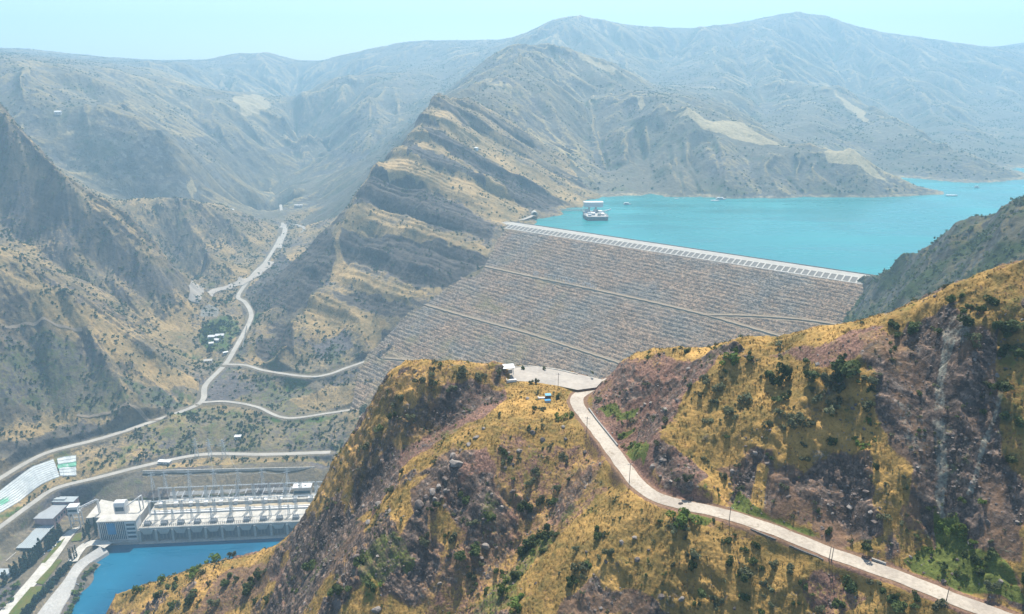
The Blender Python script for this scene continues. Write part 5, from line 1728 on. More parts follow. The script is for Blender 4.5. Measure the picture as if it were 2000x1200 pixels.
for i in range(5):
    b.box(x1 + 0.02, x1 + 0.2, y0 + 4 + i * 6, y0 + 7.5 + i * 6, 20, 23.5)
b.build('window', M['glass_dark'], wh)
sa = P(97, 1037, z=16); sb = P(68, 1069, z=16)
sh = empty('lean_to_shed', (0, 0, 0), 0, 'low shed with grey ribbed roof in front of the pink warehouse', 'shed')
b = MB(); b.box(x0 + 4, sa[0], sb[1], y0 - 0.6, 6, 14.6); b.build('wall', M['concrete_dark'], sh)
b = MB(); b.add([(x0 + 3.4, sb[1] - 1, 15.0), (sa[0] + 0.8, sb[1] - 1, 15.0), (sa[0] + 0.8, y0 - 0.55, 17.2), (x0 + 3.4, y0 - 0.55, 17.2), (x0 + 3.4, sb[1] - 1, 15.5), (sa[0] + 0.8, sb[1] - 1, 15.5), (sa[0] + 0.8, y0 - 0.55, 17.7), (x0 + 3.4, y0 - 0.55, 17.7)],
                [(0, 1, 2, 3), (7, 6, 5, 4), (0, 4, 5, 1), (1, 5, 6, 2), (2, 6, 7, 3), (3, 7, 4, 0)])
for i in range(8):
    xx = x0 + 5 + i * (sa[0] - x0 - 5) / 7
    b.add([(xx - 0.3, sb[1] - 1, 15.52), (xx + 0.3, sb[1] - 1, 15.52), (xx + 0.3, y0 - 0.55, 17.72), (xx - 0.3, y0 - 0.55, 17.72), (xx, sb[1] - 1, 15.9), (xx, y0 - 0.55, 18.1)], [(0, 1, 4), (3, 5, 2), (0, 4, 5, 3), (1, 2, 5, 4)])
b.build('roof', M['slate_roof'], sh)
b = MB(); b.box(x0 + 6, sa[0] - 2, sb[1] - 0.25, sb[1] - 0.05, 9, 13); b.build('window', M['glass_dark'], sh)
ga = P(10, 1118, z=13)
gh = empty('gatehouse', (ga[0], ga[1], 0), 0, 'small pale gatehouse with a flat roof at the driveway, lower left', 'building')
b = MB(); b.box(-10, 8, -5, 5, 6, 13); b.build('wall', M['white'], gh)
b = MB(); b.box(-11, 9, -6, 6, 13, 13.7); b.build('roof', M['slate_roof'], gh)
b = MB(); b.box(-8, 6, -5.2, -5.02, 9.4, 11.6); b.build('window', M['glass_dark'], gh)
yd = MB(); q1 = P(60, 1078, z=9.2); q2 = P(34, 1080, z=9.2); q3 = P(2, 1112, z=9.2); q4 = P(26, 1112, z=9.2)
sheet('yard_pavement', [q1, q2, q3, q4], 9.6, M['concrete'])
kw = MB()
for a_, c_ in ((P(37, 1078, z=10), P(-2, 1112, z=10)),):
    kw.strip([[(a_[0], a_[1], 7), (a_[0], a_[1], 12.5), (a_[0] - 0.8, a_[1], 12.5), (a_[0] - 0.8, a_[1], 7)], [(c_[0], c_[1], 7), (c_[0], c_[1], 12.5), (c_[0] - 0.8, c_[1], 12.5), (c_[0] - 0.8, c_[1], 7)]])
tag(kw.build('yard_wall', M['concrete_pale']), 'pale wall between the shed yard and the dark slope, lower left', 'wall')
# portal crane
ca = P(152, 1028, z=9.5)
pc = empty('portal_crane', (ca[0], ca[1], 9.3), 0.12, 'white portal crane with a boxy cab straddling the driveway', 'crane')
lm = MB(); lm.bar((0, 0, 0), (0, 0, 16), 0.75, 4, 0.6)
lg = lm.build('leg', M['white'], pc); lg.location = (-5, -3.5, 0)
for q in ((5, -3.5, 0), (-5, 3.5, 0), (5, 3.5, 0)):
    linkdup(lg, pc, q)
b = MB(); b.box(-6, 6, -4.3, 4.3, 15.6, 17); b.build('girder', M['white'], pc)
b = MB(); b.bar((-5, -3.5, 8), (5, -3.5, 8), 0.4); br0 = b.build('brace', M['white'], pc); linkdup(br0, pc, (0, 7, 0))
b = MB(); b.box(-5.6, 5.2, -4, 4, 17, 22.4, 0.0); b.box(-5.9, 5.5, -4.3, 4.3, 22.4, 23.1); b.build('cab', M['white'], pc)
b = MB(); b.box(-5.0, 4.6, -4.2, -4.02, 18.0, 20.2); b.build('window', M['glass_dark'], pc)
b = MB(); b.bar((5.2, 0, 20), (22, 8, 24), 0.7); b.bar((5.2, 3, 18), (22, 11, 22), 0.7); b.bar((22, 8, 24), (22, 8, 2), 0.6); b.bar((22, 11, 22), (22, 11, 2), 0.6)
for k in range(5):
    b.bar((5.2 + k * 3.4, k * 1.6, 20 + k * 0.8), (8.6 + k * 3.2, 3 + k * 1.6, 18.6 + k * 0.8), 0.35)
b.build('boom', M['white'], pc)
pc.scale = (1.15, 1.15, 1.4)

# --- driveway, lawns, revetment
dw = [P(u, v, z=9.4) for u, v in [(205, 1000), (175, 1012), (150, 1028), (128, 1052), (104, 1086), (76, 1122), (45, 1158), (8, 1200), (-30, 1245)]]
ribbon('driveway', dw, 7.0, 0.45, M['concrete_pale'], 6.0)
dw2 = [P(u, v, z=9.3) for u, v in [(212, 1066), (190, 1060), (165, 1066), (150, 1082), (141, 1098)]]
ribbon('riverside_path', dw2, 6.0, 0.35, M['concrete_pale'], 5.0)
sheet('lawn', [P(u, v, z=9.6) for u, v in [(112, 1093), (122, 1094), (84, 1142), (69, 1139)]], 9.86, M['lawn'])
sheet('lawn', [P(u, v, z=9.6) for u, v in [(60, 1147), (86, 1145), (52, 1192), (18, 1240), (-10, 1240), (22, 1192)]], 9.9, M['lawn'])
sheet('lawn', [P(u, v, z=9.6) for u, v in [(128, 1050), (118, 1066), (88, 1100), (80, 1100), (112, 1062)]], 9.88, M['lawn'])
sheet('lawn', [P(u, v, z=9.6) for u, v in [(160, 1040), (158, 1056), (138, 1058), (148, 1044)]], 9.84, M['lawn'])
rv_t = [P(u, v, z=9.2) for u, v in [(200, 1066), (150, 1100), (124, 1136), (98, 1168), (72, 1202), (40, 1250)]]
rv_b = [P(u, v, z=2.0) for u, v in [(214, 1081), (170, 1112), (151, 1150), (125, 1198), (104, 1240), (85, 1280)]]
mb = MB(); rows = []
for a_, c_ in zip(smooth_line(rv_t, 6)[::1], smooth_line(rv_t, 6)):
    pass
n_ = 40
ta = np.array(smooth_line(rv_t, 3)); tb_ = np.array(smooth_line(rv_b, 3))
for i in range(n_):
    a_ = ta[int(i * (len(ta) - 1) / (n_ - 1))]; c_ = tb_[int(i * (len(tb_) - 1) / (n_ - 1))]
    row_ = []
    for k in range(7):
        q_ = a_ + (c_ - a_) * k / 6
        row_.append((q_[0], q_[1], max(q_[2], float(VAL.q(q_[0], q_[1]))) + 0.7 if k < 6 else -2.0))
    rows.append(row_)
mb.strip(rows)
rvo = mb.build('revetment', M['concrete'])
tag(rvo, 'broad grey concrete revetment sloping from the hedge to the blue river', 'embankment')
b = MB(); b.box(-9, 9, -0.35, 0.35, 0, 0.5)
bb = P(152, 1141, z=6); be = b.build('drain_channel', M['steel_dark']); be.location = (bb[0], bb[1], 5.3); be.rotation_euler = (0, 0.28, -0.25)
tag(be, 'thin dark drain line crossing the grey revetment', 'drain')

# --- terraced slope lining between the two roads, lower left
UP = [(-40, 990), (0, 960), (23, 942), (51, 921), (65, 912), (85, 905), (105, 898)]
LO = [(-30, 1020), (6, 999), (40, 979), (62, 960), (80, 947), (100, 937), (117, 931)]
ln = empty('slope_lining', (0, 0, 0), 0, 'white terraced concrete lining on the slope between two roads, with green bands', 'retaining wall')


def lining(UPp, LOp, n, rows_n, name, mat, r0=0.0, r1=1.0, lift=0.6, step=0.55):
    U = np.array(UPp, float); Lw = np.array(LOp, float)
    tt_ = np.linspace(0, 1, n)
    ua = np.stack([np.interp(tt_, np.linspace(0, 1, len(U)), U[:, k]) for k in (0, 1)], -1)
    la = np.stack([np.interp(tt_, np.linspace(0, 1, len(Lw)), Lw[:, k]) for k in (0, 1)], -1)
    mb = MB(); R = []
    for i in range(n):
        A = VAL.hit(*ua[i]); B = VAL.hit(*la[i]); row = []
        for k in range(rows_n + 1):
            f = r0 + (r1 - r0) * k / rows_n
            p = A + (B - A) * f
            z = max(p[2], float(VAL.q(p[0], p[1]))) + lift
            row.append((p[0], p[1], z + step)); row.append((p[0] + 0.1, p[1] - 0.9, z - step * 0.6))
        row = [(row[0][0], row[0][1] + 0.5, row[0][2] - 4)] + row + [(row[-1][0], row[-1][1] - 0.5, row[-1][2] - 5)]
        R.append(row)
    mb.strip(R)
    return mb.build(name, mat, ln)


lining(UP, LO, 40, 9, 'terrace', M['lining'])
lining([(-30, 1002), (0, 980), (29, 964)], [(-28, 1012), (3, 989), (32, 972)], 12, 2, 'painted_band', M['lining_green'], lift=1.3)
RU, RL = [(112, 897), (130, 893), (149, 891)], [(118, 930), (134, 930), (150, 929)]
lining(RU, RL, 12, 6, 'end_panel', M['lining'], lift=1.0)
lining([(113, 911), (131, 908), (150, 905)], [(114, 918), (132, 915), (150, 912)], 12, 1, 'painted_band', M['lining_green'], lift=2.2)
# ================================================================== intake platform, boats, tunnel, slogan
def at_lake(u, v, z=LAKE):
    p = P(u, v, z=z); return p


ia = P(1165, 431, z=LAKE)
IA = 0.05
ip = empty('intake_platform', (ia[0], ia[1] + 36, LAKE), IA, 'grey floating platform cluttered with white machinery below the intake tower', 'platform')
b = MB(); b.add([(-20, -36, -2), (22, -36, -2), (25, -20, -2), (21, 36, -2), (-21, 36, -2), (-24, -10, -2), (-22, -37, 8), (24, -37, 8), (27, -20, 8), (22, 37, 8), (-22, 37, 8), (-26, -10, 8)],
                [(0, 1, 7, 6), (1, 2, 8, 7), (2, 3, 9, 8), (3, 4, 10, 9), (4, 5, 11, 10), (5, 0, 6, 11), (6, 7, 8, 9, 10, 11), (5, 4, 3, 2, 1, 0)])
b.build('hull', M['concrete_dark'], ip)
b = MB(); b.box(-21, 21, -34, 34, 8.0, 8.35); b.build('deck', M['concrete'], ip)
for i, (x, y, sx, sy, h, mt) in enumerate([(-14, 24, 5, 4, 5, 'white'), (-6, -12, 4, 6, 4, 'white'), (6, -22, 3, 3, 5, 'concrete_pale'), (12, 2, 4, 5, 6, 'white'), (-12, -2, 4, 3, 3, 'steel'), (2, 14, 3, 4, 7, 'white'), (15, -14, 3, 8, 3, 'white'), (-15, -24, 3, 4, 3, 'steel'), (8, 26, 4, 3, 4, 'concrete_pale')]):
    b = MB(); b.box(x - sx, x + sx, y - sy, y + sy, 8.3, 8.3 + h); b.box(x - sx - 0.4, x + sx + 0.4, y - sy - 0.4, y + sy + 0.4, 8.3 + h, 8.8 + h); b.build('equipment_cabin', M[mt], ip)
b = MB()
for x in (-23.5, 24.0):
    for k in range(10):
        b.bar((x, -34 + k * 7.4, 8.2), (x, -34 + k * 7.4, 10.2), 0.15)
    b.bar((x, -34, 10.2), (x, 33, 10.2), 0.15)
b.build('railing', M['white'], ip)
it = empty('intake_tower', (ia[0] - 1, ia[1] + 62, LAKE), IA, 'white windowed intake house raised on legs above the turquoise water', 'tower')
lm = MB(); lm.box(-1.2, 1.2, -1.2, 1.2, 6, 19.5)
l0 = lm.build('leg', M['concrete_pale'], it); l0.location = (-9, -4, 0)
for q in ((6, -4, 0), (-9, 5, 0), (6, 5, 0)):
    linkdup(l0, it, q)
b = MB(); b.box(-21, 21, -8, 8, 19.5, 29.6); b.build('wall', M['white'], it)
b = MB(); b.box(-21.8, 21.8, -8.8, 8.8, 29.6, 30.8); b.build('roof', M['white'], it)
b = MB(); b.box(-20, 20, -8.25, -8.03, 22.0, 24.6); b.build('window', M['steel'], it)
b = MB(); b.box(-20, 20, -8.25, -8.03, 26.2, 27.4); b.build('window', M['steel'], it)
cr_ = empty('service_boom', (ia[0] + 24, ia[1] + 44, LAKE + 8.2), 0.2, 'long white boom propped at an angle on the intake platform', 'crane')
b = MB(); b.bar((-8, 0, 3), (14, 2, 8), 1.4); b.build('jib', M['white'], cr_)
b = MB(); b.bar((-4, 0, 0), (-4, 0, 4), 0.6); b.bar((6, 1, -6), (6, 1, 6), 0.5); b.build('mast', M['steel'], cr_)
sa_, sb_ = P(1094, 412, z=284), P(1144, 411, z=284)
for k, (dy, lab) in enumerate(((0, 'nearer thin white footbridge from the rocky shore to the intake platform'), (16, 'farther thin white footbridge from the rocky shore to the intake tower'))):
    e = empty('footbridge', (0, 0, 0), 0, lab, 'footbridge', 'footbridges to the intake')
    a = sa_ + np.array([-4, dy, 0]); c = sb_ + np.array([4, dy, 0])
    b = MB(); b.bar(a, c, 0.9); b.build('deck', M['concrete_pale'], e)
    b = MB()
    for i in range(8):
        p = a + (c - a) * (i + 0.5) / 8
        b.bar((p[0], p[1], LAKE - 3), (p[0], p[1], p[2]), 0.5)
    b.build('piles', M['concrete'], e)
    b = MB(); b.bar(a + np.array([0, 0, 1.6]), c + np.array([0, 0, 1.6]), 0.2); b.build('railing', M['white'], e)


def boat(u, v, Lm, rz, label, cab=True, wide=0.26, hullm='white'):
    p = P(u, v, z=LAKE)
    e = empty('boat', (p[0], p[1], LAKE), rz, label, 'boat', 'boats on the lake')
    w = Lm * wide; h = Lm * 0.07 + 0.6
    prof = [(-0.5, 0.8), (-0.3, 1.0), (0.1, 1.0), (0.35, 0.7), (0.5, 0.06)]
    b = MB(); R = []
    for t, k in prof:
        y = w * 0.5 * k
        R.append([(t * Lm, -y, h), (t * Lm, -y * 0.7, -0.6), (t * Lm, y * 0.7, -0.6), (t * Lm, y, h)])
    b.strip(R); b.strip([[r[0], r[3]] for r in R]); b.add([R[0][0], R[0][1], R[0][2], R[0][3]], [(0, 1, 2, 3)])
    b.build('hull', M[hullm], e)
    if cab:
        b = MB(); b.box(-0.38 * Lm, 0.16 * Lm, -w * 0.4, w * 0.4, h, h + 2.6); b.build('cabin', M['white'], e)
        b = MB(); b.box(-0.42 * Lm, 0.2 * Lm, -w * 0.46, w * 0.46, h + 2.6, h + 3.1); b.build('roof', M['white'], e)
        b = MB(); b.box(-0.34 * Lm, 0.12 * Lm, -w * 0.41, -w * 0.4 - 0.02, h + 0.9, h + 1.9); b.build('window', M['glass_dark'], e)
    return e


boat(1225, 400, 19, 0.12, 'white cabin boat alone on the water just right of the intake tower')
boat(1322, 389, 12, 0.05, 'small open white boat near the far rocky shore', cab=False)
boat(1336, 388, 8, 0.0, 'tiny open boat next to the small white one by the far shore', cab=False)
boat(1397, 393, 22, 0.0, 'low white boat moored at the side of a larger cabin boat', cab=False)
boat(1408, 390, 26, 0.02, 'largest white cabin boat moored below the far hills')
boat(1859, 383, 30, 0.0, 'long flat white barge off the tip of the dark spur', cab=False, wide=0.3)
boat(1908, 367, 16, 0.1, 'small white cabin boat far up the arm of the lake')

# tunnel mouth
tp_ = P(1044, 421, z=290.2)
tn = empty('tunnel_portal', (tp_[0], tp_[1] + 4, 290.0), 0.05, 'pale concrete tunnel portal at the foot of the hill by the lake', 'tunnel')
b = MB(); N = 10
R = []
for k in range(N + 1):
    an = math.pi * k / N
    R.append([(math.cos(an) * 4.6, -3, 1.5 + math.sin(an) * 5.0), (math.cos(an) * 6.4, -3, 1.5 + math.sin(an) * 6.8), (math.cos(an) * 6.4, 14, 1.5 + math.sin(an) * 6.8), (math.cos(an) * 4.6, 14, 1.5 + math.sin(an) * 5.0), (math.cos(an) * 4.6, -3, 1.5 + math.sin(an) * 5.0)])
b.strip(R); b.box(-6.4, -4.6, -3, 14, -2, 1.5); b.box(4.6, 6.4, -3, 14, -2, 1.5)
b.build('arch', M['concrete_pale'], tn)
b = MB(); b.box(-4.6, 4.6, 10, 11, -2, 6.6); b.build('bore_darkness', M['steel_dark'], tn)  # dark plate standing in for the unlit bore

wt_ = VAL.hit(930, 292)
e = empty('water_tank', (wt_[0], wt_[1], wt_[2] - 1), 0.2, 'white round tank high on the banded slope of the central mountain', 'tank')
b = MB(); b.bar((0, 0, -3), (0, 0, 5.0), 5.5, 14, 5.2); b.build('body', M['white'], e)
b = MB(); b.bar((0, 0, 5.05), (0, 0, 6.4), 5.6, 14, 0.8); b.build('lid', M['white'], e)
# slogan: upright white letters along the upper berm; only the strokes that can be made out
GL = {  # strokes on a 1 x 2 cell
    'P': [((0, 0), (0, 2)), ((0, 2), (1, 2)), ((1, 0), (1, 2))],
    'H': [((0, 0), (0, 2)), ((0, 1), (1, 1)), ((1, 0), (1, 2))],
    'G': [((0, 0), (0, 2)), ((0, 2), (1, 2))],
    'I': [((0.5, 0), (0.5, 2))],
    'N': [((0, 0), (0, 2)), ((0, 0.2), (1, 1.8)), ((1, 0), (1, 2))],
    'E': [((0, 0), (0, 2)), ((0, 0), (1, 0)), ((0, 1), (0.8, 1)), ((0, 2), (1, 2))],
    'A': [((0, 0), (0.5, 2)), ((0.5, 2), (1, 0)), ((0.25, 0.8), (0.75, 0.8))],
    'R': [((0, 0), (0, 2)), ((0, 2), (0.9, 1.6)), ((0.9, 1.6), (0, 1))],
}
slog = empty('slogan_sign', (0, 0, 0), 0, 'row of tall thin white letters standing above the upper berm of the dam', 'sign')
words_ = [(1041, 1053, 'HPPI', 9.5), (1064, 1088, 'PIEGPGE', 9.0), (1090, 1127, 'GPGEHPNI', 9.5), (1137, 1166, 'IGPPNHP', 7.5)]
p1 = smooth_line(DAM_P1, 2)


def on_berm(u):
    best = None
    for k in range(len(DAM_P1) - 1):
        pass
    us = [(930, 517), (948, 521), (1040, 541), (1160, 566), (1280, 592), (1380, 616)]
    v = float(np.interp(u, [a[0] for a in us], [a[1] for a in us]))
    return dam_pt(u, v - 1.2)


for (ua, ub, wd, hh) in words_:
    n = len(wd); cw = (ub - ua) / n
    for i, chx in enumerate(wd):
        a = on_berm(ua + cw * i); c = on_berm(ua + cw * (i + 0.68))
        d = (c - a); b = MB()
        for (q0, q1) in GL[chx]:
            A_ = a + d * q0[0]; A_ = np.array([A_[0], A_[1], A_[2] + 0.6 + q0[1] * hh / 2]); B_ = a + d * q1[0]; B_ = np.array([B_[0], B_[1], B_[2] + 0.6 + q1[1] * hh / 2])
            b.bar(A_, B_, 0.42)
        b.build('letter', M['white'], slog)

# ================================================================== houses in the valley
def house(u, v, w, d, h, rz, label, roof='white', wall='white', flat=False, group='houses in the valley', lay=None, name='house'):
    p = (lay or VAL).hit(u, v)
    e = empty(name, (p[0], p[1], p[2] - 0.5), rz, label, 'house', group)
    b = MB(); b.box(-w / 2, w / 2, -d / 2, d / 2, -2, h); b.build('wall', M[wall], e)
    b = MB()
    if flat:
        b.box(-w / 2 - 0.5, w / 2 + 0.5, -d / 2 - 0.5, d / 2 + 0.5, h, h + 0.5)
    else:
        b.prism([(-d / 2 - 0.7, h), (0, h + d * 0.28), (d / 2 + 0.7, h)], -w / 2 - 0.7, w / 2 + 0.7)
    b.build('roof', M[roof], e)
    wm = MB(); wm.box(-0.7, 0.7, -d / 2 - 0.1, -d / 2 - 0.01, h * 0.4, h * 0.75)
    w0 = wm.build('window', M['glass_dark'], e); w0.location = (-w * 0.3, 0, 0)
    linkdup(w0, e, (w * 0.1, 0, 0)); linkdup(w0, e, (w * 0.32, 0, 0))
    b = MB(); b.box(-w * 0.14 - 0.6, -w * 0.14 + 0.6, -d / 2 - 0.1, -d / 2 - 0.01, 0, h * 0.72); b.build('door', M['wood'], e)
    return e


house(414, 661, 12, 9, 5, 0.1, 'white-roofed house at the left of the village clearing in the trees')
house(430, 659, 15, 9, 5.5, 0.15, 'larger white-roofed house at the right of the village clearing', )
house(424, 667, 10, 8, 4.5, -0.2, 'low white house just below the two upper village houses')
house(413, 673, 8, 7, 4, 0.3, 'small white hut lowest in the village clearing')
house(407, 708, 14, 8, 5, 0.25, 'pale roofed building alone beside the road junction', roof='concrete_pale')
house(441, 691, 9, 5, 3.5, 0.5, 'white roadside kiosk just above the junction', flat=True)
house(440, 411, 22, 12, 7, 0.3, 'white house far up the valley, left of a pair', lay=MTN)
house(450, 414, 20, 12, 6, 0.1, 'white house far up the valley, right of a pair', lay=MTN)
house(114, 223, 18, 12, 7, 0.2, 'lone white house on the hazy slope at far left', lay=MTN)
house(583, 404, 26, 10, 6, 0.0, 'long low white building on the hazy valley floor', lay=MTN, flat=True)
house(465, 856, 9, 6, 4, 0.1, 'tiny white shed on the scrubby slope above the station road', flat=True)
house(322, 905, 18, 6, 4, -0.1, 'pale flat shed beside the station road above the pylons', flat=True)
# long dark retaining screen beside the valley road
sc_p = [VAL.hit(u, v) for u, v in [(482, 640), (478, 660), (474, 682)]]
b = MB(); rows = []
for p in sc_p:
    rows.append([(p[0] - 0.5, p[1], p[2] - 1), (p[0] - 0.5, p[1], p[2] + 4.5), (p[0] + 0.6, p[1], p[2] + 4.5), (p[0] + 0.6, p[1], p[2] - 1)])
b.strip(rows); tag(b.build('roadside_wall', M['concrete_dark']), 'dark retaining wall beside the valley road above the junction', 'wall')
# dry river bed and pale gravel works
for nm, uvs, w_, mt in (('river_bed', [(380, 592), (410, 575), (450, 560), (470, 552), (500, 538), (530, 512)], 10, 'concrete'), ):
    pts_ = [VAL.hit(u, v) for u, v in uvs]
    ribbon(nm, pts_, w_, 1.6, M['lot'], 5, zfun=lambda x, y: float(VAL.q(x, y)), cross=5, jitter=0.2)
for uvs, w_ in (([(549, 446), (556, 440), (556, 455), (549, 470), (545, 486)], 7.0), ([(572, 440), (583, 441), (594, 447), (588, 456)], 4.0)):
    lay = VAL
    pts_ = [lay.hit(u, v) for u, v in uvs]
    ribbon('gravel_track', pts_, w_, 1.5, M['road_v'], 6, zfun=lambda x, y: float(max(VAL.q(x, y), MTN.q(x, y) if y > 1760 else -99)), cross=4, jitter=0.1)
for uvs in ([(150, 812), (210, 808), (280, 812), (330, 812)], [(0, 636), (60, 634), (130, 640), (160, 645)]):
    lay = VAL if uvs[0][1] > 420 else None
    pts_ = [VAL.hit(u, v) for u, v in uvs]
    ribbon('dirt_track', pts_, 1.7, 0.9, M['berm'], 4, zfun=lambda x, y: float(max(VAL.q(x, y), MTN.q(x, y) if y > 1760 else -99)), cross=4, jitter=0.15)

# ================================================================== by the hill road
def npole(u, v, h, label, arm=True, r=0.085):
    p = NEAR.hit(u, v)
    e = empty('utility_pole', (p[0], p[1], p[2] - 0.3), random.uniform(-0.4, 0.4), label, 'utility pole', 'utility poles by the hill road')
    b = MB(); b.bar((0, 0, 0), (0.05, 0, h), r * 1.3, 6, r); b.bar((0, 0, 0), (0, 0, 0.9), r * 2.2, 6, r * 1.6); b.build('post', M['wood'], e)
    if arm:
        b = MB(); b.bar((-0.9, 0, h - 0.6), (0.9, 0, h - 0.6), 0.07); b.build('cross_arm', M['steel_dark'], e)
        im = MB(); im.bar((0, 0, h - 0.55), (0, 0, h - 0.25), 0.07, 6)
        i0 = im.build('insulator', M['white'], e); i0.location = (-0.8, 0, 0); linkdup(i0, e, (0.8, 0, 0)); linkdup(i0, e, (0.2, 0, 0))
    return e


npole(1090, 756, 7.0, 'wooden pole standing at the near edge of the gravel car park')
npole(1146, 842, 6.5, 'wooden pole on the road edge below the sharp bend')
npole(1229, 943, 8.0, 'tall leaning wooden pole by the white road in the middle curve')
npole(1424, 1020, 6.0, 'wooden pole on the outer edge of the road below the green brush')
npole(1619, 1095, 5.2, 'left post of the pair on the road edge above the retaining wall', arm=False)
npole(1624, 1096, 5.2, 'right post of the pair on the road edge above the retaining wall', arm=False)
npole(1848, 1174, 4.6, 'short post on the outer road edge near the bottom right corner', arm=False)


def wall_along(name, uvs, h, label, mat='stone', th=0.5, base=0.6, lay=None):
    pts_ = [NEAR.hit(u, v) for u, v in uvs]; ln_ = smooth_line(pts_, 1.5); of_ = offsets(ln_)
    b = MB(); rows = []
    for p, o in zip(ln_, of_):
        z = float(NEAR.q(p[0], p[1]))
        A = p + o * th / 2; B = p - o * th / 2
        rows.append([(A[0], A[1], z - base), (A[0], A[1], z + h), (B[0], B[1], z + h), (B[0], B[1], z - base), (A[0], A[1], z - base)])
    b.strip(rows)
    b.add(rows[0][:4], [(0, 1, 2, 3)]); b.add(rows[-1][:4], [(3, 2, 1, 0)])
    return tag(b.build(name, M[mat]), label, 'wall', 'walls along the hill road')


wall_along('parapet_wall', [(1150, 800), (1166, 822), (1186, 847), (1206, 872)], 0.75, 'low stone parapet on the uphill side of the road above the bend')
wall_along('retaining_wall', [(1466, 1034), (1490, 1044), (1515, 1054)], 0.25, 'short grey wall under the road edge left of the paired posts', 'culvert_wall', 0.5, 2.2)
wall_along('retaining_wall', [(1542, 1066), (1575, 1080), (1608, 1094)], 0.25, 'longer dark retaining wall under the road just left of the paired posts', 'culvert_wall', 0.5, 2.8)
wall_along('parapet_wall', [(1702, 1094), (1716, 1099), (1730, 1104)], 0.7, 'short pale parapet on the uphill road edge right of the posts')
wall_along('parapet_wall', [(1000, 718), (1040, 717), (1088, 723), (1128, 732)], 0.45, 'thin pale kerb wall along the far edge of the car park', 'concrete_pale')
p = NEAR.hit(993, 728)
pv = empty('pavilion', (p[0], p[1], p[2]), 0.2, 'white-roofed open pavilion at the left end of the car park', 'pavilion')
pm = MB(); pm.box(-0.12, 0.12, -0.12, 0.12, -1.0, 2.8)
p0 = pm.build('post', M['white'], pv); p0.location = (-2.1, -1.3, 0)
for q in ((2.1, -1.3, 0), (-2.1, 1.3, 0), (2.1, 1.3, 0)):
    linkdup(p0, pv, q)
b = MB(); b.add([(-2.8, -2, 2.75), (2.8, -2, 2.75), (2.8, 2, 3.3), (-2.8, 2, 3.3), (-2.8, -2, 2.95), (2.8, -2, 2.95), (2.8, 2, 3.5), (-2.8, 2, 3.5)], [(0, 3, 2, 1), (4, 5, 6, 7), (0, 1, 5, 4), (1, 2, 6, 5), (2, 3, 7, 6), (3, 0, 4, 7)]); b.build('roof', M['white'], pv)
b = MB(); b.box(-1.9, 1.9, 0.9, 1.2, -1, 1.0); b.build('bench_wall', M['concrete'], pv)
p = NEAR.hit(999, 744)
tr = empty('viewing_terrace', (p[0], p[1], p[2] - 0.2), 0.1, 'small white viewing terrace on the rim below the pavilion', 'terrace')
b = MB(); b.box(-2.3, 2.3, -1.2, 1.4, -2.5, 0.5); b.build('slab', M['white'], tr)
b = MB(); b.box(-2.3, 2.3, -1.2, -1.05, 0.5, 1.1); b.box(-2.3, -2.15, -1.05, 1.4, 0.5, 1.1); b.build('railing', M['white'], tr)
p = NEAR.hit(1071, 781)
ht = empty('hut', (p[0], p[1], p[2] - 0.1), 0.12, 'little hut with a pale blue roof on the golden grass below the car park', 'hut')
b = MB(); b.box(-1.1, 1.1, 0, 2.0, -0.6, 2.0); b.build('wall', M['rust'], ht)
b = MB(); b.box(-1.3, 1.3, -0.2, 2.2, 2.0, 2.14); b.build('roof', M['blue_roof'], ht)
b = MB(); b.box(-0.4, 0.4, -0.06, -0.005, 0, 1.7); b.build('door', M['wood'], ht)
p = NEAR.hit(1070, 786)
bx = empty('water_tank', (p[0], p[1], p[2]), 0.1, 'grey-blue box tank in front of the blue-roofed hut', 'tank')
b = MB(); b.box(-1.3, 1.1, -0.8, 0.6, -0.4, 1.1); b.build('body', M['steel'], bx)
b = MB(); b.box(-1.4, 1.2, -0.9, 0.7, 1.1, 1.2); b.build('lid', M['blue_panel'], bx)
p = NEAR.hit(1058, 778)
ps_ = MB(); ps_.box(-1.7, 1.4, -0.6, 0.6, -0.3, 0.35); ps_.box(-1.7, -1.4, -0.5, 0.5, 0.35, 0.8)
o = ps_.build('stone_bench', M['white']); o.location = tuple(p); o.rotation_euler = (0, 0, 0.1)
tag(o, 'low white slab bench left of the blue-roofed hut', 'bench')


def car(u, v, z, rz, mat, label):
    p = P(u, v, z=z)
    e = empty('parked_car', (p[0], p[1], z), rz, label, 'car', 'cars parked along the driveway')
    b = MB(); b.prism([(-0.9, 0.35), (-0.9, 0.85), (0.9, 0.85), (0.9, 0.35)], -2.2, 2.2); b.build('body', M[mat], e)
    b = MB(); b.add([(-1.3, -0.85, 0.86), (1.1, -0.85, 0.86), (1.1, 0.85, 0.86), (-1.3, 0.85, 0.86), (-0.9, -0.7, 1.45), (0.5, -0.7, 1.45), (0.5, 0.7, 1.45), (-0.9, 0.7, 1.45)], [(0, 1, 5, 4), (1, 2, 6, 5), (2, 3, 7, 6), (3, 0, 4, 7), (4, 5, 6, 7)]); b.build('cabin', M['glass_dark'], e)
    wm = MB(); wm.bar((0, -0.12, 0), (0, 0.12, 0), 0.34, 10)
    w0 = wm.build('wheel', M['rubber'], e); w0.location = (-1.35, -0.85, 0.34)
    for q in ((1.35, -0.85, 0.34), (-1.35, 0.85, 0.34), (1.35, 0.85, 0.34)):
        linkdup(w0, e, q)
    return e


car(115, 1059, 9.95, 1.0, 'car_blue', 'blue car parked highest along the cypress row')
car(106, 1068, 9.95, 1.0, 'car_white', 'white car parked between two blue ones by the cypress row')
car(97, 1076, 9.95, 1.0, 'car_blue', 'blue car parked lowest along the cypress row')
car(84, 1083, 9.95, 0.9, 'car_white', 'white car parked under the lower cypresses')
# ================================================================== vegetation and loose rock
prng = np.random.default_rng(5)


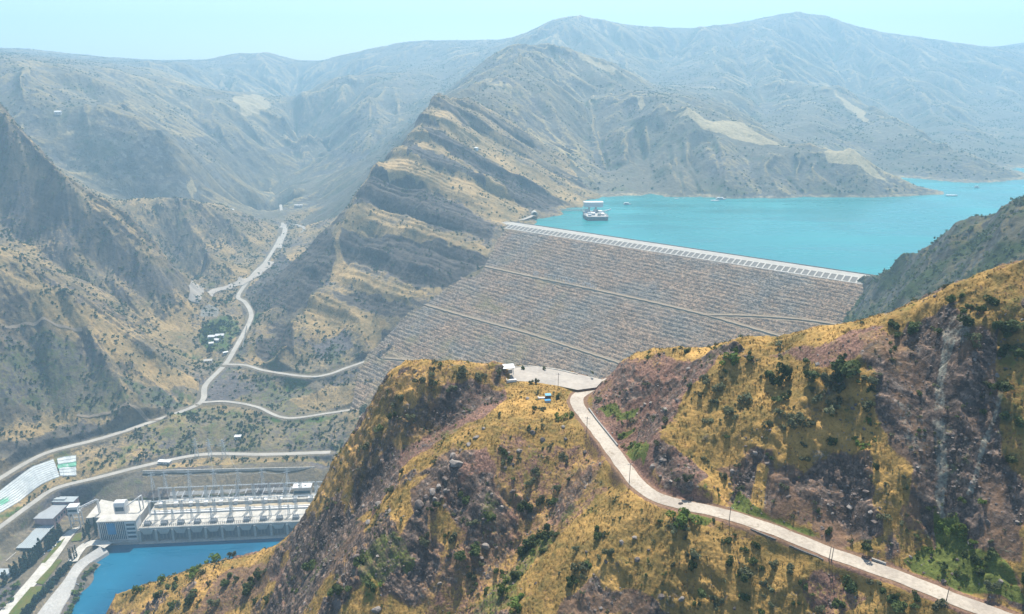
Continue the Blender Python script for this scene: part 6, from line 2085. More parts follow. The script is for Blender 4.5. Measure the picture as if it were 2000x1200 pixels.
def clump_arrays(n, size, shape='bush', seed=0, flat=1.0):
    """n small leaf quads spread through uneven lobes; unit radius, base at z=0"""
    r = np.random.default_rng(seed)
    nl = r.integers(4, 8)
    cen = r.normal(0, 0.44, (nl, 3)); cen[:, 2] = r.uniform(0.25, 1.05, nl); rad = r.uniform(0.22, 0.56, nl)
    if shape == 'column':
        nl = 9; cen = np.zeros((nl, 3)); cen[:, 2] = np.linspace(0.35, 5.2, nl); rad = np.interp(cen[:, 2], [0, 1.0, 4, 5.4], [0.55, 0.85, 0.62, 0.22])
        cen[:, :2] = r.normal(0, 0.08, (nl, 2))
    if shape == 'tree':
        nl = 9; cen = r.normal(0, 0.45, (nl, 3)); cen[:, 2] = r.uniform(0.75, 1.75, nl); rad = r.uniform(0.34, 0.60, nl)
    k = r.integers(0, nl, n)
    d = r.normal(0, 1, (n, 3)); d /= np.linalg.norm(d, axis=1)[:, None]
    rr = rad[k] * r.uniform(0.55, 1.0, n) ** 0.5
    c = cen[k] + d * rr[:, None]
    c[:, 2] = np.maximum(c[:, 2] * flat, 0.03)
    nrm = d + r.normal(0, 0.55, (n, 3)); nrm /= np.linalg.norm(nrm, axis=1)[:, None]
    t = np.cross(nrm, r.normal(0, 1, (n, 3))); t /= np.linalg.norm(t, axis=1)[:, None] + 1e-6
    b_ = np.cross(nrm, t)
    s = size * r.uniform(0.6, 1.35, n)[:, None]
    v = np.stack([c + t * s, c + b_ * s * 0.8, c - t * s, c - b_ * s * 0.8], 1).reshape(-1, 3)
    f = np.arange(4 * n).reshape(n, 4)
    return v, f


def leaf_mesh(name, n, size, mat, shape='bush', seed=0, flat=1.0):
    v, f = clump_arrays(n, size, shape, seed, flat)
    o = raw_mesh(name, v, f, mat)
    me = o.data; bpy.data.objects.remove(o)
    return me


def rock_arrays(seed, sub=1):
    r = np.random.default_rng(seed)
    bm = bmesh.new(); bmesh.ops.create_icosphere(bm, subdivisions=sub, radius=1.0)
    sc_ = r.uniform(0.6, 1.25, 3)
    cuts = [(r.normal(0, 1, 3), r.uniform(0.45, 0.8)) for _ in range(7)]
    for v in bm.verts:
        p = np.array(v.co)
        for n_, d_ in cuts:
            n2 = n_ / np.linalg.norm(n_); e_ = p @ n2 - d_
            if e_ > 0: p = p - n2 * e_
        p = p * sc_ + r.normal(0, 0.03, 3)
        v.co = p
    bm.verts.ensure_lookup_table()
    vs = np.array([v.co[:] for v in bm.verts]); fs = np.array([[q.index for q in f.verts] for f in bm.faces])
    bm.free()
    return vs, fs


def scatter_mesh(name, arrs, P_, S_, mat, rotz=None, tilt=None):
    """one mesh from many placed copies (ground cover too numerous to count)"""
    vs = []; fs = []; k = 0
    n = len(P_); rz = prng.uniform(0, 6.283, n) if rotz is None else rotz
    which = prng.integers(0, len(arrs), n)
    for w_, (av, af) in enumerate(arrs):
        m = np.nonzero(which == w_)[0]
        if len(m) == 0: continue
        c, s = np.cos(rz[m]), np.sin(rz[m])
        S = S_[m] if S_.ndim == 2 else np.repeat(S_[m][:, None], 3, 1)
        x = av[None, :, 0] * S[:, :1]; y = av[None, :, 1] * S[:, 1:2]; z = av[None, :, 2] * S[:, 2:3]
        X_ = x * c[:, None] - y * s[:, None] + P_[m, 0][:, None]; Y_ = x * s[:, None] + y * c[:, None] + P_[m, 1][:, None]; Z_ = z + P_[m, 2][:, None]
        v = np.stack([X_, Y_, Z_], -1).reshape(-1, 3)
        f = (af[None] + (np.arange(len(m)) * len(av))[:, None, None]).reshape(-1, af.shape[1]) + k
        vs.append(v); fs.append(f); k += len(v)
    o = raw_mesh(name, np.concatenate(vs), fs if len({f.shape[1] for f in fs}) > 1 else np.concatenate(fs), mat)
    return o


def sample(L, n, y0, y1, a0=None, a1=None):
    a = prng.uniform(a0 if a0 is not None else L.A[0], a1 if a1 is not None else L.A[-1], n)
    y = np.sqrt(prng.uniform(y0 * y0, y1 * y1, n))
    return a * y, y


def project(p):
    p = np.atleast_2d(p); dz = p[:, 2] - CAMZ
    d = p[:, 1] * CT - dz * ST; up = p[:, 1] * ST + dz * CT
    return 1000 + p[:, 0] / d * FPX, 600 - up / d * FPX, d


def seen(L, x, y, z, lift=1.0):
    """rough line-of-sight test against a terrain sheet"""
    ok = np.ones(len(x), bool)
    for t in np.linspace(0.35, 0.985, 60):
        ok &= ((CAMZ + (z + lift - CAMZ) * t) > L.q(x * t, y * t) - 0.2) | (y * t > L.Y[-1]) | (y * t < L.Y[0])
    return ok


# ---------------------------------------------------------------- shrubs on the near hill
SH = []
TONE = {'dark': ('leaf_dark', 'dark green'), 'grey': ('leaf_grey', 'grey-green'), 'bright': ('leaf_bright', 'bright green')}
for tn_, (mt, _) in TONE.items():
    for k in range(3):
        SH.append((tn_, leaf_mesh('shrub_foliage', 340, 0.135, M[mt], 'bush', 40 + k + 10 * len(SH))))
SHX = {t: [m for q, m in SH if q == t] for t in TONE}
# bushes one can pick out: (u, v of the base, width in photo pixels, tone)
PICK = [(1660, 732, 62, 'dark'), (1640, 745, 34, 'dark'), (1545, 745, 44, 'dark'), (1520, 752, 36, 'dark'), (1500, 735, 30, 'dark'), (1580, 735, 36, 'dark'), (1610, 752, 34, 'grey'), (1700, 745, 24, 'grey'), (1433, 712, 30, 'bright'),
        (1520, 672, 20, 'grey'), (1335, 690, 18, 'dark'), (1375, 745, 22, 'grey'), (1400, 760, 24, 'grey'), (1452, 782, 26, 'grey'), (1395, 790, 20, 'grey'), (1425, 806, 22, 'grey'), (1620, 800, 36, 'grey'), (1640, 775, 30, 'grey'),
        (1550, 828, 34, 'grey'), (1530, 815, 26, 'grey'), (1585, 830, 24, 'grey'), (1680, 872, 26, 'bright'), (1690, 770, 22, 'dark'), (1700, 800, 24, 'grey'), (1780, 640, 28, 'dark'), (1740, 640, 24, 'dark'), (1860, 590, 26, 'dark'),
        (1900, 640, 34, 'dark'), (1915, 610, 26, 'dark'), (1950, 600, 36, 'dark'), (1975, 640, 40, 'dark'), (1990, 700, 40, 'dark'), (1945, 700, 34, 'dark'), (1960, 760, 40, 'dark'), (1985, 830, 44, 'dark'), (1900, 665, 26, 'grey'),
        (1770, 960, 16, 'dark'), (1815, 995, 18, 'dark'), (1798, 775, 14, 'dark'), (1870, 1040, 26, 'bright'), (1840, 1035, 20, 'bright'), (1900, 1100, 34, 'dark'), (1960, 1165, 44, 'dark'), (1990, 1140, 50, 'dark'), (1930, 1150, 30, 'grey'), (1905, 1120, 26, 'bright'),
        (1440, 990, 34, 'bright'), (1455, 1000, 26, 'dark'), (1500, 1020, 30, 'bright'), (1525, 1028, 26, 'bright'), (1610, 1045, 20, 'dark'), (1690, 1070, 24, 'dark'), (1335, 1022, 40, 'bright'), (1345, 1036, 22, 'grey'), (1393, 1022, 10, 'dark'),
        (1424, 1062, 22, 'dark'), (1418, 1108, 24, 'dark'), (1462, 1115, 34, 'grey'), (1456, 1130, 32, 'dark'), (1485, 1075, 22, 'dark'), (1505, 1105, 26, 'grey'), (1350, 1110, 28, 'dark'), (1372, 1160, 26, 'dark'), (1400, 1180, 24, 'grey'), (1360, 1085, 24, 'grey'),
        (1465, 1175, 30, 'dark'), (1500, 1160, 26, 'grey'), (1610, 1100, 26, 'dark'), (1660, 1165, 40, 'dark'), (1640, 1185, 34, 'dark'), (1675, 1135, 30, 'grey'), (1735, 1172, 30, 'dark'), (1760, 1190, 36, 'dark'), (1790, 1180, 28, 'dark'), (1710, 1150, 28, 'grey'),
        (1860, 1190, 32, 'dark'), (1830, 1185, 24, 'grey'), (1570, 1150, 22, 'dark'), (1312, 1035, 20, 'grey'), (1285, 1020, 12, 'dark'), (1240, 960, 12, 'grey'), (1340, 938, 20, 'grey'), (1178, 852, 14, 'grey'), (1170, 780, 14, 'grey'),
        (1030, 1000, 30, 'dark'), (1060, 985, 24, 'grey'), (1040, 1060, 36, 'dark'), (1010, 1085, 40, 'dark'), (1065, 1050, 28, 'dark'), (1000, 1125, 34, 'dark'), (980, 1160, 30, 'bright'), (1015, 1175, 30, 'bright'), (905, 1090, 38, 'dark'), (925, 1075, 30, 'dark'),
        (890, 1060, 30, 'grey'), (925, 1030, 22, 'grey'), (1090, 960, 22, 'grey'), (1045, 925, 20, 'grey'), (985, 890, 22, 'dark'), (1100, 895, 16, 'grey'), (1130, 1110, 28, 'grey'), (1110, 1140, 26, 'dark'), (1190, 1090, 24, 'grey'), (1165, 1050, 26, 'dark'),
        (850, 985, 26, 'dark'), (830, 1060, 24, 'grey'), (765, 960, 22, 'grey'), (885, 765, 20, 'grey'), (850, 750, 22, 'grey'), (820, 745, 24, 'grey'), (900, 735, 22, 'grey'), (940, 740, 20, 'grey'), (780, 790, 24, 'grey'), (745, 840, 26, 'dark'), (720, 880, 24, 'grey'),
        (1020, 722, 10, 'dark'), (1065, 722, 12, 'grey'), (1165, 735, 14, 'dark'), (1155, 730, 9, 'grey'), (1050, 748, 12, 'grey'), (1035, 750, 12, 'grey'), (1085, 780, 16, 'dark'), (1060, 802, 16, 'grey'), (1115, 815, 16, 'bright'), (1090, 820, 14, 'bright'), (1045, 800, 14, 'dark'),
        (700, 1100, 30, 'dark'), (720, 1150, 30, 'dark'), (660, 1150, 34, 'dark'), (610, 1110, 30, 'dark'), (500, 1130, 24, 'dark'), (480, 1155, 26, 'dark'), (520, 1175, 26, 'dark'), (440, 1140, 24, 'dark'), (380, 1120, 20, 'bright'), (340, 1150, 26, 'dark'), (300, 1170, 24, 'dark'), (320, 1135, 18, 'bright'), (420, 1098, 22, 'bright'), (455, 1088, 18, 'grey'), (270, 1155, 18, 'bright'), (360, 1185, 30, 'dark'), (420, 1185, 26, 'grey')]
LAND = [('on the golden meadow below the ridge crest', 1480, 740), ('on the grassy shoulder above the purple scree', 1400, 780), ('beside the dark cliff on the right', 1740, 760), ('on the ridge crest against the dam', 1520, 672), ('on the crest at the right edge', 1900, 620),
        ('on the upper right flank', 1970, 720), ('at the foot of the pale streaked face', 1850, 1040), ('in the green hollow at lower right', 1920, 1110), ('just above the white road', 1520, 1015), ('on the steep ochre face above the road', 1560, 880),
        ('in the purple gully beside the bend', 1220, 820), ('at the inner side of the road curve', 1330, 950), ('below the road on the golden slope', 1440, 1090), ('below the retaining wall', 1600, 1130), ('under the road at bottom right', 1760, 1180), ('by the road below the second curve', 1320, 1040),
        ('on the spur under the leaning pole', 1160, 1060), ('in the green gully between two spurs', 1030, 1080), ('at the bottom of the middle gully', 970, 1170), ('on the reddish scree in the centre', 1040, 960), ('below the blue-roofed hut', 1080, 820), ('by the car park edge', 1060, 735),
        ('among the grey crags in the middle', 860, 1020), ('on the top of the left knoll', 850, 735), ('on the shaded left face of the knoll', 760, 850), ('on the left silhouette above the power station', 660, 980), ('on the boulder rib below the knoll', 780, 960), ('at the bottom edge among dark rocks', 680, 1140),
        ('on the low spur beside the blue river', 320, 1150), ('on the riverside spur near its saddle', 500, 1120), ('on the dark slope under the riverside spur', 440, 1170), ('at the lower middle edge', 840, 1160)]


def landmark(u, v):
    return min(LAND, key=lambda t: (t[1] - u) ** 2 + 1.6 * (t[2] - v) ** 2)[0]


items = []
for (u, v, wpx, tone) in PICK:
    p = NEAR.hit(u, v)
    d = project(p)[2][0]
    if NEAR.q(p[0], p[1], NEAR.rd) < 3.0 + wpx * d / FPX * 0.62: continue
    items.append((p, wpx * d / FPX * 0.62, tone))
    for _ in range(1 if wpx > 18 else 0):     # companions
        q = p + np.array([prng.normal(0, 1), prng.normal(0, 1), 0]) * wpx * d / FPX * 0.9
        q[2] = NEAR.q(q[0], q[1])
        if NEAR.q(q[0], q[1], NEAR.rd) > 6:
            items.append((q, wpx * d / FPX * prng.uniform(0.3, 0.5), tone))
n_named = 300
# fill up from suitable ground
gx_, gy_ = sample(NEAR, 60000, 125, 470, -0.66, 0.84)
gz = NEAR.q(gx_, gy_)
gr_ = NEAR.q(gx_, gy_, NEAR.z_green); ga_ = NEAR.q(gx_, gy_, NEAR.z_grass); ro_ = NEAR.q(gx_, gy_, NEAR.z_rock); rd_ = NEAR.q(gx_, gy_, NEAR.rd)
cl_ = fbm(gx_, gy_, 1 / 26., 3, 201)
prob = np.clip(0.025 + 0.55 * gr_ + 0.34 * np.clip(cl_ * 2.4, 0, 1) * (1 - 0.4 * ro_) + 0.02 * ro_, 0, 1)
ok = (prng.uniform(0, 1, len(gx_)) < prob) & (rd_ > 6.5) & (NEAR.q(gx_, gy_, parkM_) < 0.05)
uu, vv, dd = project(np.stack([gx_, gy_, gz], -1))
ok &= (uu > -60) & (uu < 2060) & (vv < 1260) & (vv > 480)
ok &= seen(NEAR, gx_, gy_, gz, 1.0)
fx, fy, fz, fg = gx_[ok], gy_[ok], gz[ok], gr_[ok]
fs_ = np.clip(prng.lognormal(-0.55, 0.45, len(fx)), 0.22, 2.0)
ft = np.where(fg > 0.4, np.where(prng.uniform(0, 1, len(fx)) < 0.55, 2, 0), np.where(prng.uniform(0, 1, len(fx)) < 0.72, 1, 0))
order = np.argsort(-fs_ / np.maximum(dd[ok], 1))
names3 = ['dark', 'grey', 'bright']
need = max(0, n_named - len(items))
for i in order[:need]:
    items.append((np.array([fx[i], fy[i], fz[i]]), fs_[i], names3[ft[i]]))
items = items[:n_named]
rest = order[need:]


def ordinal(n):
    if n < 20: return ordn[n]
    return f'{n+1}th' if (n + 1) % 10 > 3 or 10 < (n + 1) % 100 < 14 else f'{n+1}' + {1: 'st', 2: 'nd', 3: 'rd', 0: 'th'}[(n + 1) % 10]


recs = []
for (p, r_, tone) in items:
    U_, V_, D_ = project(p); px = r_ / D_[0] * FPX
    size = 'large' if px > 17 else ('medium' if px > 9 else 'small')
    recs.append([p, r_, tone, U_[0], V_[0], f'{size} {TONE[tone][1]} shrub {landmark(U_[0], V_[0])}'])
byl = {}
for r in recs:
    byl.setdefault(r[5], []).append(r)
for lab, rs in byl.items():
    rs.sort(key=lambda q: q[3])
    if len(rs) > 1:
        for i, q in enumerate(rs):
            q[5] = lab + (', leftmost' if i == 0 else (', rightmost' if i == len(rs) - 1 else f', {ordinal(i)} from left'))
for (p, r_, tone, U_, V_, lab) in recs:
    o = bpy.data.objects.new('shrub', SHX[tone][prng.integers(0, 3)]); COL.objects.link(o)
    o.location = (p[0], p[1], p[2] - 0.12 * r_)
    o.rotation_euler = (0, 0, prng.uniform(0, 6.28)); o.scale = (r_ * prng.uniform(0.75, 1.2), r_ * prng.uniform(0.75, 1.2), r_ * prng.uniform(0.65, 1.15))
    tag(o, lab, 'shrub', 'shrubs on the near hillside')
small_arr = {t: [clump_arrays(60, 0.30, 'bush', 300 + k + 7 * i) for k in range(4)] for i, t in enumerate(names3)}
for ti, t in enumerate(names3):
    m = rest[ft[rest] == ti]
    if len(m) < 2: continue
    o = scatter_mesh('scrub', small_arr[t], np.stack([fx[m], fy[m], fz[m] - 0.1], -1), fs_[m] * 0.8, M[TONE[t][0]])
    o['kind'] = 'stuff'

# dry grass tussocks
gx2, gy2 = sample(NEAR, 210000, 120, 430, -0.62, 0.84)
ga2 = NEAR.q(gx2, gy2, NEAR.z_grass) * (1 - 0.8 * NEAR.q(gx2, gy2, NEAR.z_rock)); rd2 = NEAR.q(gx2, gy2, NEAR.rd)
z2_ = NEAR.q(gx2, gy2)
ok = (prng.uniform(0, 1, len(gx2)) < ga2 * np.clip(0.5 + 1.2 * fbm(gx2, gy2, 1 / 9., 3, 211), 0.05, 1)) & (rd2 > 4.6) & (NEAR.q(gx2, gy2, parkM_) < 0.05)
uu, vv, dd = project(np.stack([gx2, gy2, z2_], -1))
ok &= (uu > -40) & (uu < 2040) & (vv < 1240) & (vv > 490)
gx2, gy2, z2_ = gx2[ok], gy2[ok], z2_[ok]
ok = seen(NEAR, gx2, gy2, z2_, 0.8)
gx2, gy2, z2_ = gx2[ok], gy2[ok], z2_[ok]


def tuft_arrays(seed):
    r = np.random.default_rng(seed); v = []; f = []
    for k in range(6):
        an = r.uniform(0, 6.28); le = r.uniform(0.5, 1.0); w_ = 0.16; lean = r.uniform(0.3, 0.9)
        c, s = math.cos(an), math.sin(an)
        b0 = np.array([c * 0.1, s * 0.1, 0]); v += [b0 + np.array([-s, c, 0]) * w_, b0 - np.array([-s, c, 0]) * w_, b0 + np.array([c * lean, s * lean, le])]
        f.append([3 * k, 3 * k + 1, 3 * k + 2])
    return np.array(v), np.array(f)


if len(gx2):
    o = scatter_mesh('dry_grass', [tuft_arrays(k) for k in range(5)], np.stack([gx2, gy2, z2_ - 0.05], -1), prng.uniform(0.3, 0.75, len(gx2)), M['straw'])
    o['kind'] = 'stuff'

# ---------------------------------------------------------------- boulders and rubble
BARR = [rock_arrays(k, 2) for k in range(8)]
BME = []
for i, (v, f) in enumerate(BARR):
    o = raw_mesh('boulder', v, f, M['boulder_pale'] if i % 2 else M['boulder']); BME.append(o.data); bpy.data.objects.remove(o)
BP = [(820, 985, 20), (815, 1000, 15), (832, 970, 16), (845, 960, 18), (858, 950, 16), (868, 935, 14), (850, 975, 14), (890, 905, 26), (885, 890, 16), (900, 880, 14), (915, 868, 12), (930, 855, 14), (945, 838, 12), (870, 958, 12), (862, 970, 13),
      (890, 1000, 14), (948, 1068, 16), (940, 1090, 14), (970, 1070, 14), (1015, 880, 12), (1060, 860, 14), (1100, 835, 8), (1105, 858, 8), (1040, 845, 10), (690, 1010, 18), (720, 1020, 16), (760, 1000, 14), (740, 985, 14), (700, 1090, 16), (660, 1180, 20), (735, 1190, 18), (800, 1120, 12), (860, 1140, 12), (980, 990, 12), (1000, 960, 10),
      (1350, 975, 10), (1330, 985, 9), (1290, 930, 12), (1310, 940, 10), (1320, 1020, 10), (1330, 1170, 12), (1240, 1050, 12), (1215, 1060, 10), (1355, 1010, 8), (1430, 920, 14), (1540, 970, 12), (1660, 990, 14), (1690, 960, 14), (1700, 1000, 12), (1310, 760, 10), (1345, 720, 10), (1260, 790, 10), (1235, 760, 9), (1300, 800, 12), (1210, 775, 8), (1955, 1135, 12), (1895, 1060, 12), (1930, 1020, 14), (1500, 905, 12), (1030, 780, 9)]
BLAND = [('on the grey boulder rib left of centre', 850, 960), ('beside the big dark crag in the middle', 930, 1060), ('on the golden slope below the hut', 1060, 850), ('on the rocky left flank', 720, 1020), ('at the bottom edge left of centre', 720, 1170), ('on the scree below the road bend', 1000, 975),
         ('at the inner side of the road curve', 1320, 960), ('on the golden slope under the road', 1270, 1050), ('on the cliff foot above the road', 1600, 970), ('in the purple scree gully', 1270, 770), ('at the foot of the right-hand face', 1920, 1070)]
brec = []
for (u, v, px) in BP:
    p = NEAR.hit(u, v); d = project(p)[2][0]; r_ = px * d / FPX * 0.5
    k = int(prng.integers(0, 8))
    size = 'large' if px > 15 else ('medium' if px > 11 else 'small')
    brec.append([p, r_, k, u, f"{size} {'pale' if k % 2 else 'dark'} angular boulder " + min(BLAND, key=lambda t: (t[1] - u) ** 2 + (t[2] - v) ** 2)[0]])
byl = {}
for r in brec: byl.setdefault(r[4], []).append(r)
for lab, rs in byl.items():
    rs.sort(key=lambda q: q[3])
    if len(rs) > 1:
        for i, q in enumerate(rs): q[4] = lab + (', leftmost' if i == 0 else (', rightmost' if i == len(rs) - 1 else f', {ordinal(i)} from left'))
for (p, r_, k, u, lab) in brec:
    o = bpy.data.objects.new('boulder', BME[k]); COL.objects.link(o)
    o.location = (p[0], p[1], p[2] - 0.05 * r_); o.rotation_euler = tuple(prng.uniform(-0.5, 0.5, 2)) + (prng.uniform(0, 6.28),); o.scale = (r_ * 1.15, r_, r_ * 0.85)
    tag(o, lab, 'boulder', 'boulders on the near hillside')
gx3, gy3 = sample(NEAR, 200000, 120, 430, -0.62, 0.84)
z3 = NEAR.q(gx3, gy3); ro3 = np.maximum(NEAR.q(gx3, gy3, NEAR.z_rock), 0.5 * (1 - NEAR.q(gx3, gy3, NEAR.z_grass)))
ok = (prng.uniform(0, 1, len(gx3)) < ro3 * np.clip(0.25 + 1.5 * fbm(gx3, gy3, 1 / 14., 3, 221), 0.02, 1)) & (NEAR.q(gx3, gy3, NEAR.rd) > 5) & (NEAR.q(gx3, gy3, parkM_) < 0.05)
uu, vv, dd = project(np.stack([gx3, gy3, z3], -1))
ok &= (uu > -40) & (uu < 2040) & (vv < 1240) & (vv > 490)
gx3, gy3, z3 = gx3[ok], gy3[ok], z3[ok]
s3 = np.clip(prng.lognormal(-1.1, 0.55, len(gx3)), 0.14, 1.5)
half = len(gx3) // 5
R1 = [rock_arrays(20 + k, 1) for k in range(6)]
for sl_, mt in ((slice(0, half), 'boulder_pale'), (slice(half, None), 'boulder')):
    o = scatter_mesh('rubble', R1, np.stack([gx3[sl_], gy3[sl_], z3[sl_] - 0.25 * s3[sl_]], -1), s3[sl_], M[mt]); o['kind'] = 'stuff'

# ---------------------------------------------------------------- trees on the far slopes
TA = [clump_arrays(26, 0.46, 'bush', 500 + k) for k in range(5)]


def slope_trees(L, n, y0, y1, a0, a1, dens, smin, smax, seed):
    x, y = sample(L, n, y0, y1, a0, a1)
    z = L.q(x, y)
    p = dens(x, y, z)
    ok = prng.uniform(0, 1, len(x)) < p
    u, v, d = project(np.stack([x, y, z], -1))
    ok &= (u > -30) & (u < 2030) & (v > 0) & (v < 1220)
    x, y, z, d = x[ok], y[ok], z[ok], d[ok]
    return x, y, z, d, prng.uniform(smin, smax, len(x))


def val_d(x, y, z):
    g = VAL.q(x, y, VAL.z_green); r = VAL.q(x, y, VAL.z_rock); rv = VAL.q(x, y, VAL.rv); c = VAL.q(x, y, cside_)
    cl = np.clip(0.35 + 1.5 * fbm(x, y, 1 / 70., 3, 231), 0.05, 1)
    pl = VAL.q(x, y, plant_)
    over = (z > np.where(y > 940, dam_z(x, y), -99)) | (x < -250)
    return (0.10 + 0.85 * g * (1 - 0.5 * c) + 0.22 * cl * (1 - c) + 0.10 * cl * c) * (1 - 0.75 * r * c) * (rv < 0.05) * (pl < 0.3) * over * np.clip(0.45 + 1.7 * fbm(x, y, 1 / 48., 3, 233), 0.06, 1.3)


_hl = VAL.poly([(-30, 985), (60, 905), (110, 885), (152, 885), (152, 932), (118, 934), (60, 965), (0, 1005)], soft=2)
x, y, z, d, s = slope_trees(VAL, 190000, 800, 2300, -0.80, 0.16, val_d, 0.8, 2.9, 1)
_k = VAL.q(x, y, _hl) < 0.1
x, y, z, d, s = x[_k], y[_k], z[_k], d[_k], s[_k]
ok = seen(VAL, x, y, z, 2.0) & seen(NEAR, x, y, z, 2.0) & ~((y > 1745) & (z < MTN.q(x, y) - 1))
x, y, z, d, s = x[ok], y[ok], z[ok], d[ok], s[ok]
app = s / d
od = np.argsort(-app)
HL = [('on the slope above the pale flats', 330, 640), ('on the lit spur at left', 130, 590), ('on the dark green slope at left', 90, 720), ('on the rocky toe by the road junction', 330, 750), ('on the terrace above the valley road', 120, 820), ('on the upper left mountainside', 80, 420),
      ('on the shaded slope below the left crest', 260, 520), ('by the village in the valley', 430, 660), ('between the two terrace roads', 560, 780), ('on the scrub above the station road', 450, 850), ('on the green strip behind the pylons', 480, 905), ('on the bank by the lower left road', 200, 900),
      ('on the central mountain, dark lower face', 560, 640), ('on the golden nose of the central mountain', 650, 620), ('on the layered flank of the central mountain', 780, 450), ('high on the central mountain', 800, 300), ('by the rockfill edge of the dam', 740, 760), ('on the slope across the valley road', 420, 500)]
nT = 300
hrec = []
HT = [leaf_mesh('tree_crown', 90, 0.27, M['leaf_far'], 'bush', 600 + k) for k in range(4)]
for i in od[:nT]:
    pu, pv, _ = project(np.array([x[i], y[i], z[i]]))
    hrec.append([i, pu[0], pv[0], ('big' if s[i] > 2.7 else 'rounded') + ' dark green tree ' + min(HL, key=lambda t: (t[1] - pu[0]) ** 2 + (t[2] - pv[0]) ** 2)[0]])
byl = {}
for r in hrec: byl.setdefault(r[3], []).append(r)
for lab, rs in byl.items():
    rs.sort(key=lambda q: q[1])
    if len(rs) > 1:
        for i, q in enumerate(rs): q[3] = lab + (', leftmost' if i == 0 else (', rightmost' if i == len(rs) - 1 else f', {ordinal(i)} from left'))
for (i, pu, pv, lab) in hrec:
    o = bpy.data.objects.new('hillside_tree', HT[i % 4]); COL.objects.link(o)
    o.location = (x[i], y[i], z[i] - 0.4); o.scale = (s[i], s[i], s[i] * 1.1); o.rotation_euler = (0, 0, prng.uniform(0, 6.28))
    tag(o, lab, 'tree', 'trees on the valley slopes')
m = od[nT:]
o = scatter_mesh('valley_scrub', TA, np.stack([x[m], y[m], z[m] - 0.4], -1), s[m], M['leaf_far']); o['kind'] = 'stuff'


def mtn_d(x, y, z):
    g = MTN.q(x, y, MTN.z_green)
    return np.clip(-0.05 + 0.8 * g + 0.9 * fbm(x, y, 1 / 140., 3, 241), 0.015, 0.9) * (z > 286) * (1 - 0.95 * np.clip(MTN.q(x, y, MTN.z_pale), 0, 1))


x, y, z, d, s = slope_trees(MTN, 200000, 1760, 6000, -0.74, 0.74, mtn_d, 1.2, 3.8, 2)
ok = seen(MTN, x, y, z, 3.0) & seen(VAL, x, y, z, 3.0)
x, y, z, d, s = x[ok], y[ok], z[ok], d[ok], s[ok]
o = scatter_mesh('mountain_scrub', [clump_arrays(14, 0.6, 'bush', 700 + k) for k in range(4)], np.stack([x, y, z - 0.5], -1), s, M['leaf_far']); o['kind'] = 'stuff'


def rgt_d(x, y, z):
    return np.clip(0.10 + 0.8 * RGT.q(x, y, RGT.z_green), 0, 1) * (z > np.maximum(dam_z(x, y), 0))


x, y, z, d, s = slope_trees(RGT, 18000, 600, 1250, 0.30, 0.80, rgt_d, 0.9, 2.6, 3)
o = scatter_mesh('ridge_scrub', TA, np.stack([x, y, z - 0.3], -1), s, M['leaf_far']); o['kind'] = 'stuff'

# ---------------------------------------------------------------- planted trees by the power station
CYP = [leaf_mesh('crown', 320, 0.24, M['leaf_cypress'], 'column', 800 + k) for k in range(3)]
RND = [leaf_mesh('crown', 300, 0.20, M['leaf_cypress'], 'tree', 820 + k) for k in range(3)]
VIL = [leaf_mesh('crown', 300, 0.19, M['leaf_bright'], 'tree', 840 + k) for k in range(3)]
tm = MB(); tm.bar((0, 0, -0.4), (0, 0, 1.0), 0.10, 6, 0.06); TRUNK = tm.data('trunk', M['bark'])


def tree(name, crown, p, r_, hz, label, cat, group):
    e = empty(name, (p[0], p[1], p[2]), prng.uniform(0, 6.28), label, cat, group)
    c = bpy.data.objects.new('crown', crown); COL.objects.link(c); c.parent = e; c.scale = (r_, r_, hz)
    t = bpy.data.objects.new('trunk', TRUNK); COL.objects.link(t); t.parent = e; t.scale = (r_ * 1.6, r_ * 1.6, hz)
    return e


def row(line, n, jit=1.0):
    ln_ = smooth_line([P(u, v, z=9.5) for u, v in line], 1.0)
    return [ln_[int(i * (len(ln_) - 1) / max(1, n - 1))] + np.array([prng.normal(0, jit), prng.normal(0, jit), 0]) for i in range(n)]


for i, p in enumerate(row([(119, 1044), (110, 1058), (98, 1068), (85, 1082), (68, 1096), (50, 1112), (30, 1130)], 18)):
    h = prng.uniform(2.3, 3.2)
    tree('cypress', CYP[i % 3], p, prng.uniform(3.0, 4.2), h * 1.2, f'tall dark cypress in the row before the pink warehouse, {ordinal(i)} from the top', 'tree', 'cypresses before the warehouse')
for i, p in enumerate(row([(166, 1050), (170, 1042), (176, 1036), (183, 1030), (188, 1044), (178, 1052)], 9)):
    tree('cypress', CYP[i % 3], p, prng.uniform(1.9, 2.6), prng.uniform(2.4, 3.6), f'tall dark cypress in the clump left of the office, {ordinal(i)} one round', 'tree', 'cypresses by the office')
for i, p in enumerate(row([(149, 1088), (144, 1094), (138, 1092)], 4, 0.6)):
    tree('cypress', CYP[i % 3], p, 1.5, prng.uniform(2.4, 3.2), f'slender cypress at the top of the riverside hedge row, {ordinal(i)} of four', 'tree', 'slender cypresses of the hedge row')
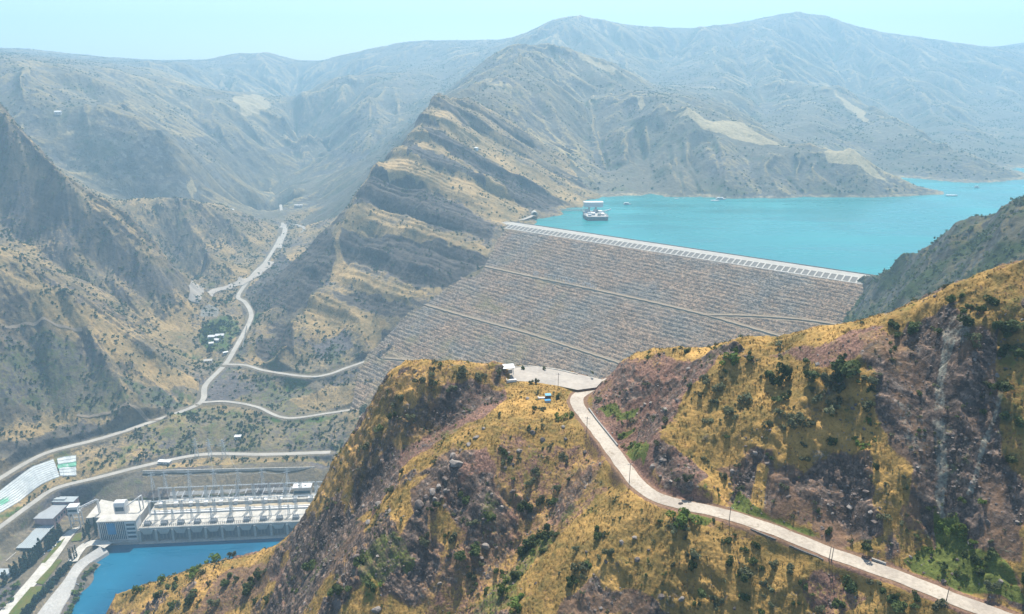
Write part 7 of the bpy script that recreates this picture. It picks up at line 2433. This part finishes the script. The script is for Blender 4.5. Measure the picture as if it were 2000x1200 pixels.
for i, p in enumerate(row([(136, 1104), (128, 1112), (112, 1132), (96, 1150), (80, 1168), (62, 1190), (40, 1215)], 30, 0.9)):
    tree('hedge_tree', RND[i % 3], p, prng.uniform(3.2, 4.4), prng.uniform(3.0, 4.8), f'rounded dark tree of the riverside hedge row, {ordinal(i)} from the top', 'tree', 'hedge row beside the revetment')
for i, p in enumerate(row([(112, 1046), (100, 1060), (84, 1074), (66, 1090), (46, 1106), (24, 1124), (4, 1142)], 14, 1.4)):
    tree('cypress', CYP[i % 3], p, prng.uniform(2.4, 3.2), prng.uniform(2.4, 3.4), f'dark cypress in the back row nearest the sheds, {ordinal(i)} from the top', 'tree', 'back row of cypresses by the sheds')
for i, (u, v) in enumerate([(186, 1108), (182, 1114), (174, 1120), (168, 1132), (160, 1146), (152, 1158), (148, 1172), (142, 1184), (136, 1196), (130, 1205)]):
    p = P(u, v + 2, z=1.0); p[2] = max(VAL.q(p[0], p[1]), 0.3) - 0.2
    tree('willow', VIL[i % 3], p, prng.uniform(2.6, 4.6), prng.uniform(2.0, 3.2), f'leafy green tree at the river edge under the revetment, {ordinal(i)} from the top', 'tree', 'trees at the river edge')
for i, (u, v) in enumerate([(12, 1160), (24, 1150), (5, 1145), (20, 1175), (8, 1185), (35, 1145), (2, 1170), (28, 1162)]):
    p = P(u, v, z=9.5)
    tree('garden_tree', VIL[i % 3], p, prng.uniform(2.6, 3.8), prng.uniform(2.2, 3.2), f'leafy garden tree by the gatehouse at lower left, {ordinal(i)} one', 'tree', 'garden trees by the gatehouse')
vil = []
for k in range(34):
    u = prng.uniform(388, 466); v = prng.uniform(628, 692)
    if u + (v - 628) * 0.35 > 478: continue
    vil.append((u, v))
vil += [(446, 584), (450, 590), (452, 580), (418, 588), (430, 592), (440, 597), (422, 600)]
for i, (u, v) in enumerate(sorted(vil)):
    p = VAL.hit(u, v)
    if abs(VAL.q(p[0], p[1], VAL.rv)) > 0.3: continue
    tree('village_tree', (VIL + RND)[i % 6], p, prng.uniform(3.0, 5.2), prng.uniform(3.0, 5.2), f'green tree around the white village houses, {ordinal(i)} from the left', 'tree', 'trees around the village')
